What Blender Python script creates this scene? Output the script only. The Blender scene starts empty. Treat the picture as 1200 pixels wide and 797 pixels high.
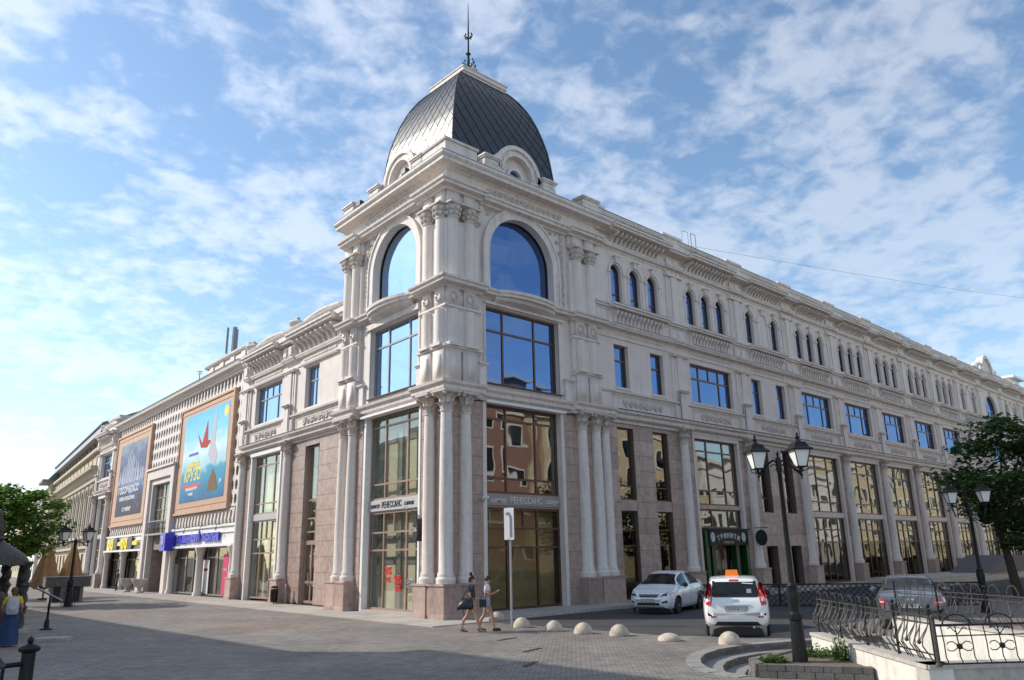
import bpy, bmesh, math, random
from math import sin, cos, pi, radians, sqrt, atan2
from mathutils import Vector, Matrix
from mathutils.bvhtree import BVHTree
from mathutils.geometry import delaunay_2d_cdt

S = bpy.context.scene
COL = S.collection
random.seed(7)

# ------------------------------------------------------------------ camera
cam_d = bpy.data.cameras.new('camera'); cam = bpy.data.objects.new('camera', cam_d); COL.objects.link(cam)
cam_d.sensor_width = 36.0; cam_d.lens = 36.0*903.04/1200.0
cam_d.clip_start = 0.1; cam_d.clip_end = 5000
_a = radians(42.96246 + 0.0); _pitch = radians(15.5155); _roll = radians(-1.12167)
def cam_matrix():
    cp, sp = cos(_pitch), sin(_pitch)
    f = Vector((0, cp, sp)); r = Vector((1, 0, 0)); u = Vector((0, -sp, cp))
    cr, sr = cos(_roll), sin(_roll)
    r2 = r*cr + u*sr; u2 = -r*sr + u*cr
    R = Matrix.Rotation(-_a, 3, 'Z')
    r2, u2, f = R @ r2, R @ u2, R @ f
    m = Matrix((r2, u2, -f)).transposed().to_4x4()
    m.translation = Vector((-18.41734, -22.93392, 2.2))
    return m
cam.matrix_world = cam_matrix()
S.camera = cam

# ------------------------------------------------------------------ sun, sky, exposure
SUN_TRAVEL = Vector((0.60*0.829, -0.80*0.829, -0.559)).normalized()
sd = bpy.data.lights.new('sun', 'SUN'); sd.energy = 4.5; sd.angle = radians(0.55); sd.color = (1.0, 0.93, 0.84)
so = bpy.data.objects.new('sun', sd); COL.objects.link(so)
so.rotation_euler = SUN_TRAVEL.to_track_quat('-Z', 'Y').to_euler()
so.location = (-20, 40, 60)
to_sun = -SUN_TRAVEL
S.view_settings.view_transform = 'Standard'; S.view_settings.look = 'None'
S.view_settings.exposure = 0.0; S.view_settings.gamma = 1.0
S.render.engine = 'CYCLES'

W = bpy.data.worlds.new('World'); S.world = W; W.use_nodes = True
def world_nodes():
    nt = W.node_tree; N = nt.nodes; L = nt.links; N.clear()
    out = N.new('ShaderNodeOutputWorld'); bg = N.new('ShaderNodeBackground'); bg.inputs[1].default_value = 0.1
    sky = N.new('ShaderNodeTexSky'); sky.sky_type = 'NISHITA'; sky.sun_disc = False
    sky.sun_elevation = math.asin(to_sun.z); sky.sun_rotation = atan2(to_sun.x, to_sun.y)
    sky.altitude = 100; sky.air_density = 1.0; sky.dust_density = 0.7; sky.ozone_density = 2.2
    tc = N.new('ShaderNodeTexCoord')
    sep = N.new('ShaderNodeSeparateXYZ'); L.new(tc.outputs['Generated'], sep.inputs[0])
    def math_(op, a, b=None, clamp=False):
        m = N.new('ShaderNodeMath'); m.operation = op; m.use_clamp = clamp
        for i, x in enumerate((a, b)):
            if x is None: continue
            if isinstance(x, (int, float)): m.inputs[i].default_value = x
            else: L.new(x, m.inputs[i])
        return m.outputs[0]
    z = math_('MAXIMUM', sep.outputs['Z'], 0.0)
    zz = math_('ADD', z, 0.22)
    cx = math_('DIVIDE', sep.outputs['X'], zz); cy = math_('DIVIDE', sep.outputs['Y'], zz)
    comb = N.new('ShaderNodeCombineXYZ'); L.new(cx, comb.inputs[0]); L.new(cy, comb.inputs[1])
    def noise(scale, detail, rough, dist, off):
        mp = N.new('ShaderNodeMapping'); mp.inputs['Location'].default_value = off; mp.inputs['Scale'].default_value = (1, 1, 1)
        mp.inputs['Rotation'].default_value = (0, 0, radians(20))
        L.new(comb.outputs[0], mp.inputs[0])
        n = N.new('ShaderNodeTexNoise'); n.inputs['Scale'].default_value = scale; n.inputs['Detail'].default_value = detail
        n.inputs['Roughness'].default_value = rough; n.inputs['Distortion'].default_value = dist
        L.new(mp.outputs[0], n.inputs['Vector']); return n.outputs['Fac']
    big = noise(1.5, 2, 0.5, 0.0, (11.3, -4.7, 0))
    mid = noise(7.5, 7, 0.55, 0.15, (9.4, 1.2, 0))
    rip = noise(22.0, 5, 0.55, 0.4, (7.4, 2.2, 0))
    d = math_('ADD', math_('MULTIPLY', big, 0.62), math_('MULTIPLY', mid, 0.62))
    d = math_('ADD', d, math_('MULTIPLY', rip, 0.34))
    ramp = N.new('ShaderNodeValToRGB'); ramp.color_ramp.interpolation = 'EASE'
    ramp.color_ramp.elements[0].position = 0.685; ramp.color_ramp.elements[0].color = (0, 0, 0, 1)
    ramp.color_ramp.elements[1].position = 0.92; ramp.color_ramp.elements[1].color = (1, 1, 1, 1)
    L.new(d, ramp.inputs[0])
    cov = math_('MULTIPLY', ramp.outputs[0], 0.80)
    veil = math_('MULTIPLY', math_('POWER', math_('SUBTRACT', 1.0, z, True), 5.0), 0.42)     # thin high cloud gathers towards the horizon
    cov = math_('MAXIMUM', cov, veil)
    mix = N.new('ShaderNodeMix'); mix.data_type = 'RGBA'
    L.new(cov, mix.inputs[0])
    # clouds are a little brighter towards the sun
    dot = N.new('ShaderNodeVectorMath'); dot.operation = 'DOT_PRODUCT'; L.new(tc.outputs['Generated'], dot.inputs[0])
    dot.inputs[1].default_value = to_sun
    gl = math_('ADD', math_('MULTIPLY', math_('MAXIMUM', dot.outputs['Value'], 0.0), 2.2), 5.3)
    cl = N.new('ShaderNodeVectorMath'); cl.operation = 'SCALE'; cl.inputs[0].default_value = (0.97, 0.985, 1.03); L.new(gl, cl.inputs['Scale'])
    tint = N.new('ShaderNodeMix'); tint.data_type = 'RGBA'; tint.blend_type = 'MULTIPLY'; tint.inputs[0].default_value = 1.0
    L.new(sky.outputs[0], tint.inputs[6]); tint.inputs[7].default_value = (1.95, 2.10, 2.06, 1)
    half = N.new('ShaderNodeVectorMath'); half.operation = 'SCALE'; half.inputs['Scale'].default_value = 0.5; L.new(tint.outputs[2], half.inputs[0])
    lit = N.new('ShaderNodeVectorMath'); lit.operation = 'ADD'; L.new(half.outputs[0], lit.inputs[0]); L.new(cl.outputs[0], lit.inputs[1])
    L.new(tint.outputs[2], mix.inputs[6]); L.new(lit.outputs[0], mix.inputs[7])
    L.new(mix.outputs[2], bg.inputs[0]); L.new(bg.outputs[0], out.inputs[0])
world_nodes()

# ------------------------------------------------------------------ materials
MATS = {}
def nodes_of(m): return m.node_tree.nodes, m.node_tree.links
def mat(name, col, rough=0.7, metal=0.0, spec=0.5, var=0.12, vscale=6.0, bump=0.0, bscale=40.0, streak=0.0, rnd=0.0, coat=0.0, emit=None, coord='Object'):
    m = bpy.data.materials.new(name); m.use_nodes = True; N, L = nodes_of(m)
    b = N['Principled BSDF']; b.inputs['Roughness'].default_value = rough; b.inputs['Metallic'].default_value = metal
    b.inputs['Specular IOR Level'].default_value = spec; b.inputs['Coat Weight'].default_value = coat
    b.inputs['Base Color'].default_value = (*col, 1)
    tc = N.new('ShaderNodeTexCoord')
    cur = None
    if var > 0 or streak > 0 or rnd > 0:
        n = N.new('ShaderNodeTexNoise'); n.inputs['Scale'].default_value = vscale; n.inputs['Detail'].default_value = 6; n.inputs['Roughness'].default_value = 0.6
        L.new(tc.outputs[coord], n.inputs['Vector'])
        mr = N.new('ShaderNodeMapRange'); mr.inputs[1].default_value = 0.3; mr.inputs[2].default_value = 0.7
        mr.inputs[3].default_value = 1-var; mr.inputs[4].default_value = 1+var; L.new(n.outputs['Fac'], mr.inputs[0])
        val = mr.outputs[0]
        if streak > 0:
            mp = N.new('ShaderNodeMapping'); mp.inputs['Scale'].default_value = (2.6, 2.6, 0.22); L.new(tc.outputs[coord], mp.inputs[0])
            n2 = N.new('ShaderNodeTexNoise'); n2.inputs['Scale'].default_value = 1.6; n2.inputs['Detail'].default_value = 7; n2.inputs['Roughness'].default_value = 0.65
            L.new(mp.outputs[0], n2.inputs['Vector'])
            m2 = N.new('ShaderNodeMapRange'); m2.inputs[1].default_value = 0.48; m2.inputs[2].default_value = 0.78; m2.inputs[3].default_value = 1.0; m2.inputs[4].default_value = 1-streak
            L.new(n2.outputs['Fac'], m2.inputs[0])
            mu = N.new('ShaderNodeMath'); mu.operation = 'MULTIPLY'; L.new(val, mu.inputs[0]); L.new(m2.outputs[0], mu.inputs[1]); val = mu.outputs[0]
        if rnd > 0:
            oi = N.new('ShaderNodeObjectInfo'); m3 = N.new('ShaderNodeMapRange'); m3.inputs[3].default_value = 1-rnd; m3.inputs[4].default_value = 1+rnd
            L.new(oi.outputs['Random'], m3.inputs[0])
            mu = N.new('ShaderNodeMath'); mu.operation = 'MULTIPLY'; L.new(val, mu.inputs[0]); L.new(m3.outputs[0], mu.inputs[1]); val = mu.outputs[0]
        sc = N.new('ShaderNodeVectorMath'); sc.operation = 'SCALE'; sc.inputs[0].default_value = col; L.new(val, sc.inputs['Scale'])
        L.new(sc.outputs[0], b.inputs['Base Color'])
    if bump > 0:
        n3 = N.new('ShaderNodeTexNoise'); n3.inputs['Scale'].default_value = bscale; n3.inputs['Detail'].default_value = 5
        L.new(tc.outputs[coord], n3.inputs['Vector'])
        bp = N.new('ShaderNodeBump'); bp.inputs['Strength'].default_value = bump; bp.inputs['Distance'].default_value = 0.02
        L.new(n3.outputs['Fac'], bp.inputs['Height']); L.new(bp.outputs[0], b.inputs['Normal'])
    if emit:
        b.inputs['Emission Color'].default_value = (*emit[0], 1); b.inputs['Emission Strength'].default_value = emit[1]
    MATS[name] = m
    return m

mat('stucco', (0.73, 0.65, 0.595), 0.85, var=0.06, vscale=1.6, bump=0.3, bscale=30, streak=0.20)
mat('stucco_trim', (0.735, 0.665, 0.615), 0.8, var=0.08, vscale=4, bump=0.4, bscale=25, streak=0.32)
mat('stucco_ornament', (0.60, 0.53, 0.48), 0.85, var=0.2, vscale=14, bump=0.8, bscale=30)
mat('white_sheet', (0.80, 0.79, 0.77), 0.45, var=0.06, vscale=4, streak=0.15)
mat('grey_flashing', (0.13, 0.125, 0.13), 0.6, var=0.3, vscale=8, metal=0.3)
mat('granite', (0.42, 0.31, 0.265), 0.38, var=0.24, vscale=3.5, bump=0.1, bscale=60, rnd=0.18, streak=0.25)
mat('granite_back', (0.13, 0.095, 0.085), 0.9, var=0.1)
mat('bronze_frame', (0.13, 0.07, 0.045), 0.35, metal=0.35, var=0.1)
mat('brown_frame', (0.38, 0.26, 0.21), 0.4, metal=0.2, var=0.1)
mat('grey_frame', (0.28, 0.27, 0.28), 0.4, metal=0.3, var=0.1)
mat('blind', (0.62, 0.58, 0.46), 0.9, var=0.05)
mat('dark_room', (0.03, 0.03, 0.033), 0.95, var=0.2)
mat('slate', (0.013, 0.014, 0.019), 0.38, metal=0.0, spec=0.75, var=0.15, rnd=0.15)
mat('roof_metal', (0.22, 0.22, 0.22), 0.6, metal=0.2, var=0.15)
mat('black_iron', (0.022, 0.022, 0.024), 0.4, metal=0.6, var=0.3, vscale=20, bump=0.1)
mat('iron_worn', (0.085, 0.078, 0.07), 0.55, metal=0.5, var=0.4, vscale=14)
mat('lamp_glass', (0.86, 0.84, 0.80), 0.25, var=0.03)
mat('concrete', (0.46, 0.42, 0.37), 0.9, var=0.18, vscale=7, bump=0.5, bscale=35)
mat('bollard_stone', (0.52, 0.44, 0.35), 0.9, var=0.32, vscale=5, bump=0.9, bscale=30, rnd=0.12)
mat('white_wall', (0.66, 0.64, 0.57), 0.9, var=0.16, vscale=2.2, bump=0.6, bscale=18, streak=0.3)
mat('step_stone', (0.27, 0.255, 0.235), 0.85, var=0.14, vscale=5, rnd=0.1, bump=0.3)
mat('grey_brick', (0.155, 0.143, 0.13), 0.9, var=0.2, vscale=12, bump=0.6, bscale=40, rnd=0.22)
mat('slab', (0.40, 0.36, 0.32), 0.8, var=0.12, vscale=5, rnd=0.12, bump=0.2)
mat('soil', (0.16, 0.12, 0.085), 1.0, var=0.4, vscale=14, bump=1.0, bscale=30)
mat('yellow_render', (0.50, 0.42, 0.30), 0.9, var=0.08, vscale=2, streak=0.2)
mat('ochre_render', (0.60, 0.49, 0.31), 0.9, var=0.06, vscale=2)
mat('coral_render', (0.30, 0.16, 0.13), 0.9, var=0.06, vscale=2)
mat('white_render', (0.72, 0.70, 0.66), 0.9, var=0.06, vscale=2)
mat('car_white', (0.80, 0.80, 0.80), 0.22, coat=0.8, var=0.015)
mat('car_grey', (0.15, 0.155, 0.165), 0.25, metal=0.5, coat=0.8, var=0.02)
mat('car_silver', (0.86, 0.87, 0.90), 0.22, metal=0.0, coat=0.8, var=0.02)
mat('car_glass', (0.008, 0.010, 0.012), 0.04, spec=0.45, var=0)
mat('black_plastic', (0.02, 0.02, 0.02), 0.5, var=0.1)
mat('tyre', (0.02, 0.02, 0.02), 0.85, var=0.2, bump=0.3)
mat('rim_metal', (0.62, 0.62, 0.64), 0.3, metal=0.8, var=0.05)
mat('lamp_red', (0.50, 0.012, 0.01), 0.18, coat=1.0, var=0.05)
mat('lamp_clear', (0.62, 0.64, 0.68), 0.15, coat=1.0, metal=0.3, var=0.1)
mat('taxi_orange', (0.95, 0.22, 0.01), 0.3, var=0.03)
mat('plate_white', (0.62, 0.62, 0.60), 0.5, var=0.03)
mat('ink_black', (0.02, 0.02, 0.02), 0.6, var=0)
mat('ink_red', (0.72, 0.03, 0.03), 0.5, var=0.02)
mat('ink_pale', (0.70, 0.68, 0.66), 0.5, var=0.02)
mat('ink_blue', (0.05, 0.04, 0.60), 0.35, var=0.05, vscale=3)
mat('sign_yellow', (0.90, 0.68, 0.02), 0.4, var=0.03)
mat('sign_dark', (0.035, 0.03, 0.05), 0.4, var=0.05)
mat('sign_band', (0.33, 0.27, 0.25), 0.5, var=0.06)
mat('sign_band_light', (0.48, 0.47, 0.46), 0.5, var=0.06)
mat('shop_green', (0.008, 0.05, 0.016), 0.35, var=0.1)
mat('magenta', (0.62, 0.03, 0.15), 0.5, var=0.02)
mat('skin', (0.46, 0.24, 0.15), 0.5, var=0.05)
mat('hair_dark', (0.02, 0.014, 0.012), 0.5, var=0.2)
mat('hair_brown', (0.13, 0.07, 0.04), 0.6, var=0.2)
mat('cloth_charcoal', (0.045, 0.05, 0.055), 0.9, var=0.2)
mat('cloth_white', (0.62, 0.60, 0.62), 0.9, var=0.06)
mat('cloth_red', (0.45, 0.07, 0.06), 0.9, var=0.1)
mat('cloth_denim', (0.30, 0.36, 0.52), 0.9, var=0.15, vscale=20)
mat('cloth_navy', (0.035, 0.06, 0.15), 0.9, var=0.25, vscale=9)
mat('cloth_yellow', (0.72, 0.47, 0.02), 0.9, var=0.08)
mat('leather_black', (0.015, 0.015, 0.016), 0.35, var=0.2)
mat('backpack_grey', (0.50, 0.50, 0.56), 0.8, var=0.06)
mat('parasol_orange', (0.40, 0.23, 0.10), 0.9, var=0.2, vscale=4)
mat('timber', (0.20, 0.11, 0.05), 0.8, var=0.2)
mat('bark', (0.075, 0.055, 0.04), 0.95, var=0.3, vscale=10, bump=1, bscale=25)
mat('sign_white', (0.72, 0.72, 0.72), 0.4, var=0.02)
mat('galvanised', (0.42, 0.42, 0.42), 0.4, metal=0.5, var=0.08)
mat('poster_frame', (0.56, 0.36, 0.25), 0.7, var=0.1, vscale=3, streak=0.1)
mat('relief_tan', (0.50, 0.42, 0.31), 0.9, var=0.1)
mat('tan_trim', (0.46, 0.41, 0.34), 0.9, var=0.12, streak=0.3)
mat('relief_back', (0.28, 0.245, 0.22), 0.9, var=0.1)
mat('camera_white', (0.7, 0.7, 0.7), 0.4, var=0)

def leaf_mat(name, c1, c2):
    m = bpy.data.materials.new(name); m.use_nodes = True; N, L = nodes_of(m)
    b = N['Principled BSDF']; b.inputs['Roughness'].default_value = 0.5
    g = N.new('ShaderNodeNewGeometry'); mx = N.new('ShaderNodeMix'); mx.data_type = 'RGBA'
    mx.inputs[6].default_value = (*c1, 1); mx.inputs[7].default_value = (*c2, 1)
    L.new(g.outputs['Random Per Island'], mx.inputs[0]); L.new(mx.outputs[2], b.inputs['Base Color'])
    tr = N.new('ShaderNodeBsdfTranslucent'); L.new(mx.outputs[2], tr.inputs[0])
    ms = N.new('ShaderNodeMixShader'); ms.inputs[0].default_value = 0.35
    L.new(b.outputs[0], ms.inputs[1]); L.new(tr.outputs[0], ms.inputs[2]); L.new(ms.outputs[0], N['Material Output'].inputs[0])
    MATS[name] = m
leaf_mat('leaf_bright', (0.085, 0.17, 0.02), (0.20, 0.32, 0.045))
leaf_mat('leaf_dark', (0.035, 0.08, 0.02), (0.10, 0.17, 0.045))
leaf_mat('grass_green', (0.07, 0.14, 0.02), (0.14, 0.20, 0.05))

def glass_mat(name, glossy, back, refl, rough=0.015, transp=0.0, wav=0.0):
    """window glass: fresnel-weighted mirror over either a dark coated back or clear glass"""
    m = bpy.data.materials.new(name); m.use_nodes = True; N, L = nodes_of(m)
    N.remove(N['Principled BSDF'])
    g = N.new('ShaderNodeBsdfGlossy'); g.inputs['Color'].default_value = (*glossy, 1); g.inputs['Roughness'].default_value = rough
    d = N.new('ShaderNodeBsdfDiffuse'); d.inputs[0].default_value = (*back, 1)
    base = d.outputs[0]
    if transp > 0:
        t = N.new('ShaderNodeBsdfTransparent'); t.inputs[0].default_value = (*back, 1)
        base = t.outputs[0]
    fr = N.new('ShaderNodeLayerWeight'); fr.inputs[0].default_value = 0.5
    pw = N.new('ShaderNodeMath'); pw.operation = 'POWER'; pw.inputs[1].default_value = 4.0; L.new(fr.outputs['Facing'], pw.inputs[0])
    mr = N.new('ShaderNodeMapRange'); mr.inputs[1].default_value = 0.0; mr.inputs[2].default_value = 1; mr.inputs[3].default_value = refl; mr.inputs[4].default_value = 1
    L.new(pw.outputs[0], mr.inputs[0])
    geo = N.new('ShaderNodeNewGeometry'); oi = N.new('ShaderNodeObjectInfo'); wn = N.new('ShaderNodeTexWhiteNoise'); wn.noise_dimensions = '1D'; L.new(oi.outputs['Random'], wn.inputs['W'])
    o1 = N.new('ShaderNodeVectorMath'); o1.operation = 'SUBTRACT'; L.new(wn.outputs['Color'], o1.inputs[0]); o1.inputs[1].default_value = (0.5, 0.5, 0.5)
    o2 = N.new('ShaderNodeVectorMath'); o2.operation = 'MULTIPLY_ADD'; L.new(o1.outputs[0], o2.inputs[0]); o2.inputs[1].default_value = (0.034, 0.034, 0.034); L.new(geo.outputs['Normal'], o2.inputs[2])
    o3 = N.new('ShaderNodeVectorMath'); o3.operation = 'NORMALIZE'; L.new(o2.outputs[0], o3.inputs[0]); L.new(o3.outputs[0], g.inputs['Normal'])   # each pane sits a hair out of true
    if wav > 0:
        tc = N.new('ShaderNodeTexCoord'); n = N.new('ShaderNodeTexNoise'); n.inputs['Scale'].default_value = 0.55; n.inputs['Detail'].default_value = 1
        L.new(tc.outputs['Object'], n.inputs['Vector']); bp = N.new('ShaderNodeBump'); bp.inputs['Strength'].default_value = wav; bp.inputs['Distance'].default_value = 0.05
        L.new(n.outputs['Fac'], bp.inputs['Height']); L.new(o3.outputs[0], bp.inputs['Normal']); L.new(bp.outputs[0], g.inputs['Normal'])
    ms = N.new('ShaderNodeMixShader'); L.new(mr.outputs[0], ms.inputs[0]); L.new(base, ms.inputs[1]); L.new(g.outputs[0], ms.inputs[2])
    L.new(ms.outputs[0], N['Material Output'].inputs[0]); MATS[name] = m
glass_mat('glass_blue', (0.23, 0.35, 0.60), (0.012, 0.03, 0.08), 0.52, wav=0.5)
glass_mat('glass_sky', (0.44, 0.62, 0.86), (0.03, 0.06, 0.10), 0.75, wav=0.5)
glass_mat('glass_clear', (0.9, 0.95, 0.93), (0.93, 0.94, 0.90), 0.07, transp=1, wav=0.2)
glass_mat('glass_mirror', (0.85, 0.86, 0.84), (0.55, 0.54, 0.50), 0.24, transp=1, wav=0.3)
glass_mat('glass_smoke', (0.7, 0.72, 0.70), (0.78, 0.74, 0.64), 0.055, transp=1, wav=0.3)

def paving_mat():
    m = bpy.data.materials.new('paving'); m.use_nodes = True; N, L = nodes_of(m); b = N['Principled BSDF']; b.inputs['Roughness'].default_value = 0.75
    tc = N.new('ShaderNodeTexCoord'); mp = N.new('ShaderNodeMapping'); mp.inputs['Rotation'].default_value = (0, 0, radians(47)); L.new(tc.outputs['Object'], mp.inputs[0])
    # interlocking wavy pavers: bend the rows a little
    sep = N.new('ShaderNodeSeparateXYZ'); L.new(mp.outputs[0], sep.inputs[0])
    s1 = N.new('ShaderNodeMath'); s1.operation = 'MULTIPLY'; s1.inputs[1].default_value = 2*pi/0.20; L.new(sep.outputs['X'], s1.inputs[0])
    s2 = N.new('ShaderNodeMath'); s2.operation = 'SINE'; L.new(s1.outputs[0], s2.inputs[0])
    s3 = N.new('ShaderNodeMath'); s3.operation = 'MULTIPLY_ADD'; s3.inputs[1].default_value = 0.022; L.new(s2.outputs[0], s3.inputs[0]); L.new(sep.outputs['Y'], s3.inputs[2])
    cb = N.new('ShaderNodeCombineXYZ'); L.new(sep.outputs['X'], cb.inputs[0]); L.new(s3.outputs[0], cb.inputs[1])
    br = N.new('ShaderNodeTexBrick'); br.inputs['Scale'].default_value = 1.0; br.inputs['Brick Width'].default_value = 0.20; br.inputs['Row Height'].default_value = 0.10
    br.inputs['Mortar Size'].default_value = 0.008; br.inputs['Mortar Smooth'].default_value = 0.3; br.inputs['Bias'].default_value = -0.1
    br.inputs['Color1'].default_value = (0.275, 0.247, 0.216, 1); br.inputs['Color2'].default_value = (0.165, 0.147, 0.13, 1); br.inputs['Mortar'].default_value = (0.07, 0.06, 0.055, 1)
    L.new(cb.outputs[0], br.inputs['Vector'])
    n = N.new('ShaderNodeTexNoise'); n.inputs['Scale'].default_value = 0.35; n.inputs['Detail'].default_value = 8; n.inputs['Roughness'].default_value = 0.65; L.new(tc.outputs['Object'], n.inputs['Vector'])
    mr = N.new('ShaderNodeMapRange'); mr.inputs[1].default_value = 0.3; mr.inputs[2].default_value = 0.7; mr.inputs[3].default_value = 0.68; mr.inputs[4].default_value = 1.30; L.new(n.outputs['Fac'], mr.inputs[0])
    # reddish bands laid in the paving
    n2 = N.new('ShaderNodeTexNoise'); n2.inputs['Scale'].default_value = 0.16; n2.inputs['Detail'].default_value = 3; L.new(tc.outputs['Object'], n2.inputs['Vector'])
    mr2 = N.new('ShaderNodeMapRange'); mr2.inputs[1].default_value = 0.52; mr2.inputs[2].default_value = 0.62; L.new(n2.outputs['Fac'], mr2.inputs[0])
    red = N.new('ShaderNodeMix'); red.data_type = 'RGBA'; red.blend_type = 'MULTIPLY'; red.inputs[7].default_value = (1.08, 0.95, 0.90, 1); L.new(mr2.outputs[0], red.inputs[0]); L.new(br.outputs['Color'], red.inputs[6])
    sc = N.new('ShaderNodeVectorMath'); sc.operation = 'SCALE'; L.new(red.outputs[2], sc.inputs[0]); L.new(mr.outputs[0], sc.inputs['Scale'])
    L.new(sc.outputs[0], b.inputs['Base Color'])
    bp = N.new('ShaderNodeBump'); bp.inputs['Strength'].default_value = 0.5; bp.inputs['Distance'].default_value = 0.012; bp.invert = True; L.new(br.outputs['Fac'], bp.inputs['Height'])
    L.new(bp.outputs[0], b.inputs['Normal']); MATS['paving'] = m
paving_mat()
def asphalt_mat():
    m = mat('asphalt', (0.055, 0.053, 0.055), 0.85, var=0.22, vscale=0.8, bump=0.6, bscale=60)
    return m
asphalt_mat()

def glyph_print(name, stops, split=0.42):
    """poster print: vertical colour ramp with soft clouds/waves (flat print)"""
    m = bpy.data.materials.new(name); m.use_nodes = True; N, L = nodes_of(m); b = N['Principled BSDF']; b.inputs['Roughness'].default_value = 0.6
    tc = N.new('ShaderNodeTexCoord'); sep = N.new('ShaderNodeSeparateXYZ'); L.new(tc.outputs['Generated'], sep.inputs[0])
    n = N.new('ShaderNodeTexNoise'); n.inputs['Scale'].default_value = 5; n.inputs['Detail'].default_value = 7
    mp = N.new('ShaderNodeMapping'); mp.inputs['Scale'].default_value = (1, 1.0, 1.8); L.new(tc.outputs['Generated'], mp.inputs[0]); L.new(mp.outputs[0], n.inputs['Vector'])
    ad = N.new('ShaderNodeMath'); ad.operation = 'MULTIPLY_ADD'; ad.inputs[1].default_value = split; ad.inputs[2].default_value = -split/2; L.new(n.outputs['Fac'], ad.inputs[0])
    s = N.new('ShaderNodeMath'); s.operation = 'ADD'; L.new(ad.outputs[0], s.inputs[0]); L.new(sep.outputs['Z'], s.inputs[1])
    r = N.new('ShaderNodeValToRGB'); e = r.color_ramp.elements
    e[0].position, e[0].color = stops[0][0], (*stops[0][1], 1); e[1].position, e[1].color = stops[-1][0], (*stops[-1][1], 1)
    for p, c in stops[1:-1]:
        k = e.new(p); k.color = (*c, 1)
    L.new(s.outputs[0], r.inputs[0]); L.new(r.outputs[0], b.inputs['Base Color']); MATS[name] = m
glyph_print('print_sea', [(0.0, (0.01, 0.12, 0.28)), (0.18, (0.02, 0.24, 0.42)), (0.33, (0.03, 0.33, 0.50)), (0.40, (0.35, 0.62, 0.70)), (0.55, (0.62, 0.78, 0.80)), (0.72, (0.25, 0.62, 0.82)), (1.0, (0.10, 0.48, 0.78))], 0.30)
glyph_print('print_city', [(0.0, (0.01, 0.012, 0.03)), (0.2, (0.015, 0.025, 0.07)), (0.36, (0.05, 0.09, 0.24)), (0.5, (0.22, 0.27, 0.42)), (0.6, (0.05, 0.09, 0.20)), (0.8, (0.08, 0.12, 0.22)), (1.0, (0.20, 0.25, 0.33))], 0.75)

# ------------------------------------------------------------------ mesh helpers
class Fr:
    """facade frame: s along the wall, z up, o outward"""
    def __init__(self, org, ang, flip=False):
        self.org = Vector(org); self.d = Vector((cos(ang), sin(ang))); self.ang = ang
        self.n = Vector((-self.d.y, self.d.x)) if flip else Vector((self.d.y, -self.d.x))
    def P(self, s, z, o=0.0):
        return (self.org.x + self.d.x*s + self.n.x*o, self.org.y + self.d.y*s + self.n.y*o, z)
BETA = radians(86.90849)
FR = Fr((0, 0), 0.0)                 # right facade
FL = Fr((0, 0), BETA, flip=True)     # left facade
FW = Fr((0, 0), 0.0)                 # plain world-like frame (o = -y)

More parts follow.
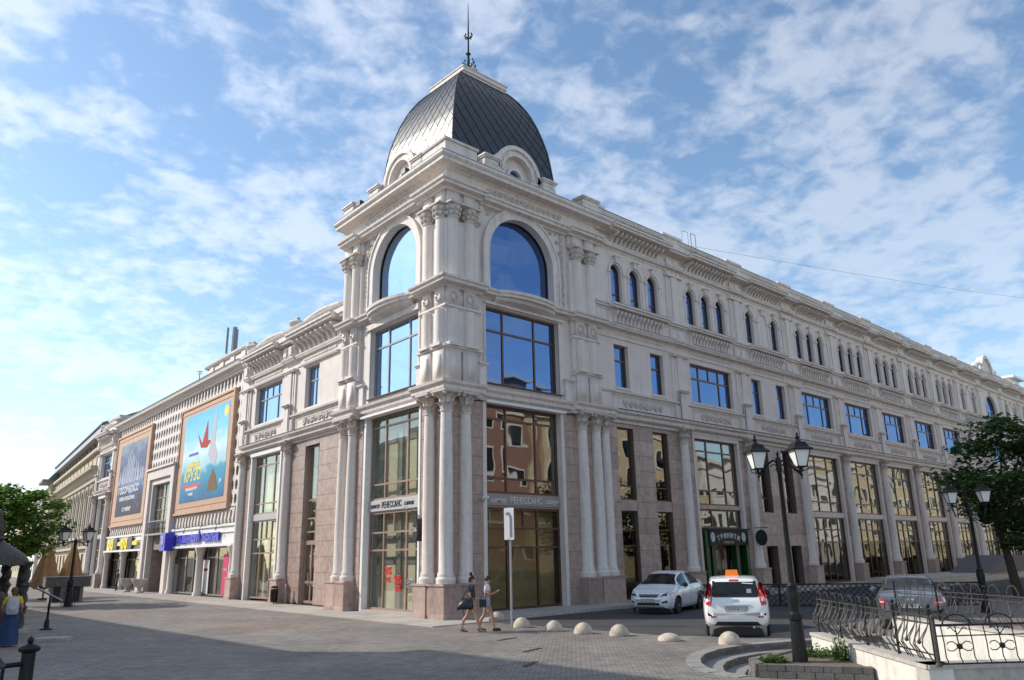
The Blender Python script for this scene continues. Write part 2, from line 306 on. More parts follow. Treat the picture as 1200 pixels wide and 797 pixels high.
class MB:
    def __init__(self): self.v = []; self.f = []
    def add(self, vs, fs):
        b = len(self.v); self.v.extend([tuple(p) for p in vs]); self.f.extend([tuple(b+i for i in f) for f in fs]); return self
    def hexa(self, p):
        return self.add(p, [(0, 3, 2, 1), (4, 5, 6, 7), (0, 1, 5, 4), (1, 2, 6, 5), (2, 3, 7, 6), (3, 0, 4, 7)])
    def box(self, fr, s0, s1, z0, z1, o0, o1):
        P = fr.P
        return self.hexa([P(s0, z0, o0), P(s1, z0, o0), P(s1, z0, o1), P(s0, z0, o1), P(s0, z1, o0), P(s1, z1, o0), P(s1, z1, o1), P(s0, z1, o1)])
    def cube(self, c, d, rz=0.0):
        x, y, z = c; a, b, h = d[0]/2, d[1]/2, d[2]/2; cr, sr = cos(rz), sin(rz)
        pts = []
        for zz in (-h, h):
            for (i, j) in ((-a, -b), (a, -b), (a, b), (-a, b)): pts.append((x+i*cr-j*sr, y+i*sr+j*cr, z+zz))
        return self.hexa(pts)
    def prof(self, fr, s0, s1, pr):
        """extrude closed (o,z) profile along s; s0/s1 may be functions of o (mitres)"""
        n = len(pr); A = [fr.P(s0(o) if callable(s0) else s0, z, o) for o, z in pr]; B = [fr.P(s1(o) if callable(s1) else s1, z, o) for o, z in pr]
        fs = [tuple(range(n)), tuple(range(2*n-1, n-1, -1))]
        for i in range(n):
            j = (i+1) % n; fs.append((i, j, n+j, n+i))
        return self.add(A+B, fs)
    def poly(self, fr, pts, o0, o1):
        """prism from (s,z) polygon between offsets"""
        n = len(pts); A = [fr.P(s, z, o0) for s, z in pts]; B = [fr.P(s, z, o1) for s, z in pts]
        fs = [tuple(range(n)), tuple(range(2*n-1, n-1, -1))]
        for i in range(n):
            j = (i+1) % n; fs.append((i, j, n+j, n+i))
        return self.add(A+B, fs)
    def strip(self, fr, inner, outer, o0, o1, closed=False):
        """band between two (s,z) polylines with thickness"""
        n = len(inner); V = []
        for i in range(n):
            V += [fr.P(*inner[i], o0), fr.P(*outer[i], o0), fr.P(*outer[i], o1), fr.P(*inner[i], o1)]
        fs = []
        m = n if closed else n-1
        for i in range(m):
            a = 4*i; b = 4*((i+1) % n)
            for k in range(4):
                l = (k+1) % 4; fs.append((a+k, a+l, b+l, b+k))
        if not closed: fs += [(0, 1, 2, 3), (4*n-1, 4*n-2, 4*n-3, 4*n-4)]
        return self.add(V, fs)
    def lathe(self, c, pr, n=16, caps=True):
        V = []; fs = []
        for r, z in pr:
            for i in range(n):
                t = 2*pi*i/n; V.append((c[0]+r*cos(t), c[1]+r*sin(t), c[2]+z))
        for k in range(len(pr)-1):
            for i in range(n):
                j = (i+1) % n; fs.append((k*n+i, k*n+j, (k+1)*n+j, (k+1)*n+i))
        if caps: fs += [tuple(range(n-1, -1, -1)), tuple(range((len(pr)-1)*n, len(pr)*n))]
        return self.add(V, fs)
    def tube(self, pts, r, n=6, caps=True):
        pts = [Vector(p) for p in pts]; V = []; fs = []; m = len(pts)
        up = Vector((0, 0, 1)); prev = None
        for i, p in enumerate(pts):
            t = (pts[min(i+1, m-1)] - pts[max(i-1, 0)])
            if t.length < 1e-9: t = Vector((0, 0, 1))
            t.normalize()
            a = prev if prev is not None else (up.cross(t) if abs(t.z) < 0.95 else Vector((1, 0, 0)).cross(t))
            a = a - t*a.dot(t)
            if a.length < 1e-6: a = Vector((1, 0, 0)).cross(t)
            a.normalize(); prev = a; b = t.cross(a)
            rr = r[i] if isinstance(r, (list, tuple)) else r
            for k in range(n):
                q = 2*pi*k/n; V.append(p + a*(rr*cos(q)) + b*(rr*sin(q)))
        for i in range(m-1):
            for k in range(n):
                l = (k+1) % n; fs.append((i*n+k, i*n+l, (i+1)*n+l, (i+1)*n+k))
        if caps: fs += [tuple(range(n-1, -1, -1)), tuple(range((m-1)*n, m*n))]
        return self.add(V, fs)
    def ball(self, c, r, n=8, m=5, sq=(1, 1, 1)):
        V = []; fs = []
        for k in range(1, m):
            t = pi*k/m
            for i in range(n):
                q = 2*pi*i/n; V.append((c[0]+r*sq[0]*sin(t)*cos(q), c[1]+r*sq[1]*sin(t)*sin(q), c[2]+r*sq[2]*cos(t)))
        V += [(c[0], c[1], c[2]+r*sq[2]), (c[0], c[1], c[2]-r*sq[2])]; T = len(V)-2
        for k in range(m-2):
            for i in range(n):
                j = (i+1) % n; fs.append((k*n+i, (k+1)*n+i, (k+1)*n+j, k*n+j))
        for i in range(n):
            j = (i+1) % n; fs.append((T, i, j)); fs.append((T+1, (m-2)*n+j, (m-2)*n+i))
        return self.add(V, fs)
    def mesh(self, name, m, smooth=False, recalc=True, angle=None):
        me = bpy.data.meshes.new(name); me.from_pydata(self.v, [], self.f)
        if recalc:
            bm = bmesh.new(); bm.from_mesh(me); bmesh.ops.recalc_face_normals(bm, faces=bm.faces)
            if angle is not None:
                for e in bm.edges:
                    if len(e.link_faces) == 2 and e.calc_face_angle(0) > angle: e.smooth = False
            bm.to_mesh(me); bm.free()
        if smooth or angle is not None: me.shade_smooth() if angle is None else me.polygons.foreach_set('use_smooth', [True]*len(me.polygons))
        me.materials.append(MATS[m]); return me
    def build(self, name, m, parent=None, smooth=False, stuff=False, recalc=True, angle=None, loc=None):
        o = bpy.data.objects.new(name, self.mesh(name, m, smooth, recalc, angle)); COL.objects.link(o)
        if parent: o.parent = parent
        if loc: o.location = loc
        if stuff: o['kind'] = 'stuff'
        return o
def obj_from(me, name, parent=None, loc=None, rz=None):
    o = bpy.data.objects.new(name, me); COL.objects.link(o)
    if parent: o.parent = parent
    if loc is not None: o.location = loc
    if rz is not None: o.rotation_euler = (0, 0, rz)
    return o
def thing(name, label, cat, loc=(0, 0, 0), rz=0.0, group=None):
    o = bpy.data.objects.new(name, None); o.empty_display_size = 0.3; COL.objects.link(o)
    o.location = loc; o.rotation_euler = (0, 0, rz); tag(o, label, cat, group); return o
def tag(o, label, cat, group=None):
    o['label'] = label; o['category'] = cat
    if group: o['group'] = group
    return o
def structure(o, label=None, cat=None):
    o['kind'] = 'structure'
    if label: o['label'] = label
    if cat: o['category'] = cat
    return o
def copy_tree(o, loc=None, rz=None, parent=None):
    c = o.copy(); COL.objects.link(c)
    if parent: c.parent = parent
    if loc is not None: c.location = loc
    if rz is not None: c.rotation_euler = (0, 0, rz)
    for ch in list(o.children): copy_tree(ch, parent=c)
    return c
def text_mesh(txt, size, depth=0.01, extrude=True, bold=0.0, align='CENTER', shear=0.0):
    cu = bpy.data.curves.new('lettering', 'FONT'); cu.body = txt; cu.size = size; cu.extrude = depth; cu.offset = bold; cu.shear = shear
    cu.align_x = align; cu.align_y = 'CENTER'; cu.resolution_u = 2
    ob = bpy.data.objects.new('lettering', cu); COL.objects.link(ob)
    bpy.context.view_layer.update()
    me = bpy.data.meshes.new_from_object(ob.evaluated_get(bpy.context.evaluated_depsgraph_get()))
    COL.objects.unlink(ob); bpy.data.objects.remove(ob); return me
def text_on(fr, txt, size, s, z, o, m, parent=None, name='lettering', depth=0.012, bold=0.0, width=None, shear=0.0, pos=None):
    """upright lettering on a facade, readable from outside"""
    me = text_mesh(txt, size, depth, bold=bold, shear=shear); me.name = name; me.materials.clear(); me.materials.append(MATS[m])
    xs = [v.co.x for v in me.vertices]; w = (max(xs)-min(xs)) or 1; k = (width/w) if width else 1.0
    # reading direction: from outside, to the viewer's right. outward n, up z -> right = z x n  (negated)
    n = Vector((fr.n.x, fr.n.y, 0)); r = Vector((0, 0, 1)).cross(n)
    c = Vector(fr.P(s, z, o)) if pos is None else Vector(pos)
    for v in me.vertices:
        x, y, d = v.co.x*k, v.co.y, v.co.z; v.co = c + r*x + Vector((0, 0, 1))*y + n*d
    return obj_from(me, name, parent)
# ================================================================== THE CORNER SHOPPING BUILDING
BLD = thing('corner_building', 'cream stucco corner building with pink granite ground storey, giant columns and dark dome', 'building', (0, 0, 0))
# ---- openings helpers
def wall(mb, fr, s0, s1, z0, z1, o0, o1, holes):
    """solid wall slab with rectangular holes [(s0,s1,z0,z1)]"""
    ss = sorted({s0, s1, *[h[0] for h in holes], *[h[1] for h in holes]}); ss = [s for s in ss if s0 <= s <= s1]
    for a, b in zip(ss[:-1], ss[1:]):
        hs = sorted([h for h in holes if h[0] <= a+1e-6 and h[1] >= b-1e-6], key=lambda h: h[2]); z = z0
        for h in hs:
            if h[2] > z+1e-4: mb.box(fr, a, b, z, h[2], o0, o1)
            z = max(z, h[3])
        if z < z1-1e-4: mb.box(fr, a, b, z, z1, o0, o1)
    return mb
def arc(sc, zc, r, n=14, a0=pi, a1=0.0, rz=None):
    rz = rz or r
    return [(sc+r*cos(a0+(a1-a0)*i/n), zc+rz*sin(a0+(a1-a0)*i/n)) for i in range(n+1)]
def arch_fill(mb, fr, sc, r, zs, zt, o0, o1, rz=None, n=14):
    """stone above an arched head, from springing zs to flat top zt, width 2r"""
    A = arc(sc, zs, r, n, rz=rz)
    top = [(p[0], zt) for p in A]
    mb.strip(fr, A, top, o0, o1); return mb
def window(fr, s0, s1, z0, z1, o, vs, hs, fm, gm, parent=BLD, fw=0.07, back='blind', backd=0.35, extra=None, arch=None, name='window', skip=None):
    """frame mesh (the window) with each pane as a sub-part; vs/hs mullion and transom positions"""
    mb = MB(); d0, d1 = o-0.05, o+0.06
    mb.box(fr, s0, s0+fw, z0, z1, d0, d1); mb.box(fr, s1-fw, s1, z0, z1, d0, d1)
    mb.box(fr, s0+fw, s1-fw, z0, z0+fw, d0, d1)
    if not arch: mb.box(fr, s0+fw, s1-fw, z1-fw, z1, d0, d1)
    else:
        sc, r, rz = arch; mb.strip(fr, arc(sc, z1, r-fw, rz=rz-fw), arc(sc, z1, r, rz=rz), d0, d1)
    top = z1 if not arch else z1
    for v in vs: mb.box(fr, v-fw*0.45, v+fw*0.45, z0+fw, z1-(0 if arch else fw), d0+0.01, d1-0.01)
    E_ = [s0+fw]+[x for v in vs for x in (v-fw*0.45, v+fw*0.45)]+[s1-fw]
    for h in hs:
        for i in range(0, len(E_), 2): mb.box(fr, E_[i], E_[i+1], h-fw*0.45, h+fw*0.45, d0+0.01, d1-0.01)
    if extra:
        for (a, b, c, d) in extra: mb.box(fr, a, b, c, d, d0+0.012, d1-0.012)
    w = mb.build(name, fm, parent)
    ys = [z0+fw]+[x for h in hs for x in (h-fw*0.45, h+fw*0.45)]+[z1-(0 if arch else fw)]
    for i in range(0, len(E_), 2):
        for j in range(0, len(ys), 2):
            q = MB()
            if arch and j == len(ys)-2:
                sc, r, rz = arch; A = arc(sc, z1, r-fw, rz=rz-fw, n=18)
                up = [p for p in A if E_[i]-1e-3 <= p[0] <= E_[i+1]+1e-3]
                def zat(x):
                    t = max(-1, min(1, (x-sc)/(r-fw))); return z1+(rz-fw)*sqrt(max(0, 1-t*t))
                pts = [(E_[i], ys[j]), (E_[i+1], ys[j]), (E_[i+1], zat(E_[i+1]))]+[p for p in reversed(up) if E_[i]+0.01 < p[0] < E_[i+1]-0.01]+[(E_[i], zat(E_[i]))]
                q.poly(fr, pts, o-0.008, o+0.008)
            else: q.box(fr, E_[i], E_[i+1], ys[j], ys[j+1], o-0.008, o+0.008)
            q.build('pane', gm(i//2, j//2) if callable(gm) else gm, w)
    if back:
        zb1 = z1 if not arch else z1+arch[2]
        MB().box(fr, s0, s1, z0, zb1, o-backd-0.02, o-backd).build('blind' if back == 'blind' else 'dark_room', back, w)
    return w

# ---- giant column: shaft (with base) > pedestal, pedestal_cap, capital
def column_meshes(H0=1.22, H1=7.5, HC=8.24, r0=0.255, r1=0.212, ped=0.42, pz=1.22):
    b = MB(); b.lathe((0, 0, H0), [(r0*1.38, 0.0), (r0*1.38, 0.09), (r0*1.42, 0.13), (r0*1.36, 0.2), (r0*1.16, 0.24), (r0*1.2, 0.30), (r0*1.14, 0.36), (r0, 0.42), (r0*1.0, (H1-H0)*0.35), (r0*0.95, (H1-H0)*0.7), (r1, H1-H0-0.07), (r1*1.18, H1-H0-0.05), (r1*1.18, H1-H0)], 20)
    shaft = b.mesh('column', 'stucco_trim', angle=radians(40))
    c = MB(); h = HC-H1
    c.lathe((0, 0, H1), [(r1*0.98, 0), (r1*1.02, h*0.5), (r1*1.5, h*0.82), (r1*1.7, h*0.86)], 16)
    for t in range(2):
        for k in range(8):
            q = 2*pi*(k+0.5*t)/8; zb = H1+h*(0.02+0.34*t); ht = h*(0.36 if t == 0 else 0.42)
            P = []
            for (dr, dz, wv) in ((0.0, 0, 0.085), (0.02, ht*0.5, 0.10), (0.11, ht*0.97, 0.08), (0.19, ht*0.88, 0.035)):
                rr = r1*1.05+dr*1.35+0.03*t
                for sg in (-1, 1): P.append((rr*cos(q)-sg*wv*sin(q), rr*sin(q)+sg*wv*cos(q), zb+dz))
            n0 = len(P)
            for p in list(P): P.append((p[0]*0.9, p[1]*0.9, p[2]-0.01))
            fs = []
            for i in range(3):
                a = 2*i; fs += [(a, a+1, a+3, a+2), (n0+a+2, n0+a+3, n0+a+1, n0+a), (a, a+2, n0+a+2, n0+a), (a+1, n0+a+1, n0+a+3, a+3)]
            fs += [(0, n0, n0+1, 1), (6, 7, n0+7, n0+6)]
            c.add(P, fs)
    for sx in (-1, 1):
        for sy in (-1, 1):
            c.ball((sx*r1*1.6, sy*r1*1.6, HC-h*0.17), 0.085, 7, 5)
    a = r1*2.05
    c.cube((0, 0, HC-h*0.05), (2*a, 2*a, h*0.10)); c.cube((0, 0, HC-h*0.12), (2*a*0.88, 2*a*0.88, h*0.05))
    cap = c.mesh('capital', 'stucco_ornament')
    p = MB(); w = ped; p.cube((0, 0, pz*0.5-0.03), (2*w, 2*w, pz-0.06-0.0)); pedm = p.mesh('pedestal', 'granite')
    q = MB(); q.cube((0, 0, pz-0.05), (2*w+0.08, 2*w+0.08, 0.055)); q.cube((0, 0, pz-0.012), (2*w+0.03, 2*w+0.03, 0.024)); pc = q.mesh('pedestal_cap', 'granite')
    pl = MB(); pl.cube((0, 0, 0.1), (2*w+0.05, 2*w+0.05, 0.2)); plm = pl.mesh('plinth', 'granite')
    return shaft, cap, pedm, pc, plm
CM = column_meshes()
def column(fr, s, o, pedestal=True, parent=BLD):
    c = obj_from(CM[0], 'column', parent, fr.P(s, 0, o), fr.ang)
    obj_from(CM[1], 'capital', c)
    if pedestal:
        obj_from(CM[2], 'pedestal', c); obj_from(CM[3], 'pedestal_cap', c); obj_from(CM[4], 'plinth', c)
    return c

# ---- granite cladding panels
PANEL_COUNT = [0]
def panels(fr, s0, s1, z0, z1, o, ph=0.72, pw=None, parent=BLD, th=0.03):
    """single stone panels with recessed joints in front of a dark backing"""
    nz = max(1, round((z1-z0)/ph)); h = (z1-z0)/nz; W_ = s1-s0
    ns = 1 if not pw else max(1, round(W_/pw)); w = W_/ns; g = 0.007
    many = PANEL_COUNT[0] + ns*nz > 298
    acc = MB()
    for j in range(nz):
        for i in range(ns):
            dd = random.uniform(0, 0.004)
            mb = acc if many else MB()
            mb.box(fr, s0+i*w+g, s0+(i+1)*w-g, z0+j*h+g, z0+(j+1)*h-g, o-th, o+dd)
            if not many: mb.build('stone_panel', 'granite', parent, recalc=False); PANEL_COUNT[0] += 1
    if many: acc.build('stone_cladding', 'granite', parent, stuff=True)

# ---- ornament meshes
def scroll_relief(fr, sc, zc, w, h, o, parent=BLD, name='relief', seed=1, m='stucco_ornament'):
    rnd = random.Random(seed); mb = MB(); n = max(3, int(w/(h*0.95)))
    for i in range(n):
        c = sc-w/2+w*(i+0.5)/n; sg = 1 if i % 2 else -1
        pts = []
        for k in range(15):
            t = k/14*2.6*pi; r = h*0.40*(1-k/17); pts.append(fr.P(c+sg*r*cos(t), zc+r*sin(t), o+0.02))
        mb.tube(pts, 0.055*h/0.5+0.01, 5)
        for k in range(4):
            x = c+rnd.uniform(-0.45, 0.45)*w/n; z = zc+rnd.uniform(-0.42, 0.42)*h
            p = fr.P(x, z, o+0.02); mb.ball(p, 0.05*h/0.5+0.012, 6, 4)
    mb.ball(fr.P(sc, zc, o+0.03), h*0.2, 8, 5)
    return mb.build(name, m, parent, stuff=True)

# mouldings: closed (o,z) profiles relative to wall face
def cyma(o, z0, z1, p, inset=0.0):
    """simple cornice: bed mould, corona, cymatium"""
    h = z1-z0
    return [(o-0.3, z0), (o+p*0.15, z0), (o+p*0.28, z0+h*0.28), (o+p*0.80, z0+h*0.40), (o+p*0.84, z0+h*0.62), (o+p*0.92, z0+h*0.66), (o+p, z0+h*0.92), (o+p, z0+h), (o-0.3, z0+h)]
def flat_cornice(o, z0, z1, p):
    h = z1-z0
    return [(o-0.3, z0), (o+0.06, z0), (o+0.10, z0+h*0.3), (o+p-0.10, z0+h*0.36), (o+p-0.08, z0+h*0.62), (o+p, z0+h*0.72), (o+p, z0+h), (o-0.3, z0+h)]
CAP = [0]
def coping(fr, s0, s1, z, o0, o1, parent=BLD):
    """thin dark metal flashing on a ledge"""
    MB().box(fr, s0, s1, z, z+0.018, o0, o1).build('flashing', 'grey_flashing', parent)

# ================================================================== RIGHT WING
COLS_R = [8.9, 14.80, 20.99, 27.03, 33.20, 39.26, 45.44, 51.60, 57.70, 63.80, 70.6, 76.7, 82.8, 88.9]
# z datum
ZB = 8.14      # top of capitals
def pilaster(mb, fr, s, w, z0, z1, o, o2):
    mb.box(fr, s-w, s+w, z0, z1, o, o2)
    mb.box(fr, s-w*0.72, s+w*0.72, z0+0.1, z1-0.1, o2, o2+0.035)
def bracket(mb, fr, s, z, w=0.42, p=0.42):
    mb.box(fr, s-w, s+w, z, z+0.06, 0, p); mb.box(fr, s-w*0.85, s+w*0.85, z-0.07, z, 0, p*0.85); mb.box(fr, s-w*0.7, s+w*0.7, z-0.15, z-0.07, 0, p*0.6)
def upper_pilaster_group(fr, s, z0, z1, parent=BLD, hw=0.68, o=0.0):
    mb = MB(); pilaster(mb, fr, s, hw, z0, z1, o-0.02, o+0.10)
    mb.box(fr, s-hw*0.42, s+hw*0.42, z0, z1-0.02, o+0.135, o+0.20)
    mb.box(fr, s-hw-0.05, s+hw+0.05, z1-0.02, z1+0.05, o-0.02, o+0.26); mb.box(fr, s-hw-0.10, s+hw+0.10, z1+0.05, z1+0.11, o-0.02, o+0.31)
    return mb.build('pilaster', 'stucco', parent)

WIN_UP = {0: 'pair', 1: 'wide', 2: 'pair'}
def corbels(fr, s0, s1, n, z0, z1, p, o=0.02, parent=BLD, name='corbel_row', w=0.2):
    mb = MB()
    for i in range(n):
        c = s0+(s1-s0)*(i+0.5)/n; h = z1-z0
        mb.prof(fr, c-w/2, c+w/2, [(o-0.02, z1), (o+p, z1), (o+p, z1-h*0.14), (o+p*0.82, z1-h*0.30), (o+p*0.50, z1-h*0.42), (o+p*0.30, z1-h*0.7), (o+p*0.26, z1-h*0.92), (o+0.03, z0), (o-0.02, z0)])
    return mb.build(name, 'stucco_trim', parent, stuff=True)
def ribbon(fr, sa, sb, sc0, sc1, pr_center, pr_side, m, name, parent=BLD):
    """cornice that breaks forward in the middle of the bay and back at the piers"""
    mb = MB(); mb.prof(fr, sa, sc0, pr_side); mb.prof(fr, sc0, sc1, pr_center); mb.prof(fr, sc1, sb, pr_side)
    return mb.build(name, m, parent)

def belt_zone(fr, a, b, cs, holesfn=None, parent=BLD, o=0.0, seed=1):
    """z 8.05-9.6: architrave ledge, relief panel, sill course between column lines a..b"""
    mb = MB(); mb.prof(fr, a, b, [(o-0.3, 8.06), (o-0.02, 8.06), (o-0.02, 8.20), (o+0.10, 8.22), (o+0.20, 8.28), (o+0.22, 8.42), (o+0.36, 8.50), (o+0.40, 8.60), (o-0.3, 8.64)])
    mb.build('belt_course', 'stucco_trim', parent); coping(fr, a, b, 8.625, o-0.05, o+0.415, parent)
    m2 = MB(); m2.box(fr, a, b, 8.60, 9.35, o-0.3, o+0.06)
    c = (a+b)/2; hw = (b-a)/2-0.95
    for (x0, x1, z0, z1) in ((c-hw, c+hw, 8.74, 8.78), (c-hw, c+hw, 9.24, 9.28), (c-hw, c-hw+0.04, 8.78, 9.24), (c+hw-0.04, c+hw, 8.78, 9.24)): m2.box(fr, x0, x1, z0, z1, o+0.06, o+0.085)
    for s in (a, b):
        s_ = s+0.34 if s == a else s-0.34
        m2.box(fr, s_-0.34, s_+0.34, 8.64, 9.34, o+0.06, o+0.20) if True else None
    m2.build('attic_panel', 'stucco', parent)
    scroll_relief(fr, c, 9.01, hw*1.35, 0.40, o+0.06, parent, 'relief', seed)
    m3 = MB(); m3.prof(fr, a, b, [(o-0.3, 9.34), (o+0.10, 9.34), (o+0.14, 9.42), (o+0.22, 9.46), (o+0.24, 9.56), (o-0.3, 9.60)]); m3.build('sill_course', 'stucco_trim', parent)

def storey2(fr, a, b, kind, parent=BLD, o=0.0, gm='glass_blue'):
    c = (a+b)/2; z0, z1 = 9.76, 11.88
    if kind == 'wide': holes = [(c-2.02, c+2.02, z0, z1)]
    elif kind == 'pair': holes = [(c-1.95, c-0.88, z0, z1), (c+0.88, c+1.95, z0, z1)]
    elif kind == 'single': holes = [(c-0.85, c+0.85, z0, z1)]
    else: holes = []
    mb = MB(); wall(mb, fr, a, b, 9.58, 12.18, o-0.45, o+0.02, holes); mb.build('wall', 'stucco', parent)
    t = MB()
    for h in holes: t.box(fr, h[0]-0.05, h[1]+0.05, z0-0.09, z0-0.001, o+0.02, o+0.09)
    if holes: t.build('window_sill', 'stucco_trim', parent)
    for h in holes:
        w = h[1]-h[0]; tz = 11.13
        if w > 3:
            ex = [(h[0]+w*0.5-0.03, h[0]+w*0.5+0.03, tz+0.03, z1-0.06)]
            window(fr, h[0], h[1], z0, z1, o-0.24, [h[0]+w*0.26, h[0]+w*0.74], [tz], 'bronze_frame', gm, parent, fw=0.10, back='dark_room', extra=ex)
        else: window(fr, h[0], h[1], z0, z1, o-0.24, [], [tz], 'bronze_frame', gm, parent, fw=0.10, back='dark_room')
    # lintel fillet, wavy trim and mid cornice
    m2 = MB(); m2.box(fr, a, b, 12.16, 12.50, o-0.3, o+0.08); m2.build('frieze', 'stucco', parent)
    m3 = MB(); n = 26
    for i in range(n):
        s = c-1.9+3.8*(i+0.5)/n; m3.box(fr, s-0.05, s+0.05, 12.36, 12.45, o+0.08, o+0.13)
    m3.build('dentils', 'stucco_trim', parent, stuff=True)
    ribbon(fr, a, b, a+0.72, b-0.72, cyma(o, 12.46, 12.78, 0.46), cyma(o, 12.46, 12.78, 0.54), 'stucco_trim', 'cornice', parent)
    coping(fr, a, b, 12.78, o-0.05, o+0.475, parent)

def storey3(fr, a, b, n, parent=BLD, o=0.0, big=False):
    """corbelled sill cornice, arched windows, modillion cornice and parapet, z 12.8-18.8"""
    c = (a+b)/2; hw = (b-a)/2
    MB().box(fr, a, b, 12.77, 13.52, o-0.4, o+0.03).build('band', 'stucco', parent)
    corbels(fr, c-1.95, c+1.95, 13, 12.95, 13.53, 0.28, o+0.03, parent, w=0.13)
    ribbon(fr, a, b, a+0.95, b-0.95, flat_cornice(o, 13.52, 13.84, 0.50), flat_cornice(o, 13.52, 13.84, 0.30), 'stucco_trim', 'cornice', parent)
    pm = MB()
    for s in (a+0.30, b-0.30): pm.box(fr, s-0.27, s+0.27, 12.84, 13.46, o+0.03, o+0.13); pm.box(fr, s-0.17, s+0.17, 12.94, 13.36, o+0.13, o+0.16)
    pm.build('pier_panels', 'stucco_trim', parent)
    coping(fr, c-hw+0.95, c+hw-0.95, 13.84, o, o+0.51, parent)
    zs, zt = 15.62, 16.80
    if big:
        cs = [c]; r = 1.55; rz = 1.55; zs = 14.75; sill = 12.9
    else:
        cs = {3: [c-1.47, c, c+1.47], 2: [c-1.47, c+1.47], 1: [c]}[n]; r = 0.42; rz = 0.46; sill = 14.10
    holes = [(x-r, x+r, sill, zt-0.15) for x in cs]
    mb = MB(); wall(mb, fr, a, b, 13.80, zt, o-0.45, o+0.02, [(h[0], h[1], max(h[2], 13.80), h[3]) for h in holes])
    for x in cs: arch_fill(mb, fr, x, r, zs, zt-0.15, o-0.45, o+0.02, rz)
    mb.build('wall', 'stucco', parent)
    ar = MB()
    for x in (cs if n != 2 else [c-1.47, c, c+1.47]):
        z_ = zs
        ar.strip(fr, arc(x, z_, r+0.11, rz=rz+0.11), arc(x, z_, r+0.19, rz=rz+0.19), o+0.02, o+0.085)
        ar.box(fr, x-r-0.19, x-r-0.11, sill+0.1 if not big else 13.9, z_, o+0.02, o+0.06); ar.box(fr, x+r+0.11, x+r+0.19, sill+0.1 if not big else 13.9, z_, o+0.02, o+0.06)
        ar.hexa([fr.P(x-0.08, z_+rz+0.05, o+0.02), fr.P(x+0.08, z_+rz+0.05, o+0.02), fr.P(x+0.08, z_+rz+0.05, o+0.13), fr.P(x-0.08, z_+rz+0.05, o+0.13),
                 fr.P(x-0.15, z_+rz+0.34, o+0.02), fr.P(x+0.15, z_+rz+0.34, o+0.02), fr.P(x+0.15, z_+rz+0.34, o+0.20), fr.P(x-0.15, z_+rz+0.34, o+0.20)])
        ar.box(fr, x-0.24, x+0.24, z_+rz+0.34, z_+rz+0.40, o+0.02, o+0.24)
        for sg in (-1, 1): ar.box(fr, x+sg*(r+0.15)-0.1, x+sg*(r+0.15)+0.1, z_-0.06, z_+0.04, o+0.02, o+0.12)
    ar.build('archivolts', 'stucco_trim', parent)
    for x in cs: window(fr, x-r, x+r, sill, zs, o-0.22, [] if not big else [x-0.42, x+0.42], [sill+0.42] if not big else [14.1], 'bronze_frame', 'glass_blue', parent, fw=0.06, back='dark_room', arch=(x, r, rz))
    # entablature
    ribbon(fr, a, b, a+0.80, b-0.80, cyma(o, 16.74, 17.04, 0.30), cyma(o, 16.74, 17.04, 0.40), 'stucco_trim', 'cornice', parent)
    MB().box(fr, a, b, 17.0, 17.62, o-0.4, o+0.05).build('frieze', 'stucco', parent)
    corbels(fr, c-2.0, c+2.0, 12, 17.10, 17.54, 0.62, o+0.05, parent, 'modillion_row', w=0.13)
    ribbon(fr, a, b, a+0.90, b-0.90, flat_cornice(o, 17.52, 17.86, 0.96), flat_cornice(o, 17.52, 17.86, 0.74), 'stucco_trim', 'cornice', parent)
    coping(fr, c-hw+0.9, c+hw-0.9, 17.86, o, o+0.97, parent)
    pp = MB()
    for s in (a+0.28, b-0.28): pp.box(fr, s-0.25, s+0.25, 17.06, 17.48, o+0.05, o+0.16)
    pp.box(fr, a, b, 17.86, 18.52, o-0.35, o+0.12); pp.prof(fr, a, b, [(o-0.4, 18.50), (o+0.16, 18.50), (o+0.22, 18.62), (o+0.24, 18.68), (o-0.4, 18.70)])
    for s, q in ((a, 1), (b, -1)):
        s0, s1 = (s, s+0.85) if q == 1 else (s-0.85, s); pp.box(fr, s0, s1, 18.695, 18.84, o-0.38, o+0.30); pp.box(fr, s0+(0 if q == 1 else 0.12), s1-(0.12 if q == 1 else 0), 17.88, 18.5, o+0.12, o+0.22)
    pp.build('parapet', 'stucco_trim', parent)
    coping(fr, a, b, 18.70, o-0.4, o+0.25, parent)

def pier_upper(fr, s, parent=BLD, o=0.0, z3=True):
    upper_pilaster_group(fr, s, 9.60, 11.98, parent, 0.66, o)
    mb = MB(); bracket(mb, fr, s, 10.13); mb.box(fr, s-0.34, s+0.34, 8.66, 10.0, o+0.2, o+0.245); mb.build('bracket', 'stucco_trim', parent)
    MB().tube([fr.P(s-0.45, 8.7, o+0.33), fr.P(s-0.45, 10.1, o+0.33)], 0.022, 6).build('drain_pipe', 'grey_flashing', parent)
    if z3:
        m2 = MB(); pilaster(m2, fr, s, 0.62, 13.84, 16.44, o, o+0.09); m2.box(fr, s-0.28, s+0.28, 13.84, 16.42, o+0.12, o+0.20)
        m2.box(fr, s-0.70, s+0.70, 16.42, 16.54, o, o+0.26); m2.box(fr, s-0.62, s+0.62, 16.54, 16.74, o, o+0.12)
        for k in (-1, 0, 1): m2.box(fr, s+k*0.36-0.09, s+k*0.36+0.09, 16.55, 16.72, o+0.12, o+0.19)
        m2.build('pilaster', 'stucco', parent)

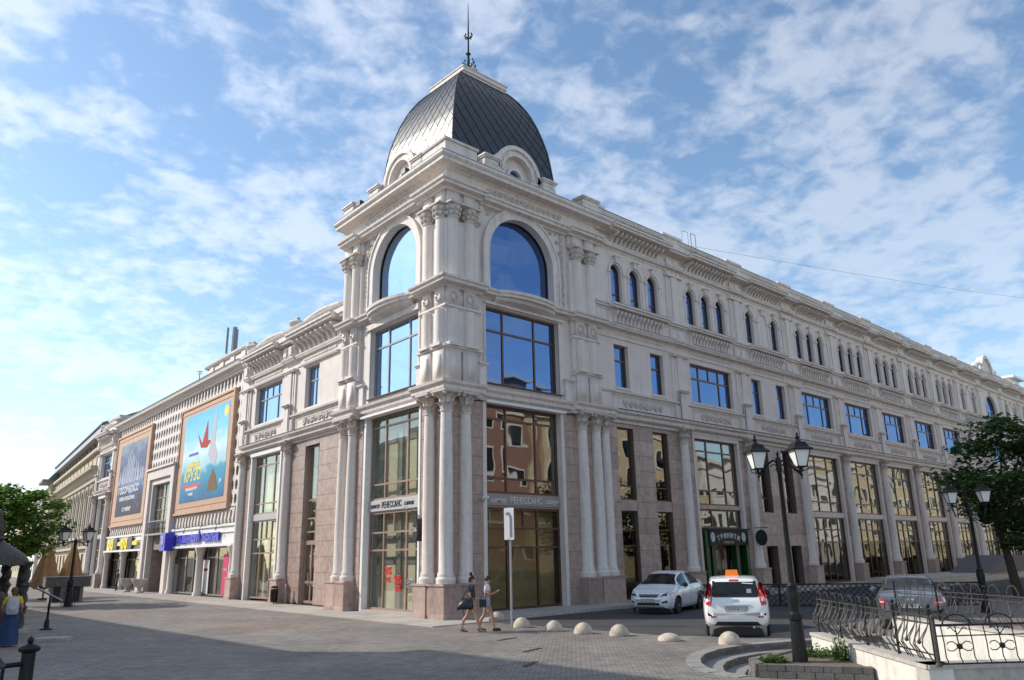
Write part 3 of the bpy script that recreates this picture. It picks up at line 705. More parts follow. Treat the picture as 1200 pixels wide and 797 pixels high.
# ground-storey bay fills
def bay_glass(fr, a, b, kind, parent=BLD, o=0.0, i=0):
    c = (a+b)/2; O = o-0.10  # granite face
    zt = 8.06
    def back(s0, s1, z0, z1): MB().box(fr, s0, s1, z0, z1, O-0.45, O-0.028).build('wall', 'granite_back', parent)
    if kind == 'slits':          # two tall narrow windows in a granite wall
        L_, R_ = c-1.30, c+1.42; w = 0.60
        S_ = [a, L_-w, L_+w, R_-w, R_+w, b]
        for k in (0, 2, 4):
            back(S_[k], S_[k+1], 0, zt); panels(fr, S_[k], S_[k+1], 0.06, zt, O, 0.73, parent=parent)
        for x in (L_, R_):
            back(x-w, x+w, 4.02, 4.52); panels(fr, x-w, x+w, 4.02, 4.52, O-0.02, 0.5, parent=parent); back(x-w, x+w, 7.86, zt); panels(fr, x-w, x+w, 7.86, zt, O, 0.3, parent=parent)
            window(fr, x-w, x+w, 4.52, 7.86, O-0.20, [], [5.15], 'bronze_frame', 'glass_mirror', parent, fw=0.06, back='dark_room')
            window(fr, x-w, x+w, 0.10, 4.02, O-0.20, [], [2.45, 3.15], 'bronze_frame', lambda i_, j_: 'glass_mirror' if j_ == 2 else 'glass_smoke', parent, fw=0.06, back='dark_room')
    elif kind == 'slits_door':
        L_, R_ = c-1.30, c+1.42; w = 0.60; S_ = [a, L_-w, L_+w, R_-w, R_+w, b]
        for k in (0, 2, 4):
            back(S_[k], S_[k+1], 0, zt); panels(fr, S_[k], S_[k+1], 0.06, zt, O, 0.73, parent=parent)
        for x in (L_, R_):
            back(x-w, x+w, 2.35, 4.2); panels(fr, x-w, x+w, 2.35, 4.2, O, 0.65, parent=parent); back(x-w, x+w, 7.86, zt); panels(fr, x-w, x+w, 7.86, zt, O, 0.3, parent=parent)
            window(fr, x-w, x+w, 4.20, 7.86, O-0.30, [], [5.0], 'bronze_frame', 'glass_mirror', parent, fw=0.06, back='dark_room')
            d = window(fr, x-w, x+w, 0.10, 2.35, O-0.40, [], [], 'bronze_frame', 'glass_smoke', parent, fw=0.09, back='dark_room', name='door')
    else:
        w = 2.22 if kind != 'shop' else 2.05
        back(a, c-w-0.18, 0, zt); panels(fr, a, c-w-0.18, 0.06, zt, O, 0.73, parent=parent); back(c+w+0.18, b, 0, zt); panels(fr, c+w+0.18, b, 0.06, zt, O, 0.73, parent=parent)
        st = MB(); st.box(fr, c-w-0.18, c-w, 0, 7.86, O-0.3, O+0.05); st.box(fr, c+w, c+w+0.18, 0, 7.86, O-0.3, O+0.05); st.box(fr, c-w-0.18, c+w+0.18, 7.86, zt, O-0.3, O+0.05); st.build('window_surround', 'stucco', parent)
        if kind == 'glass':
            vs = [c-w/3-0.05, c+w/3+0.05]; mid = w*2/3
            window(fr, c-w, c+w, 4.35, 7.86, O-0.22, vs, [5.0, 7.05], 'bronze_frame', 'glass_mirror', parent, fw=0.085, back='blind')
            window(fr, c-w, c+w, 0.15, 4.05, O-0.22, [c-w*0.62, c-w*0.2, c+w*0.2, c+w*0.62], [2.55, 3.3], 'bronze_frame', lambda i_, j_: 'glass_mirror' if j_ else 'glass_smoke', parent, fw=0.085, back='dark_room')
            MB().box(fr, c-w, c+w, 4.05, 4.35, O-0.3, O-0.08).build('spandrel', 'stucco', parent)
        elif kind == 'shop':
            window(fr, c-w, c+w, 4.45, 7.86, O-0.22, [c-w+1.35, c+w-1.2], [5.2, 7.25], 'bronze_frame', 'glass_mirror', parent, fw=0.085, back='dark_room')
            window(fr, c-w, c+w, 3.28, 4.25, O-0.22, [c-w+1.35, c+w-1.2], [], 'bronze_frame', 'glass_mirror', parent, fw=0.085, back='dark_room')
            MB().box(fr, c-w, c+w, 4.25, 4.45, O-0.3, O-0.05).build('spandrel', 'granite', parent)

KINDS = ['slits', 'shop', 'slits_door', 'glass', 'glass', 'glass', 'glass', 'glass', 'glass', 'glass', 'glass', 'glass', 'glass']
UP = ['pair', 'wide', 'pair', 'wide', 'wide', 'wide', 'wide', 'wide', 'pair', 'wide', 'pair', 'wide', 'wide']
A3 = [3, 3, 2, 3, 3, 3, 3, 3, 2, 0, 2, 3, 3]
for i in range(13):
    a, b = COLS_R[i], COLS_R[i+1]
    if i == 0: a = 8.3
    bay_glass(FR, a, b, KINDS[i], i=i); belt_zone(FR, a, b, None, seed=i+3); 
    storey2(FR, a, b, UP[i]); storey3(FR, a, b, A3[i] or 1, big=(A3[i] == 0))
    column(FR, b, 0.0); pier_upper(FR, b)
# curved gable with disc over the far pavilion
g = MB(); c = (63.8+70.6)/2
g.strip(FR, arc(c, 18.6, 0.05), arc(c, 18.6, 1.55, rz=1.75), -0.3, 0.15); g.strip(FR, arc(c, 18.6, 1.30, rz=1.5), arc(c, 18.6, 1.62, rz=1.82), 0.15, 0.35)
for sg in (-1, 1):
    pts = [FR.P(c+sg*(1.6+0.5*t+0.35*cos(t*6)), 18.9+0.35*sin(t*6)+0.3*(1-t), 0.1) for t in [k/12 for k in range(13)]]; g.tube(pts, 0.16, 6)
    g.ball(FR.P(c+sg*2.6, 19.05, 0.0), 0.35, 8, 6)
g.build('gable', 'stucco_trim', BLD)

# ================================================================== TOWER
OL = 0.55   # the left facade of the tower stands this much farther out
def sR(o): return -(1.054*(o+OL)+0.0)-0.0     # mitre position on the right face for offset o (offset on left = o+OL)
def _sR(o): return -((o+OL)+0.0539*o)/0.99854
def _sL(ol): return -((ol-OL)+0.0539*ol)/0.99854
TR = 8.25; TL = 8.25
def both(name, m, pr, p=BLD, endR=TR, endL=TL, ext=0.0, extL=0.0):
    """moulding round the tower corner; profile offsets are for the right face"""
    mb = MB(); mb.prof(FR, _sR, endR+ext, pr); mb.prof(FL, _sL, endL+extL, [(o+OL, z) for o, z in pr])
    return mb.build(name, m, p)
# plinth / granite piers : right face corner pier s -0.5..1.35, left face corner pier ..2.05
def tower_pier(fr, s0, s1, o, zt=8.06):
    MB().box(fr, s0, s1, 0, zt, o-0.45, o-0.028).build('wall', 'granite_back', BLD); panels(fr, s0, s1, 0.06, zt, o, 0.73)
oR, oL = 0.0, OL
RW = (1.44, 5.72); LW = (1.82, 6.05)      # ground windows
tower_pier(FR, -0.60, RW[0]-0.18, oR); tower_pier(FR, RW[1]+0.18, TR+0.05, oR)
tower_pier(FL, 0.05, LW[0]-0.12, oL); tower_pier(FL, LW[1]+0.30, TL, oL)
MB().box(FL, TL-0.45, TL, 0, 8.06, 0.0, oL-0.45).build('wall', 'granite', BLD)
for fr, w, o in ((FR, RW, oR), (FL, LW, oL)):
    for (q0, q1) in ((w[0]-0.18 if fr is FR else w[0]-0.12, w[0]), (w[1], w[1]+0.18)): MB().box(fr, q0, q1, 0.0, 8.06, o-0.45, o+0.03).build('window_jamb', 'white_sheet' if fr is FL else 'stucco', BLD)
    st = MB(); st.box(fr, w[0], w[1], 0.0, 0.12, o-0.6, o+0.02); st.build('window_sill', 'slab', BLD)
# ground glazing, right: 3 columns, transoms; blinds behind
x1, x2 = 2.74, 4.42
ex = [(3.60, 3.67, 3.25, 3.98)]
window(FR, *RW, 0.12, 3.98, oR-0.32, [x1, x2], [2.45, 3.18], 'bronze_frame', 'glass_smoke', fw=0.09, extra=ex)
window(FR, *RW, 4.52, 8.04, oR-0.32, [x1, x2], [5.12, 7.50], 'bronze_frame', 'glass_mirror', fw=0.09)
MB().box(FR, RW[0], RW[1], 3.98, 4.52, oR-0.45, oR-0.22).build('spandrel', 'sign_band', BLD)
y1, y2 = 3.10, 4.86
window(FL, *LW, 0.12, 4.00, oL-0.32, [y1, y2], [2.45, 3.16], 'brown_frame', 'glass_clear', fw=0.08, extra=[(4.03, 4.09, 3.2, 3.95)])
window(FL, *LW, 4.50, 8.04, oL-0.32, [y1, y2], [5.15, 7.60], 'brown_frame', 'glass_clear', fw=0.08)
MB().box(FL, LW[0], LW[1], 4.00, 4.50, oL-0.45, oL-0.24).build('spandrel', 'sign_band_light', BLD)
# inner posts and window bars seen behind the left glass
ib = MB()
for s in (2.75, 4.05, 5.45): ib.box(FL, s-0.09, s+0.09, 0.12, 8.0, oL-0.62, oL-0.55)
for z in (1.9, 2.75, 6.9): ib.box(FL, LW[0], LW[1], z, z+0.28, oL-0.655, oL-0.625)
ib.build('inner_frame', 'grey_frame', BLD)
# white blind-box under the belt on the left and flashing strip on the right
MB().box(FL, LW[0]-0.1, LW[1]+0.25, 8.04, 8.14, oL-0.2, oL+0.22).build('canopy_strip', 'white_sheet', BLD)
MB().box(FR, RW[0]-0.1, RW[1]+0.2, 8.04, 8.14, oR-0.2, oR+0.18).build('canopy_strip', 'white_sheet', BLD)
# columns: corner cluster and side clusters
column(FR, -0.62, 0.10); column(FR, 0.32, 0.08)
column(FL, 0.95, OL+0.08)
for s in (7.0, 7.92): column(FR, s, 0.08)
column(FR, 8.62, 0.0)
for s in (7.12, 7.98): column(FL, s, OL+0.08)
column(FL, 8.72, 0.05)
# continuous granite podium blocks under clusters
pb = MB(); pb.prof(FR, lambda o: _sR(0.46), 0.80, [(0, 0.0), (0.46, 0.0), (0.46, 1.14), (0, 1.14)]); pb.build('pedestal_block', 'granite', BLD)
pb = MB(); pb.prof(FL, lambda o: _sL(OL+0.46), 1.42, [(OL, 0.0), (OL+0.46, 0.0), (OL+0.46, 1.14), (OL, 1.14)]); pb.build('pedestal_block', 'granite', BLD)
pb = MB(); pb.prof(FR, lambda o: _sR(o), 0.84, [(0, 1.14), (0.50, 1.14), (0.52, 1.17), (0.50, 1.20), (0, 1.20)]); pb.prof(FL, _sL, 1.46, [(OL, 1.14), (OL+0.50, 1.14), (OL+0.52, 1.17), (OL+0.50, 1.20), (OL, 1.20)]); pb.build('pedestal_cap', 'granite', BLD)
# belt at 8.1-8.6, projecting over the clusters
def belt(o, z=0): return [(o-0.4, 8.12), (o+0.02, 8.12), (o+0.04, 8.22), (o+0.12, 8.24), (o+0.20, 8.28), (o+0.22, 8.42), (o+0.33, 8.50), (o+0.36, 8.60), (o-0.4, 8.64)]
MB().prof(FR, 1.05, 6.3, belt(0.0)).build('belt_course', 'stucco_trim', BLD); MB().prof(FL, 1.75, 6.55, belt(OL)).build('belt_course', 'stucco_trim', BLD)
mb = MB(); mb.prof(FR, _sR, 1.05, belt(0.26)); mb.prof(FL, _sL, 1.75, [(o+OL, z) for o, z in belt(0.26)]); mb.build('belt_course', 'stucco_trim', BLD)
MB().prof(FR, 6.3, TR+0.75, belt(0.26)).build('belt_course', 'stucco_trim', BLD); MB().prof(FL, 6.55, TL+0.12, belt(OL+0.26)).build('belt_course', 'stucco_trim', BLD)
# ---- stucco tower body z 8.6 -> 17.3
WR2 = (1.45, 5.76, 8.86, 12.15); WL2 = (1.95, 5.90, 8.86, 12.0)
AR = (3.59, 1.91, 14.62); AL = (3.94, 1.83, 14.66)     # centre, half width, springing
for fr, o, W2, A_, end, mit in ((FR, 0.0, WR2, AR, TR, _sR), (FL, OL, WL2, AL, TL, _sL)):
    c, r, zs = A_; rz = 1.86 if fr is FR else 1.82
    s0 = mit(o)
    m1 = MB(); wall(m1, fr, s0, end, 8.60, 12.40, o-0.5, o, [W2]); m1.build('wall', 'stucco', BLD)
    m2 = MB(); wall(m2, fr, s0, end, 12.40, 17.2, o-0.5, o, [(c-r, c+r, 12.9, 16.9)]); arch_fill(m2, fr, c, r, zs, 16.9, o-0.5, o, rz, n=28); m2.build('wall', 'stucco', BLD)
    # big square window
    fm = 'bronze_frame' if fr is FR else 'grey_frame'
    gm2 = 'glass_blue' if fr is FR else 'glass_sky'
    w_ = W2[1]-W2[0]
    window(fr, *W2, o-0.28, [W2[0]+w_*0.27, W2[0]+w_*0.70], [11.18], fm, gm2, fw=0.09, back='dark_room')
    rv = MB(); rv.box(fr, W2[1], W2[1]+0.28, 8.62, 12.2, o-0.02, o+0.04); rv.box(fr, W2[0]-0.10, W2[0], 8.62, 12.2, o-0.02, o+0.04); rv.box(fr, W2[0]-0.1, W2[1]+0.28, 12.2 if fr is FR else 12.05, 12.32, o-0.02, o+0.14)
    rv.build('window_surround', 'stucco_trim', BLD)
    coping(fr, W2[0]-0.05, W2[1]+0.1, W2[2]-0.03, o-0.3, o+0.20)
    # arched window: wide archivolt, glass
    av = MB(); av.strip(fr, [(c-r, 12.9)]+arc(c, zs, r, 30, rz=rz)+[(c+r, 12.9)], [(c-r-0.34, 12.9)]+arc(c, zs, r+0.34, 30, rz=rz+0.34)+[(c+r+0.34, 12.9)], o, o+0.10)
    av.strip(fr, [(c-r-0.34, 12.9)]+arc(c, zs, r+0.34, 30, rz=rz+0.34)+[(c+r+0.34, 12.9)], [(c-r-0.42, 12.9)]+arc(c, zs, r+0.42, 30, rz=rz+0.42)+[(c+r+0.42, 12.9)], o, o+0.16)
    av.build('archivolt', 'stucco_trim', BLD)
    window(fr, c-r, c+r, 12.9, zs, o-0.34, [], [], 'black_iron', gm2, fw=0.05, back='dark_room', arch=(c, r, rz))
    # spandrel ornament: scrolls climbing beside the arch
    orn = MB(); rnd = random.Random(5 if fr is FR else 6)
    for sg in (-1, 1):
        for k in range(15):
            z = 13.1+k*0.235; x = c+sg*(r+0.66); rr = 0.10
            pts = [fr.P(x+rr*cos(t*0.9+k)*0.9, z+rr*1.1*sin(t*0.9+k), o+0.03) for t in range(7)]; orn.tube(pts, 0.028, 5)
        for k in range(16):
            x = c+sg*rnd.uniform(0.95, r+0.72); zmin = zs+sqrt(max(0, 1-((x-c)/(r+0.62))**2))*(rz+0.62) if abs(x-c) < r+0.62 else 15.4
            z = rnd.uniform(min(zmin+0.05, 16.5), 16.62); rr = rnd.uniform(0.08, 0.17)
            pts = [fr.P(x+rr*(1-t/16)*cos(t*0.7), z+rr*(1-t/16)*sin(t*0.7), o+0.03) for t in range(12)]; orn.tube(pts, 0.028, 5)
    orn.build('spandrel_ornament', 'stucco_ornament', BLD, stuff=True)
    # bowed balcony sill under the arch
    bw = MB(); n = 18; pr = [(0.0, 12.30), (0.14, 12.33), (0.38, 12.42), (0.46, 12.52), (0.62, 12.55), (0.64, 12.65), (0.72, 12.68), (0.74, 12.80), (0.0, 12.83)]
    Vv = []; k_ = len(pr)
    for i in range(n+1):
        t = -1+2*i/n; s = c+t*1.75; f_ = sqrt(max(0, 1-(t*0.93)**2))
        for (po, pz) in pr: Vv.append(fr.P(s, pz+(0 if po else 0), o+0.12+po*f_))
    fs = [tuple(range(k_)), tuple(range(n*k_+k_-1, n*k_-1, -1))]
    for i in range(n):
        for j in range(k_): fs.append((i*k_+j, i*k_+(j+1) % k_, (i+1)*k_+(j+1) % k_, (i+1)*k_+j))
    bw.add(Vv, fs); bw.build('balcony_sill', 'stucco_trim', BLD, angle=radians(28))
# side returns of the tower above the wings
MB().box(FL, TL-0.5, TL, 8.1, 17.2, -6.0, OL-0.5).build('wall', 'stucco', BLD)
MB().box(FR, TR-0.5, TR, 17.0, 17.2, -6.0, -0.5).build('wall', 'stucco', BLD)
# ---- corner piers on upper storeys: stepped pilasters with half columns
def half_col(mb, fr, s, o, z0, z1, r=0.24):
    n = 10; pts0 = [(s+r*cos(pi*k/n), o+r*0.95*sin(pi*k/n)) for k in range(n+1)]
    A = [fr.P(x, z0, oo) for x, oo in pts0]; B = [fr.P(x, z1, oo) for x, oo in pts0]; m = n+1
    mb.add(A+B, [tuple(range(m)), tuple(range(2*m-1, m-1, -1))]+[(i, (i+1) % m, m+(i+1) % m, m+i) for i in range(m)])
def cap_small(mb, fr, s, o, z0, z1, r=0.26):
    h = z1-z0; cz = fr.P(s, 0, o+0.02)
    mb.lathe((cz[0], cz[1], z0), [(r*0.95, 0), (r*1.0, h*0.4), (r*1.3, h*0.8), (r*1.4, h*0.88)], 12)
    for k in range(9):
        q = fr.ang+2*pi*k/9
        for (t, zz) in ((1.12, 0.3), (1.25, 0.62)): mb.ball((cz[0]+r*t*cos(q+t), cz[1]+r*t*sin(q+t), z0+h*zz), 0.075, 6, 4, (1, 1, 1.3))
    mb.box(fr, s-r*1.55, s+r*1.55, z1-h*0.11, z1, o-r*0.3, o+r*1.55)
groups = [(FR, 0.0, [(-0.85+0.22, 0.55), (0.55, 1.0)], [0.34]), (FL, OL, [(0, 0)], [0.95])]
def cluster(fr, o, s0, s1, cols, mit=None):
    a = mit if mit else s0
    for (z0, z1, kind) in ((8.62, 9.86, 'ped'), (10.02, 11.52, 'col'), (11.70, 12.44, 'orn'), (12.70, 15.38, 'col'), (16.02, 16.62, 'blk')):
        p = 0.18; mb = MB(); mb.prof(fr, a, s1, [(o-0.1, z0), (o+p, z0), (o+p, z1), (o-0.1, z1)])
        if kind == 'ped':
            for s in cols:
                mb.box(fr, s-0.36, s+0.36, z0, z1, o+p, o+p+0.12); mb.box(fr, s-0.20, s+0.20, z0+0.2, z1-0.2, o+p+0.12, o+p+0.15)
        elif kind == 'col':
            for s in cols: half_col(mb, fr, s, o+p, z0, z1)
            for s in cols: mb.box(fr, s-0.33, s+0.33, z0, z0+0.12, o+p, o+p+0.28)
        else:
            for s in cols: mb.box(fr, s-0.30, s+0.30, z0, z1, o+p, o+p+0.10)
        mb.build('pilaster' if kind == 'col' else 'pier_block', 'stucco', BLD, angle=radians(35))
        if kind == 'orn':
            q = MB()
            for s in cols:
                for k in range(8): q.ball(fr.P(s+0.17*cos(k*0.8), (z0+z1)/2+0.17*sin(k*0.8), o+p+0.12), 0.055, 6, 4)
            q.build('rosette', 'stucco_ornament', BLD, stuff=True)
        if kind == 'col' and z0 > 12:
            q = MB()
            for s in cols: cap_small(q, fr, s, o+p, 15.38, 16.02)
            q.build('capital', 'stucco_ornament', BLD)
    for (z0, z1, pj) in ((9.84, 10.04, 0.36), (11.50, 11.70, 0.30)):
        mb = MB(); mb.prof(fr, a, s1+0.06, [(o-0.1, z0), (o+pj*0.6, z0), (o+pj*0.75, z0+0.08), (o+pj, z0+0.12), (o+pj, z1), (o-0.1, z1)]); mb.build('pier_cornice', 'stucco_trim', BLD)
cluster(FR, 0.0, 0, 0.98, [-0.42, 0.42], _sR); cluster(FL, OL, 0, 1.50, [0.12, 1.00], _sL)
cluster(FR, 0.0, 6.50, TR, [6.98, 7.85]); cluster(FL, OL, 6.72, TL, [7.12, 7.90])
# small stepped blocks beside the piers at window-sill level
sb = MB()
for fr, o, s0, s1 in ((FR, 0, 0.98, 1.38), (FR, 0, 5.98, 6.50), (FL, OL, 1.50, 1.88), (FL, OL, 6.24, 6.72)):
    sb.box(fr, s0, s1, 8.62, 9.50, o-0.05, o+0.16); sb.box(fr, s0-0.03, s1+0.03, 9.50, 9.56, o-0.05, o+0.20); sb.box(fr, s0-0.06, s1+0.06, 9.56, 9.62, o-0.05, o+0.25)
sb.build('pier_block', 'stucco_trim', BLD)
# ---- tower cornices
mid = lambda o: [(o-0.3, 12.42), (o+0.12, 12.42), (o+0.18, 12.50), (o+0.46, 12.54), (o+0.48, 12.64), (o+0.56, 12.68), (o+0.58, 12.76), (o-0.3, 12.79)]
mb = MB(); mb.prof(FR, _sR, 1.1, mid(0.14)); mb.prof(FL, _sL, 1.75, mid(OL+0.14)); mb.prof(FR, 1.1, 6.4, mid(-0.08)); mb.prof(FL, 1.75, 6.7, mid(OL-0.08)); mb.prof(FR, 6.4, TR+0.35, mid(0.14)); mb.prof(FL, 6.7, TL+0.05, mid(OL+0.14))
mb.build('cornice', 'stucco_trim', BLD)
led = lambda o: [(o-0.3, 16.60), (o+0.08, 16.60), (o+0.12, 16.68), (o+0.36, 16.72), (o+0.38, 16.82), (o+0.46, 16.86), (o+0.48, 16.94), (o-0.3, 16.97)]
mb = MB(); mb.prof(FR, _sR, 1.1, led(0.24)); mb.prof(FL, _sL, 1.75, led(OL+0.24)); mb.prof(FR, 1.1, 6.4, led(0.02)); mb.prof(FL, 1.75, 6.7, led(OL+0.02)); mb.prof(FR, 6.4, TR+0.3, led(0.24)); mb.prof(FL, 6.7, TL+0.05, led(OL+0.24))
mb.build('cornice', 'stucco_trim', BLD)
both('frieze', 'stucco', [(-0.5, 16.95), (0.28, 16.95), (0.28, 17.5), (-0.5, 17.5)], ext=0.1)
scroll_relief(FR, 3.66, 17.22, 4.6, 0.34, 0.28, name='relief', seed=21); scroll_relief(FL, 4.1, 17.22, 4.2, 0.34, OL+0.28, name='relief', seed=22)
def crown(o): return [(o-0.8, 17.50), (o+0.26, 17.50), (o+0.30, 17.57), (o+0.72, 17.60), (o+0.73, 17.72), (o+0.80, 17.77), (o+0.84, 17.82), (o+0.84, 17.92), (o-0.8, 18.0)]
both('cornice', 'stucco_trim', crown(0.06), ext=0.75, extL=0.10)
mb = MB(); mb.prof(FR, TR+0.74, TR+1.55, [(-0.8, 17.5), (0.62, 17.56), (0.62, 17.9), (-0.8, 18.0)]); mb.build('cornice', 'stucco_trim', BLD)
mb = MB(); mb.prof(FR, _sR, TR+0.76, [(-0.3, 17.96), (0.91, 17.925), (0.91, 17.945), (-0.3, 17.99)]); mb.prof(FL, _sL, TL+0.11, [(-0.3+OL, 17.96), (0.91+OL, 17.925), (0.91+OL, 17.945), (-0.3+OL, 17.99)]); mb.build('flashing', 'grey_flashing', BLD)
# parapet: low wall, blocks
mb = MB()
for fr, o, blocks, end, mit in ((FR, 0.25, [(1.20, 1.98), (4.75, 5.50), (7.45, 8.55)], TR+0.4, _sR), (FL, OL+0.25, [(1.35, 2.10), (5.0, 5.8), (7.4, 8.28)], TL, _sL)):
    mb.prof(fr, mit, end, [(o-0.35, 17.95), (o, 17.95), (o, 18.33), (o-0.35, 18.33)])
    mb.prof(fr, mit, end, [(o-0.38, 18.33), (o+0.05, 18.33), (o+0.05, 18.41), (o-0.38, 18.41)])
    for (s0, s1) in blocks:
        mb.box(fr, s0, s1, 17.96, 18.73, o-0.45, o+0.14); mb.box(fr, s0-0.06, s1+0.06, 18.73, 18.80, o-0.5, o+0.20); mb.box(fr, s0-0.10, s1+0.10, 18.80, 18.88, o-0.5, o+0.25)
        for k in (1, 2): mb.box(fr, s0-0.012, s1+0.012, 17.96+0.28*k, 17.99+0.28*k, o-0.4, o+0.155)
mb.prof(FR, _sR, 0.75, [(-0.2, 17.96), (0.38, 17.96), (0.38, 18.76), (-0.2, 18.76)]); mb.prof(FL, _sL, 1.30, [(OL-0.2, 17.96), (OL+0.38, 17.96), (OL+0.38, 18.76), (OL-0.2, 18.76)])
mb.prof(FR, _sR, 0.80, [(-0.25, 18.76), (0.45, 18.76), (0.48, 18.86), (-0.25, 18.88)]); mb.prof(FL, _sL, 1.35, [(OL-0.25, 18.76), (OL+0.45, 18.76), (OL+0.48, 18.86), (OL-0.25, 18.88)])
mb.build('parapet', 'stucco_trim', BLD)
# ---- dome
DC = Vector((3.62, 3.62))
PROF = [(18.1, 3.10), (19.0, 3.09), (19.8, 3.04), (20.6, 2.96), (21.4, 2.86), (22.2, 2.68), (22.9, 2.48), (23.6, 2.22), (24.2, 1.90), (24.6, 1.60), (24.85, 1.36)]
def dome_w(z):
    for (z0, w0), (z1, w1) in zip(PROF[:-1], PROF[1:]):
        if z0 <= z <= z1:
            t = (z-z0)/(z1-z0); return w0+(w1-w0)*t
    return PROF[-1][1] if z > PROF[-1][0] else PROF[0][1]
mb = MB(); V = []; Zs = [18.1+6.75*k/24 for k in range(25)]
for z in Zs:
    w = dome_w(z)-0.02
    for (x, y) in ((-w, -w), (w, -w), (w, w), (-w, w)): V.append((DC.x+x*1.04, DC.y+y*0.89, z))
fs = [(0, 3, 2, 1), tuple(range(96, 100))]
for k in range(24):
    for j in range(4): fs.append((4*k+j, 4*k+(j+1) % 4, 4*k+4+(j+1) % 4, 4*k+4+j))
DOME = mb.add(V, fs).build('dome', 'slate', BLD)
def dome_pt(face, u, z, off):
    w = dome_w(z); nrm = {0: (0, -1), 1: (-1, 0), 2: (1, 0), 3: (0, 1)}[face]; tg = {0: (1, 0), 1: (0, -1), 2: (0, 1), 3: (-1, 0)}[face]
    return (DC.x+1.04*(nrm[0]*(w+off)+tg[0]*u*w), DC.y+0.89*(nrm[1]*(w+off)+tg[1]*u*w), z)
def tiles(face, ncol, nrow, stuff):
    acc = MB(); du = 2.0/ncol; z0, z1 = 18.3, 24.82; dz = (z1-z0)/nrow
    for r_ in range(nrow*2+1):
        zc = z0+r_*dz/2
        for c_ in range(ncol+1):
            uc = -1+du*(c_+(0.5 if r_ % 2 else 0.0))
            if uc > 1.001: continue
            mb = acc if stuff else MB()
            P = [(max(-1, uc-du/2*0.94), zc), (uc, max(z0-0.05, zc-dz/2*0.94)), (min(1, uc+du/2*0.94), zc), (uc, min(z1, zc+dz/2*0.94))]
            if P[2][0]-P[0][0] < 0.01 or P[3][1]-P[1][1] < 0.01: continue
            offs = (0.018, 0.035, 0.018, 0.004)
            top = [dome_pt(face, u, z, o_) for (u, z), o_ in zip(P, offs)]; bot = [dome_pt(face, u, z, -0.03) for (u, z) in P]
            mb.add(bot+top, [(0, 3, 2, 1), (4, 5, 6, 7), (0, 1, 5, 4), (1, 2, 6, 5), (2, 3, 7, 6), (3, 0, 4, 7)])
            if not stuff: mb.build('tile', 'slate', DOME)
    if stuff: acc.build('tiling', 'slate', DOME, stuff=True)
tiles(0, 9, 8, False); tiles(1, 9, 8, False); tiles(2, 9, 8, True); tiles(3, 9, 8, True)
rg = MB()
for (x, y) in ((-1, -1), (1, -1), (-1, 1), (1, 1)): rg.tube([(DC.x+1.04*x*(dome_w(z)+0.01), DC.y+0.89*y*(dome_w(z)+0.01), z) for z in Zs], 0.045, 5)
rg.build('dome_ridge', 'slate', BLD)
cp = MB(); cp.cube((DC.x, DC.y, 24.70), (2.62, 2.44, 0.20)); cp.cube((DC.x, DC.y, 24.86), (2.70, 2.52, 0.12)); cp.cube((DC.x, DC.y, 25.02), (2.84, 2.66, 0.20)); cp.cube((DC.x, DC.y, 25.15), (2.92, 2.74, 0.06)); cp.build('dome_cap', 'stucco_trim', BLD)
sp = MB(); sp.lathe((DC.x, DC.y, 25.16), [(0.35, 0), (0.30, 0.12), (0.10, 0.2), (0.09, 0.9), (0.17, 1.0), (0.09, 1.1), (0.06, 1.9), (0.14, 2.0), (0.05, 2.1), (0.045, 3.2), (0.012, 5.1)], 10)
for k in range(8):
    q = 2*pi*k/8
    for z_, R_ in ((0.15, 0.46), (0.5, 0.42), (0.85, 0.36), (1.2, 0.28), (2.9, 0.20)):
        pts = [(DC.x+cos(q)*R_*t*(1 if t < 0.8 else 1.6-0.75*t), DC.y+sin(q)*R_*t, 25.16+z_+0.32*t*t*R_/0.4+0.06*sin(t*5)) for t in (0, 0.25, 0.5, 0.75, 1.0, 1.2)]
        sp.tube(pts, 0.022, 5)
        sp.ball(pts[-1], 0.05, 6, 4)
sp.build('spire', 'black_iron', BLD)
# dormers: round-headed hoods with a round window
for fr, sc, o in ((FR, 3.36, 0.05), (FL, 3.55, OL+0.0)):
    zc = 18.60; hood = MB(); R0, R1 = 0.88, 1.32
    hood.strip(fr, [(sc-R0, 18.06)]+arc(sc, zc+0.05, R0, 20)+[(sc+R0, 18.06)], [(sc-R1, 18.06)]+arc(sc, zc+0.05, R1, 20)+[(sc+R1, 18.06)], o-1.2, o+0.10)
    hood.strip(fr, [(sc-R1+0.14, 18.9)]+arc(sc, zc+0.05, R1-0.14, 20)+[(sc+R1-0.14, 18.9)], [(sc-R1-0.06, 18.9)]+arc(sc, zc+0.05, R1+0.06, 20)+[(sc+R1+0.06, 18.9)], o+0.10, o+0.20)
    hood.strip(fr, arc(sc, zc+0.05, R0, 20), arc(sc, zc+0.05, R0+0.13, 20), o+0.10, o+0.16)
    D = hood.build('dormer', 'stucco_trim', BLD, angle=radians(40))
    tym = MB(); n = 24; inn = [(sc+0.36*cos(2*pi*i/n), zc-0.02+0.36*sin(2*pi*i/n)) for i in range(n)]; out = []
    for (x, z) in inn:
        dx, dz = x-sc, z-(zc-0.02); k = 0.98/0.36; out.append((sc+max(-0.93, min(0.93, dx*k)), max(18.07, min(zc+0.05+sqrt(max(0, 0.93**2-min(0.93, abs(dx*k))**2)), zc-0.02+dz*k))))
    tym.strip(fr, inn, out, o-0.25, o-0.15, closed=True); tym.build('tympanum', 'stucco', D)
    rim = MB(); rim.strip(fr, inn, [(sc+0.50*cos(2*pi*i/n), zc-0.02+0.50*sin(2*pi*i/n)) for i in range(n)], o-0.15, o-0.05, closed=True); rim.build('round_frame', 'stucco_trim', D)
    pn = MB(); pn.poly(fr, inn, o-0.24, o-0.22); pn.build('pane', 'glass_blue', D)
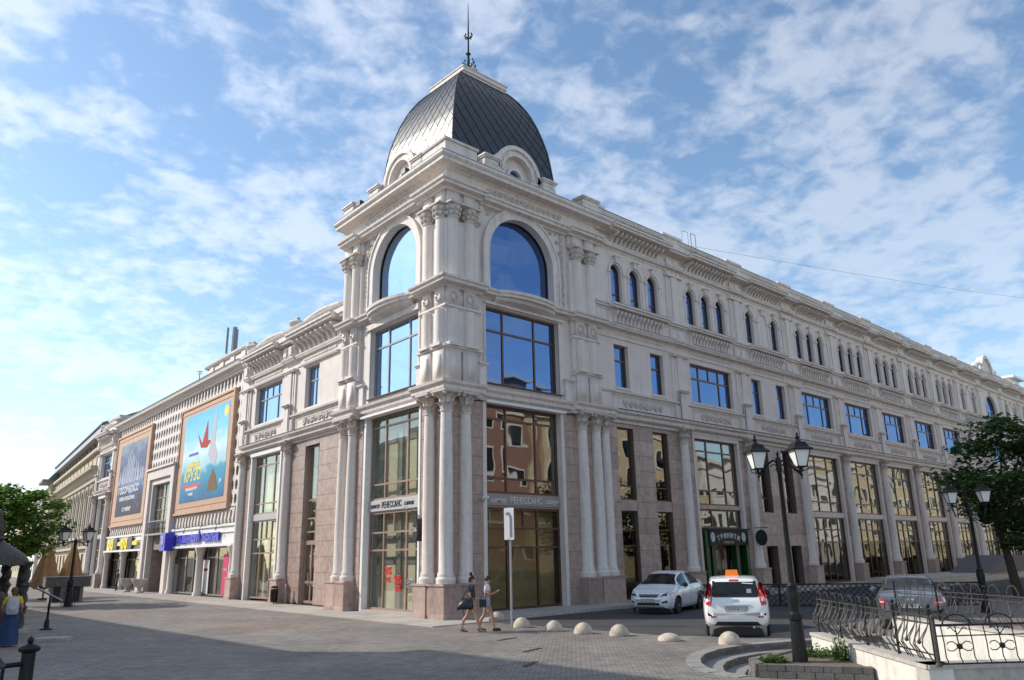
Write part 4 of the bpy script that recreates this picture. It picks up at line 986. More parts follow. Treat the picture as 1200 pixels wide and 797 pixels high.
# spotlights on the tower ledge
for fr, s, o in ((FL, 2.3, OL+0.6), (FL, 6.3, OL+0.6)):
    q = MB(); p = fr.P(s, 18.32, o); q.cube(p, (0.34, 0.22, 0.24), fr.ang); q.cube((p[0], p[1], 18.13), (0.08, 0.08, 0.18), fr.ang)
    tag(q.build('floodlight', 'black_plastic'), 'black floodlight on the tower ledge ' + ('beside the dormer, nearer the corner' if s < 4 else 'at its far left end'), 'floodlight')
# ================================================================== LEFT WING
def left_cornice(fr, a, b, parent=BLD, o=0.0, urn_at=None):
    c = (a+b)/2; hw = (b-a)/2
    MB().box(fr, a, b, 12.77, 13.52, o-0.4, o+0.03).build('band', 'stucco', parent)
    corbels(fr, c-hw+0.95, c+hw-0.95, 9, 12.84, 13.46, 0.66, o+0.03, parent, 'modillion_row', w=0.2)
    ribbon(fr, a, b, a+0.80, b-0.80, flat_cornice(o, 13.44, 13.84, 0.95), flat_cornice(o, 13.44, 13.84, 0.62), 'stucco_trim', 'cornice', parent)
    coping(fr, a+0.8, b-0.8, 13.84, o, o+0.96, parent)
    pp = MB()
    for s in (a+0.34, b-0.34): pp.box(fr, s-0.30, s+0.30, 12.84, 13.44, o+0.03, o+0.30); pp.box(fr, s-0.18, s+0.18, 12.9, 13.36, o+0.30, o+0.40)
    pp.box(fr, a, b, 13.82, 14.40, o-0.35, o+0.12); pp.prof(fr, a, b, [(o-0.4, 14.38), (o+0.16, 14.38), (o+0.24, 14.50), (o+0.26, 14.56), (o-0.4, 14.58)])
    n = 14; pts = [(c-2.0+4.0*i/n, 14.56+0.14*sin(pi*i/n)**0.8) for i in range(n+1)]
    pp.poly(fr, pts, o-0.3, o+0.12); pp.strip(fr, pts, [(x, z+0.09) for x, z in pts], o-0.34, o+0.2)
    pp.build('parapet', 'stucco_trim', parent)
def urn(fr, s, z, o, parent=BLD):
    p = fr.P(s, z, o); mb = MB(); mb.cube((p[0], p[1], z+0.22), (0.62, 0.62, 0.44), fr.ang)
    mb.lathe(p, [(0.30, 0.44), (0.16, 0.50), (0.14, 0.58), (0.44, 0.80), (0.50, 0.95), (0.46, 1.02), (0.20, 1.10), (0.10, 1.18), (0.14, 1.26), (0.05, 1.36)], 14)
    return mb.build('urn', 'stucco_trim', parent, angle=radians(50))
def left_bay(a, b, kind, seed, parent=BLD, glass='glass_sky'):
    c = (a+b)/2; o = 0.0; O = -0.10; zt = 8.06
    def back(s0, s1, z0, z1): MB().box(FL, s0, s1, z0, z1, O-0.5, O-0.028).build('wall', 'granite_back', parent)
    if kind == 'door':
        x0, x1 = 11.95, 13.55
        for (s0, s1) in ((a, x0), (x1, b)): back(s0, s1, 0, zt); panels(FL, s0, s1, 0.06, zt, O, 0.73)
        back(x0, x1, 7.75, zt); panels(FL, x0, x1, 7.75, zt, O, 0.35)
        MB().box(FL, x1-0.001, x1+0.02, 0, 7.75, O-0.7, O-0.02).build('reveal', 'granite', parent)
        window(FL, x0, x1, 2.95, 7.75, O-0.26, [x0+0.5], [3.45, 4.1, 5.0], 'brown_frame', 'glass_clear', fw=0.08)
        d = window(FL, x0, x1, 0.08, 2.95, O-0.26, [x0+0.8], [1.05], 'brown_frame', 'glass_clear', fw=0.12, name='door', backd=0.6)
        MB().tube([FL.P(x0+0.92, 0.9, O-0.16), FL.P(x0+0.92, 1.5, O-0.16)], 0.025, 6).build('handle', 'galvanised', d)
    else:
        w0, w1 = c-2.0, c+1.95
        for (s0, s1) in ((a, w0-0.16), (w1+0.16, b)): back(s0, s1, 0, zt); panels(FL, s0, s1, 0.06, zt, O, 0.73)
        st = MB(); st.box(FL, w0-0.16, w0, 0, 7.9, O-0.4, O+0.05); st.box(FL, w1, w1+0.16, 0, 7.9, O-0.4, O+0.05); st.box(FL, w0-0.16, w1+0.16, 7.9, zt+0.05, O-0.4, O+0.12); st.build('window_surround', 'white_sheet', parent)
        v = [w0+1.25, w1-1.25]
        window(FL, w0, w1, 4.62, 7.9, O-0.28, v, [5.2, 7.35], 'brown_frame', 'glass_clear', fw=0.08)
        MB().box(FL, w0, w1, 4.28, 4.62, O-0.35, O-0.16).build('spandrel', 'sign_band_light', parent)
        window(FL, w0, w1, 0.12, 4.28, O-0.28, v, [2.5, 3.25], 'brown_frame', 'glass_clear', fw=0.08, extra=[(w0+0.62, w0+0.68, 3.3, 4.2), (c-0.03, c+0.03, 3.3, 4.2)])
        ib = MB()
        for s in (w0+0.9, c+0.3, w1-0.7): ib.box(FL, s-0.12, s+0.12, 0.12, 4.2, O-0.56, O-0.50)
        ib.build('inner_frame', 'grey_frame', parent)
    belt_zone(FL, a, b, None, seed=seed, parent=parent)
    # upper storey
    z0, z1 = 9.76, 11.95
    holes = [(12.15, 13.75, z0, z1)] if kind == 'door' else [(c-1.85, c+1.85, z0, z1)]
    mb = MB(); wall(mb, FL, a, b, 9.58, 12.18, o-0.5, o+0.02, holes); mb.build('wall', 'stucco', parent)
    for h in holes:
        w = h[1]-h[0]
        if w > 3: window(FL, h[0], h[1], z0, z1, o-0.26, [h[0]+w*0.27, h[0]+w*0.73], [11.2], 'grey_frame', glass, fw=0.09, back='dark_room', extra=[(c-0.03, c+0.03, 11.25, 11.87)])
        else: window(FL, h[0], h[1], z0, z1, o-0.26, [h[0]+w*0.5], [11.2], 'grey_frame', glass, fw=0.09, back='dark_room')
    m2 = MB(); m2.box(FL, a, b, 12.16, 12.50, o-0.3, o+0.08); m2.prof(FL, c-2.0, c+2.0, [(o, 12.02), (o+0.16, 12.06), (o+0.20, 12.16), (o, 12.2)]); m2.build('frieze', 'stucco', parent)
    m3 = MB()
    for i in range(20): s = c-1.9+3.8*(i+0.5)/20; m3.box(FL, s-0.06, s+0.06, 12.34, 12.45, o+0.08, o+0.14)
    m3.build('dentils', 'stucco_trim', parent, stuff=True)
    ribbon(FL, a, b, a+0.75, b-0.75, cyma(o, 12.46, 12.76, 0.30), cyma(o, 12.46, 12.76, 0.42), 'stucco_trim', 'cornice', parent)
    left_cornice(FL, a, b)
left_bay(8.60, 15.46, 'door', 31); left_bay(15.46, 21.76, 'wide', 32)
for s in (15.46, 21.76): column(FL, s, 0.0); pier_upper(FL, s, z3=False); urn(FL, s, 13.9, -0.1)
MB().box(FL, 21.76, 22.6, 0, 8.06, -0.6, -0.1).build('wall', 'granite', BLD); MB().box(FL, 21.76, 22.7, 8.06, 14.3, -0.6, 0.05).build('wall', 'stucco', BLD)
# ---- cinema block with honeycomb screen, s 22.7 - 53
C0, C1 = 22.6, 53.0
MB().box(FL, C0, C1, 3.0, 13.95, -1.2, -0.30).build('wall', 'relief_back', BLD)
MB().box(FL, C0, C1, 13.6, 13.95, -1.2, 0.0).build('wall', 'stucco', BLD)
both_ = MB(); both_.prof(FL, C0, C1, [(-0.5, 13.78), (0.05, 13.78), (0.12, 13.92), (0.40, 13.98), (0.44, 14.12), (0.50, 14.20), (-0.5, 14.22)]); both_.build('cornice', 'stucco_trim', BLD)
coping(FL, C0, C1, 14.22, -0.6, 0.52)
def honeycomb(s0, s1, z0, z1, o):
    mb = MB(); ps, pz = 0.62, 0.80; n = 8
    ns = max(1, int(round((s1-s0)/ps))); ps = (s1-s0)/ns; nz = max(1, int(round((z1-z0)/pz))); pz = (z1-z0)/nz
    for i in range(ns):
        for j in range(nz):
            c = s0+ps*(i+0.5); zc = z0+pz*(j+0.5)+(pz*0.0)
            inn = [(c+ps*0.37*cos(2*pi*k/n), zc+pz*0.40*sin(2*pi*k/n)) for k in range(n)]
            out = []
            for k in range(n):
                x, z = cos(2*pi*k/n), sin(2*pi*k/n); m_ = max(abs(x), abs(z)); out.append((c+ps*0.5*x/m_, zc+pz*0.5*z/m_))
            mb.strip(FL, inn, out, o-0.06, o, closed=True)
    mb.build('honeycomb_screen', 'stucco_trim', BLD, stuff=True)
P1 = (24.0, 34.2, 5.35, 12.55); P2 = (41.95, 52.2, 5.2, 12.75)
honeycomb(22.7, P1[0], 5.3, 13.7, -0.12); honeycomb(P1[0], P1[1], 12.75, 13.75, -0.12); honeycomb(P1[1], P2[0], 8.9, 13.75, -0.12); honeycomb(P2[0], P2[1], 12.95, 13.75, -0.12); honeycomb(52.2, 53.0, 5.3, 13.7, -0.12)
def fins(s0, s1, z0, z1, o):
    mb = MB(); n = int((s1-s0)/0.62)
    for i in range(n):
        c = s0+(s1-s0)*(i+0.5)/n
        mb.prof(FL, c-0.12, c+0.12, [(o-0.3, z0), (o+0.02, z0), (o+0.05, z0+0.2), (o-0.02, z1-0.15), (o-0.02, z1), (o-0.3, z1)])
        mb.strip(FL, arc(c+0.31*(s1-s0)/n/0.62, z1-0.3, 0.16, 6), arc(c+0.31*(s1-s0)/n/0.62, z1-0.3, 0.3, 6), o-0.1, o+0.01)
    mb.build('fin_row', 'stucco_trim', BLD, stuff=True)
fins(22.8, 34.0, 4.35, 5.25, -0.1); fins(40.9, 52.4, 4.3, 5.15, -0.1)
# attic blocks above the block
for (s0, s1) in ((22.3, 30.0), (53.2, 57.0)):
    m = MB(); m.box(FL, s0, s1, 14.2, 15.0, -1.5, -0.1); m.prof(FL, s0-0.2, s1+0.2, [(-1.6, 15.0), (0.0, 15.0), (0.10, 15.12), (0.12, 15.24), (-1.6, 15.26)])
    for k in range(4): s_ = s0+(s1-s0)*(k+0.5)/4; m.box(FL, s_-0.35, s_+0.35, 14.3, 14.95, -0.1, -0.02)
    m.build('attic_block', 'stucco_trim', BLD)
# portal arch between the shops
m = MB(); m.box(FL, 34.4, 35.1, 0, 8.9, -0.4, 0.25); m.box(FL, 40.3, 41.0, 0, 8.9, -0.4, 0.25); m.box(FL, 35.1, 40.3, 8.2, 8.9, -0.4, 0.25); m.box(FL, 34.3, 41.1, 8.9, 9.05, -0.4, 0.38)
m.box(FL, 35.1, 35.5, 0, 8.2, -0.4, 0.08); m.box(FL, 39.9, 40.3, 0, 8.2, -0.4, 0.08); m.box(FL, 35.5, 39.9, 7.8, 8.2, -0.4, 0.08); m.build('portal_frame', 'stucco', BLD)
window(FL, 35.5, 39.9, 4.15, 7.8, -0.30, [36.6, 37.7, 38.8], [5.0, 5.9, 6.8], 'grey_frame', 'glass_smoke', fw=0.07, back='dark_room')
m = MB(); m.box(FL, 35.5, 39.9, 4.02, 4.15, -0.3, 0.3)
for k in range(16):
    s = 35.7+4.0*k/15; m.tube([FL.P(s, 4.15, 0.22), FL.P(s-0.06, 4.6, 0.26), FL.P(s+0.05, 5.0, 0.22)], 0.02, 4)
m.box(FL, 35.5, 39.9, 5.0, 5.06, 0.18, 0.26); m.box(FL, 35.5, 39.9, 4.55, 4.6, 0.2, 0.24); m.build('balcony', 'grey_frame', BLD)
MB().box(FL, 35.5, 39.9, 0.0, 4.02, -2.6, -2.5).build('recess', 'granite', BLD)
MB().box(FL, 39.88, 39.98, 0, 4.02, -2.6, -0.3).build('recess', 'granite', BLD)
# shop fronts
def shopfront(s0, s1, seed):
    m = MB(); m.box(FL, s0, s1, 3.0, 4.30, -0.5, -0.02); m.box(FL, s0, s1, 2.98, 3.12, -0.3, 0.22); m.box(FL, s0, s1, 4.15, 4.30, -0.3, 0.08); m.box(FL, s0, s1, 3.78, 3.84, -0.1, 0.06); m.build('fascia', 'white_sheet', BLD)
    n = 3; w = s1-s0
    for k in range(n):
        s = s0+0.35+(w-0.7)*k/(n-1); c = MB(); p = FL.P(s, 0, -0.08)
        c.lathe((p[0], p[1], 0), [(0.30, 0), (0.30, 0.2), (0.24, 0.3), (0.22, 1.6), (0.20, 2.4), (0.24, 2.5), (0.34, 2.85), (0.36, 2.98)], 12); c.build('shop_pillar', 'stucco', BLD, angle=radians(40))
    for k in range(n-1):
        a = s0+0.35+(w-0.7)*k/(n-1)+0.35; b = s0+0.35+(w-0.7)*(k+1)/(n-1)-0.35; q = b-a
        window(FL, a, b, 0.08, 2.98, -0.45, [a+q*0.3, a+q*0.62] if k == 0 else [a+q*0.36, a+q*0.66], [2.35], 'grey_frame' if seed == 1 else 'black_iron', 'glass_smoke', fw=0.08, back='blind' if seed == 1 and k == 0 else 'dark_room', name='shop_window', backd=0.5)
shopfront(22.2, 34.3, 1); shopfront(41.1, 52.6, 2)
# far pavilion bay with two columns
left_bay(53.0, 59.0, 'wide', 35)
for s in (53.3, 58.6): column(FL, s, 0.15); pier_upper(FL, s, z3=False); urn(FL, s, 13.9, -0.1)

# ---- roofs and closed volume behind the facades
def slab(pts, z0, z1):
    n = len(pts); mbx = MB(); mbx.add([(x, y, z0) for x, y in pts]+[(x, y, z1) for x, y in pts], [tuple(range(n-1, -1, -1)), tuple(range(n, 2*n))]+[(i, (i+1) % n, n+(i+1) % n, n+i) for i in range(n)]); return mbx
lp = lambda s, o: FL.P(s, 0, o)[:2]
slab([(1.2, 1.0), (95, 1.0), (95, 22), (9.0, 22), (1.2, 9.0)], 0.0, 17.95).build('inner_block', 'dark_room', BLD)
slab([(0.3, 0.35), (95, 0.35), (95, 22.2), (8.5, 22.2), (8.5, 8.3), (0.3, 8.3)], 17.95, 18.08).build('roof', 'roof_metal', BLD)
slab([lp(8.3, -1.3), lp(59.0, -1.3), lp(59.0, -20), lp(8.3, -20)], 0.0, 13.6).build('inner_block', 'dark_room', BLD)
slab([lp(8.3, -0.35), lp(59.0, -0.35), lp(59.0, -20), lp(8.3, -20)], 13.6, 13.75).build('roof', 'roof_metal', BLD)
MB().box(FL, 58.6, 59.0, 0, 14.0, -20, -0.4).build('wall', 'stucco', BLD)

# ================================================================== SIGNS ON THE BUILDING (things of their own)
def sign(name, label, cat='sign', group=None): return thing(name, label, cat, (0, 0, 0), 0, group)
t = sign('shop_sign', 'bronze lettering band РЕНЕССАНС across the shaded window left of the white road sign')
MB().box(FR, RW[0]+0.05, RW[1]-0.05, 4.06, 4.46, oR-0.215, oR-0.16).build('board', 'sign_band', t)
text_on(FR, 'РЕНЕССАНС', 0.36, 3.72, 4.26, oR-0.155, 'ink_pale', t, width=1.75); text_on(FR, 'САЛОН', 0.22, 1.0+1.15, 4.26, oR-0.155, 'ink_pale', t, width=0.72, shear=0.2) if False else None
text_on(FR, 'центр', 0.26, 2.18, 4.26, oR-0.155, 'ink_pale', t, width=0.80, shear=0.3); text_on(FR, 'салон', 0.26, 5.22, 4.26, oR-0.155, 'ink_pale', t, width=0.80, shear=0.3)
t = sign('shop_sign', 'pale lettering band РЕНЕССАНС over the sunlit window with red sale numbers')
MB().box(FL, LW[0]+0.05, LW[1]-0.05, 4.04, 4.46, oL-0.235, oL-0.18).build('board', 'sign_band_light', t)
text_on(FL, 'РЕНЕССАНС', 0.36, 4.12, 4.25, oL-0.175, 'sign_dark', t, width=1.55); text_on(FL, 'центр', 0.26, 5.45, 4.25, oL-0.175, 'sign_dark', t, width=0.75, shear=0.3); text_on(FL, 'салон', 0.26, 2.80, 4.25, oL-0.175, 'sign_dark', t, width=0.72, shear=0.3)
t = sign('window_sticker', 'red 20% and 50% sale numbers stuck on the sunlit shop window', 'sticker')
text_on(FL, '20%', 0.46, 4.45, 1.62, oL-0.30, 'ink_red', t, bold=0.0, width=0.55); text_on(FL, '20%', 0.30, 4.45, 1.28, oL-0.30, 'ink_red', t, bold=0.0, width=0.45)
text_on(FL, '50%', 0.46, 3.72, 1.30, oL-0.30, 'ink_red', t, bold=0.0, width=0.55); text_on(FL, '50%', 0.32, 3.70, 0.95, oL-0.30, 'ink_red', t, bold=0.0, width=0.45)
text_on(FL, '50%', 0.42, 2.78, 1.15, oL-0.30, 'grey_frame', t, bold=0.01, width=0.55)
# pub entrance
t = sign('pub_entrance', 'dark green pub entrance surround with arched white name ТРИНИТИ on black fascia', 'shop front')
ca = 17.9; x0, x1 = 15.95, 20.0
m = MB(); m.box(FR, x0, x0+0.28, 0.1, 3.2, -0.4, 0.06); m.box(FR, x1-0.28, x1, 0.1, 3.2, -0.4, 0.06); m.box(FR, x0+0.75, x0+1.05, 0.1, 2.5, -0.45, -0.1); m.box(FR, x1-1.05, x1-0.75, 0.1, 2.5, -0.45, -0.1); m.build('post', 'shop_green', t)
m = MB(); m.box(FR, x0+0.28, x1-0.28, 2.42, 3.2, -0.4, 0.12); m.box(FR, x0-0.03, x1+0.03, 3.2, 3.27, -0.4, 0.2); m.build('fascia', 'ink_black', t)
m = MB(); m.box(FR, x0+0.28, x1-0.28, 0.1, 2.42, -0.55, -0.5); m.build('dark_glazing', 'car_glass', t)
d = MB().box(FR, ca-0.6, ca+0.6, 0.1, 2.35, -0.49, -0.44).build('door', 'timber', t)
for sg in (-1, 1): MB().box(FR, ca+sg*0.3-0.22, ca+sg*0.3+0.22, 0.5, 2.2, -0.44, -0.42).build('door_glass', 'car_glass', d)
word = 'ТРИНИТИ'; R_ = 3.2
for k, ch in enumerate(word):
    a = (k-3)*0.098; cxp = 17.95+R_*sin(a); czp = 2.90-R_*(1-cos(a))
    me = text_mesh(ch, 0.34, 0.012, bold=0.006); me.materials.clear(); me.materials.append(MATS['ink_pale'])
    for v in me.vertices:
        x, y, d_ = v.co.x, v.co.y, v.co.z; xr = x*cos(a)+y*sin(a); yr = -x*sin(a)+y*cos(a); v.co = Vector(FR.P(cxp+xr, czp+yr, 0.135+d_))
    obj_from(me, 'letter', t)
text_on(FR, 'ИРИШ ПАБ', 0.17, 17.95, 2.56, 0.135, 'galvanised', t, width=0.95)
for s in (16.50, 19.40):
    m = MB(); p = FR.P(s, 2.8, 0.13); n = 14; ring = [(s+0.17*cos(2*pi*i/n), 2.83+0.24*sin(2*pi*i/n)) for i in range(n)]; rin = [(s+0.09*cos(2*pi*i/n), 2.83+0.15*sin(2*pi*i/n)) for i in range(n)]
    m.strip(FR, rin, ring, 0.12, 0.15, closed=True); m.box(FR, s-0.03, s+0.03, 2.72, 2.94, 0.12, 0.15); m.build('emblem', 'ink_pale', t)
t = sign('hanging_sign', 'oval dark green sign hanging from an iron arm by the fourth column')
m = MB(); m.tube([FR.P(20.6, 3.32, 0.1), FR.P(20.6, 3.32, 0.95)], 0.02, 6); m.tube([FR.P(20.6, 3.32, 0.5), FR.P(20.6, 3.22, 0.5)], 0.012, 6); m.build('arm', 'black_iron', t)
m = MB(); n = 20; m.add([(20.6+sg*0.03+0.0, -0.5-0.34*cos(2*pi*i/n), 2.80+0.42*sin(2*pi*i/n)) for sg in (-1, 1) for i in range(n)], [tuple(range(n-1, -1, -1)), tuple(range(n, 2*n))]+[(i, (i+1) % n, n+(i+1) % n, n+i) for i in range(n)]); bd = m.build('board', 'ink_black', t)
m = MB()
for (dy, dz) in ((0, 0.12), (-0.1, -0.02), (0.1, -0.02)): m.ball((20.56, -0.5+dy, 2.84+dz), 0.08, 8, 5, (0.3, 1, 1))
m.build('clover', 'shop_green', t)
t = sign('shop_sign', 'long blue lettering sign with square blue box under the sea poster')
m = MB(); m.box(FL, 33.2, 34.35, 2.85, 4.05, 0.1, 0.75); m.build('logo_box', 'ink_blue', t)
text_on(FL, 'ПФ', 0.9, 33.78, 3.45, 0.76, 'ink_pale', t, width=0.6, bold=0.02)
text_on(FL, 'АКАДЕМИЧЕСКИЙ', 0.56, 30.3, 3.55, 0.10, 'ink_blue', t, width=4.5, bold=0.05, depth=0.05); text_on(FL, 'ПАССАЖ БАНК', 0.56, 26.1, 3.55, 0.10, 'ink_blue', t, width=3.0, bold=0.05, depth=0.05)
m = MB()
for s in (24.5, 27.4, 30.5, 32.6): m.tube([FL.P(s, 4.3, 0.05), FL.P(s, 4.25, 0.35), FL.P(s, 3.98, 0.38)], 0.02, 5); m.ball(FL.P(s, 3.98, 0.38), 0.06, 6, 4)
m.build('lamp_arm', 'grey_flashing', t)
t = sign('shop_sign', 'yellow and black mobile phone shop sign on the far white fascia')
for k, (c, w, mt) in enumerate(((50.9, 0.8, 'sign_yellow'), (50.0, 0.8, 'sign_yellow'), (48.9, 1.1, 'sign_dark'), (47.6, 1.1, 'sign_yellow'), (46.6, 0.9, 'sign_yellow'), (45.6, 0.9, 'sign_yellow'), (44.4, 1.2, 'sign_dark'), (43.0, 1.3, 'sign_yellow'))):
    if mt == 'sign_yellow' and w < 1:
        m = MB(); n = 14; m.strip(FL, [(c+0.14*cos(2*pi*i/n), 3.55+0.16*sin(2*pi*i/n)) for i in range(n)], [(c+0.42*cos(2*pi*i/n), 3.55+0.45*sin(2*pi*i/n)) for i in range(n)], 0.08, 0.2, closed=True); m.build('letter', mt, t)
    else: MB().box(FL, c-w/2, c+w/2, 3.45 if mt == 'sign_yellow' else 3.15, 3.75 if mt == 'sign_yellow' else 4.1, 0.08, 0.2).build('panel', mt, t)
MB().box(FL, 41.4, 51.6, 3.12, 3.22, 0.02, 0.1).build('rail', 'sign_dark', t)
# posters
def poster(label, P, inner, pm, texts, extra=None):
    t = sign('wall_poster', label, 'poster'); s0, s1, z0, z1 = P; a, b, c, d = inner; m = MB()
    for (x0, x1, y0, y1) in ((s0, a, z0, z1), (b, s1, z0, z1), (a, b, z0, c), (a, b, d, z1)): m.box(FL, x0, x1, y0, y1, -0.3, 0.02)
    m.build('border', 'poster_frame', t)
    m = MB(); w = 0.14
    for (x0, x1, y0, y1) in ((s0-w, s0, z0-w, z1+w), (s1, s1+w, z0-w, z1+w), (s0, s1, z0-w, z0), (s0, s1, z1, z1+w)): m.box(FL, x0, x1, y0, y1, -0.35, 0.10)
    m.box(FL, s0, s1, z0+0.28, z0+0.34, 0.02, 0.05); m.box(FL, s0, s1, z1-0.34, z1-0.28, 0.02, 0.05); m.build('frame', 'poster_frame', t)
    MB().box(FL, a, b, c, d, -0.2, 0.035).build('print', pm, t)
    for (tx, sz, s, z, mt, wd) in texts: text_on(FL, tx, sz, s, z, 0.04, mt, t, width=wd, depth=0.006, bold=0.02)
    return t
t = poster('tall brown-framed poster of blue sea and sky with yellow title КРУЗО', P1, (24.7, 33.3, 6.0, 12.0), 'print_sea', [('КРУЗО', 1.15, 30.9, 7.75, 'sign_yellow', 3.3), ('РОБИНЗОН', 0.5, 30.8, 8.45, 'sign_yellow', 2.3), ('ОЧЕНЬ ОБИТАЕМЫЙ ОСТРОВ', 0.22, 30.9, 6.85, 'ink_pale', 2.4), ('В КИНО', 0.2, 31.0, 6.5, 'ink_pale', 1.0), ('6+', 0.5, 25.4, 7.0, 'ink_pale', 0.45), ('ПРЕМЬЕРА', 0.2, 31.0, 9.2, 'ink_blue', 2.0)])
MB().poly(FL, [(32.9, 7.15), (29.0, 7.15), (29.3, 6.95), (32.6, 6.95)], 0.03, 0.045).build('hull', 'ink_red', t)
# plain generic figures instead of the film characters: a gull, a pelican-like bird, a sail and a sun
m = MB(); m.poly(FL, [(30.5, 10.6), (29.4, 9.8), (28.6, 11.3), (28.3, 9.9), (27.6, 9.8), (28.4, 9.4), (29.6, 9.5)], 0.03, 0.045); m.build('red_bird', 'cloth_red', t)
m = MB(); m.poly(FL, [(27.9, 9.3), (27.3, 11.6), (26.9, 11.7), (26.9, 9.5), (26.3, 8.8), (26.6, 8.0), (27.4, 8.3), (28.1, 8.9)], 0.03, 0.046); m.build('grey_bird', 'backpack_grey', t)
m = MB(); m.poly(FL, [(27.8, 6.5), (25.9, 6.5), (26.3, 7.4), (26.9, 7.9), (27.5, 7.2)], 0.03, 0.047); m.build('rock', 'timber', t)
m = MB(); m.poly(FL, [(25.2+0.38*cos(k*pi/8), 11.4+0.38*sin(k*pi/8)) for k in range(16)], 0.03, 0.046); m.build('sun_disc', 'sign_yellow', t)
t = poster('tall brown-framed dark blue poster with white lettering, farther from the tower', P2, (42.9, 50.9, 5.9, 12.0), 'print_city', [('ГОССИ КЛАСС', 0.8, 47.3, 8.0, 'ink_pale', 6.2), ('КИНО КЛАССИКА', 0.4, 47.4, 7.3, 'ink_pale', 4.8), ('С 7 ИЮНЯ', 0.42, 47.3, 6.4, 'ink_pale', 2.6), ('К', 0.5, 43.9, 6.6, 'ink_red', 0.4)])
rnd = random.Random(3); m = MB()
for k in range(14):
    s = 43.6+6.6*k/13+rnd.uniform(-0.2, 0.2); h = 0.7+1.9*math.exp(-((k-7)/4)**2)*rnd.uniform(0.6, 1.1)
    m.poly(FL, [(s-0.12, 8.6), (s+0.14, 8.6), (s+0.10, 8.6+h), (s+0.02, 8.6+h+0.35), (s-0.08, 8.6+h)], 0.03, 0.043)
m.build('pale_figures', 'backpack_grey', t)
for (s0, s1, lab, mt, tx) in ((24.0, 24.9, 'magenta standing banner in the last shop window nearest the corner', 'magenta', 'НОВИНКА'), (27.3, 28.4, 'white and magenta advert panel in the shop window under the sea poster', 'sign_white', 'СКИДКИ')):
    t = sign('window_advert', lab, 'banner'); MB().box(FL, s0, s1, 0.15, 2.5 if mt == 'magenta' else 2.2, -0.40, -0.37).build('sheet', mt, t)
    text_on(FL, tx, 0.2, (s0+s1)/2, 1.6, -0.365, 'ink_pale' if mt == 'magenta' else 'magenta', t, width=0.7)
t = sign('notice', 'small yellow notice on the dark doorway of the phone shop'); MB().box(FL, 43.1, 43.8, 1.45, 2.05, -0.40, -0.38).build('sheet', 'sign_yellow', t)
t = sign('number_plate', 'white oval number plaque with dark text fixed to the granite between corner columns'); m = MB(); m.add([( *FL.P(1.55+0.16*cos(k*pi/8), 3.15+0.3*sin(k*pi/8), o_),)[:3] if False else FL.P(1.55+0.17*cos(k*pi/8), 3.15+0.42*sin(k*pi/8), o_) for o_ in (OL+0.02, OL+0.32) for k in range(16)], [tuple(range(15, -1, -1)), tuple(range(16, 32))]+[(i, (i+1) % 16, 16+(i+1) % 16, 16+i) for i in range(16)]); m.build('plaque', 'ink_black', t)
text_on(FL, '2/6', 0.24, 1.55, 3.15, OL+0.325, 'ink_pale', t, width=0.26)

# security cameras, antennas, roof frames
def cctv(label, fr, s, z, o):
    t = thing('security_camera', label, 'camera', (0, 0, 0)); p = Vector(fr.P(s, z, o)); n = Vector((fr.n.x, fr.n.y, 0))
    MB().tube([p, p+n*0.25+Vector((0, 0, -0.12)), p+n*0.35+Vector((0, 0, 0.02))], 0.025, 6).build('bracket', 'grey_frame', t)
    c = p+n*0.38+Vector((0, 0, 0.05)); MB().cube((c.x, c.y, c.z), (0.24, 0.08, 0.08), atan2(n.y, n.x)+0.4).build('housing', 'camera_white', t)
cctv('white security camera on the corner pier beside the sunlit shop window', FL, 2.15, 3.95, OL)
cctv('small security camera between the corner columns on the shaded side', FR, 1.05, 4.25, 0.03)
cctv('security camera high on the column between the yellow reflecting windows', FR, 46.1, 4.6, 0.0)
t = thing('cell_antenna', 'grey mobile phone antenna with three panels on a tripod above the left wing roof', 'antenna', (0, 0, 0))
ap = Vector(FL.P(29.9, 15.2, -1.6)); m = MB()
for k in range(3):
    q = 2*pi*k/3; m.tube([ap+Vector((0.7*cos(q), 0.7*sin(q), 0)), ap+Vector((0, 0, 1.2))], 0.03, 5)
m.tube([ap, ap+Vector((0, 0, 3.2))], 0.045, 6); m.build('tripod', 'iron_worn', t)
for k in range(3):
    q = 2*pi*k/3+0.5; c = ap+Vector((0.36*cos(q), 0.36*sin(q), 2.15)); MB().cube(tuple(c), (0.12, 0.24, 1.9), q).build('panel', 'grey_frame', t)
for (s, lab) in ((34.0, 'small roof aerial far along the left wing beyond the phone antenna'), (9.9, 'small roof aerial just left of the tower')):
    m = MB(); p = Vector(FL.P(s, 14.5, -0.8)); m.tube([p, p+Vector((0, 0, 1.3))], 0.03, 5)
    m.tube([p+Vector((-0.25, -0.1, 1.2)), p+Vector((0.25, 0.1, 1.3))], 0.025, 5); m.tube([p+Vector((0.1, -0.25, 1.05)), p+Vector((-0.1, 0.25, 1.1))], 0.025, 5); tag(m.build('roof_aerial', 'iron_worn'), lab, 'aerial')
for (s, lab, big) in ((16.0, 'metal window-like frame standing on the parapet edge near the tower', 1), (46.6, 'thin metal bracket on the parapet far along the roof', 0)):
    t = thing('roof_frame', lab, 'frame', FR.P(s, 18.3, 0.1)); m = MB()
    w, h = (1.0, 1.25) if big else (1.1, 0.55)
    m.tube([(0, 0, 0), (0, 0, h), (w*0.6, 0, h+0.05), (w*0.6, 0, 0)], 0.035, 4); m.build('bar', 'sign_white' if big else 'galvanised', t)
    m = MB(); m.tube([(w*0.75, -0.1, -0.2), (w*0.75, -0.1, h), (w*1.2, -0.1, h), (w*1.2, -0.1, -0.2)], 0.03, 4); m.build('bar', 'galvanised', t)
w_ = MB(); p0 = Vector((16.6, -0.3, 18.7)); p1 = Vector((88, -20, 24.5))
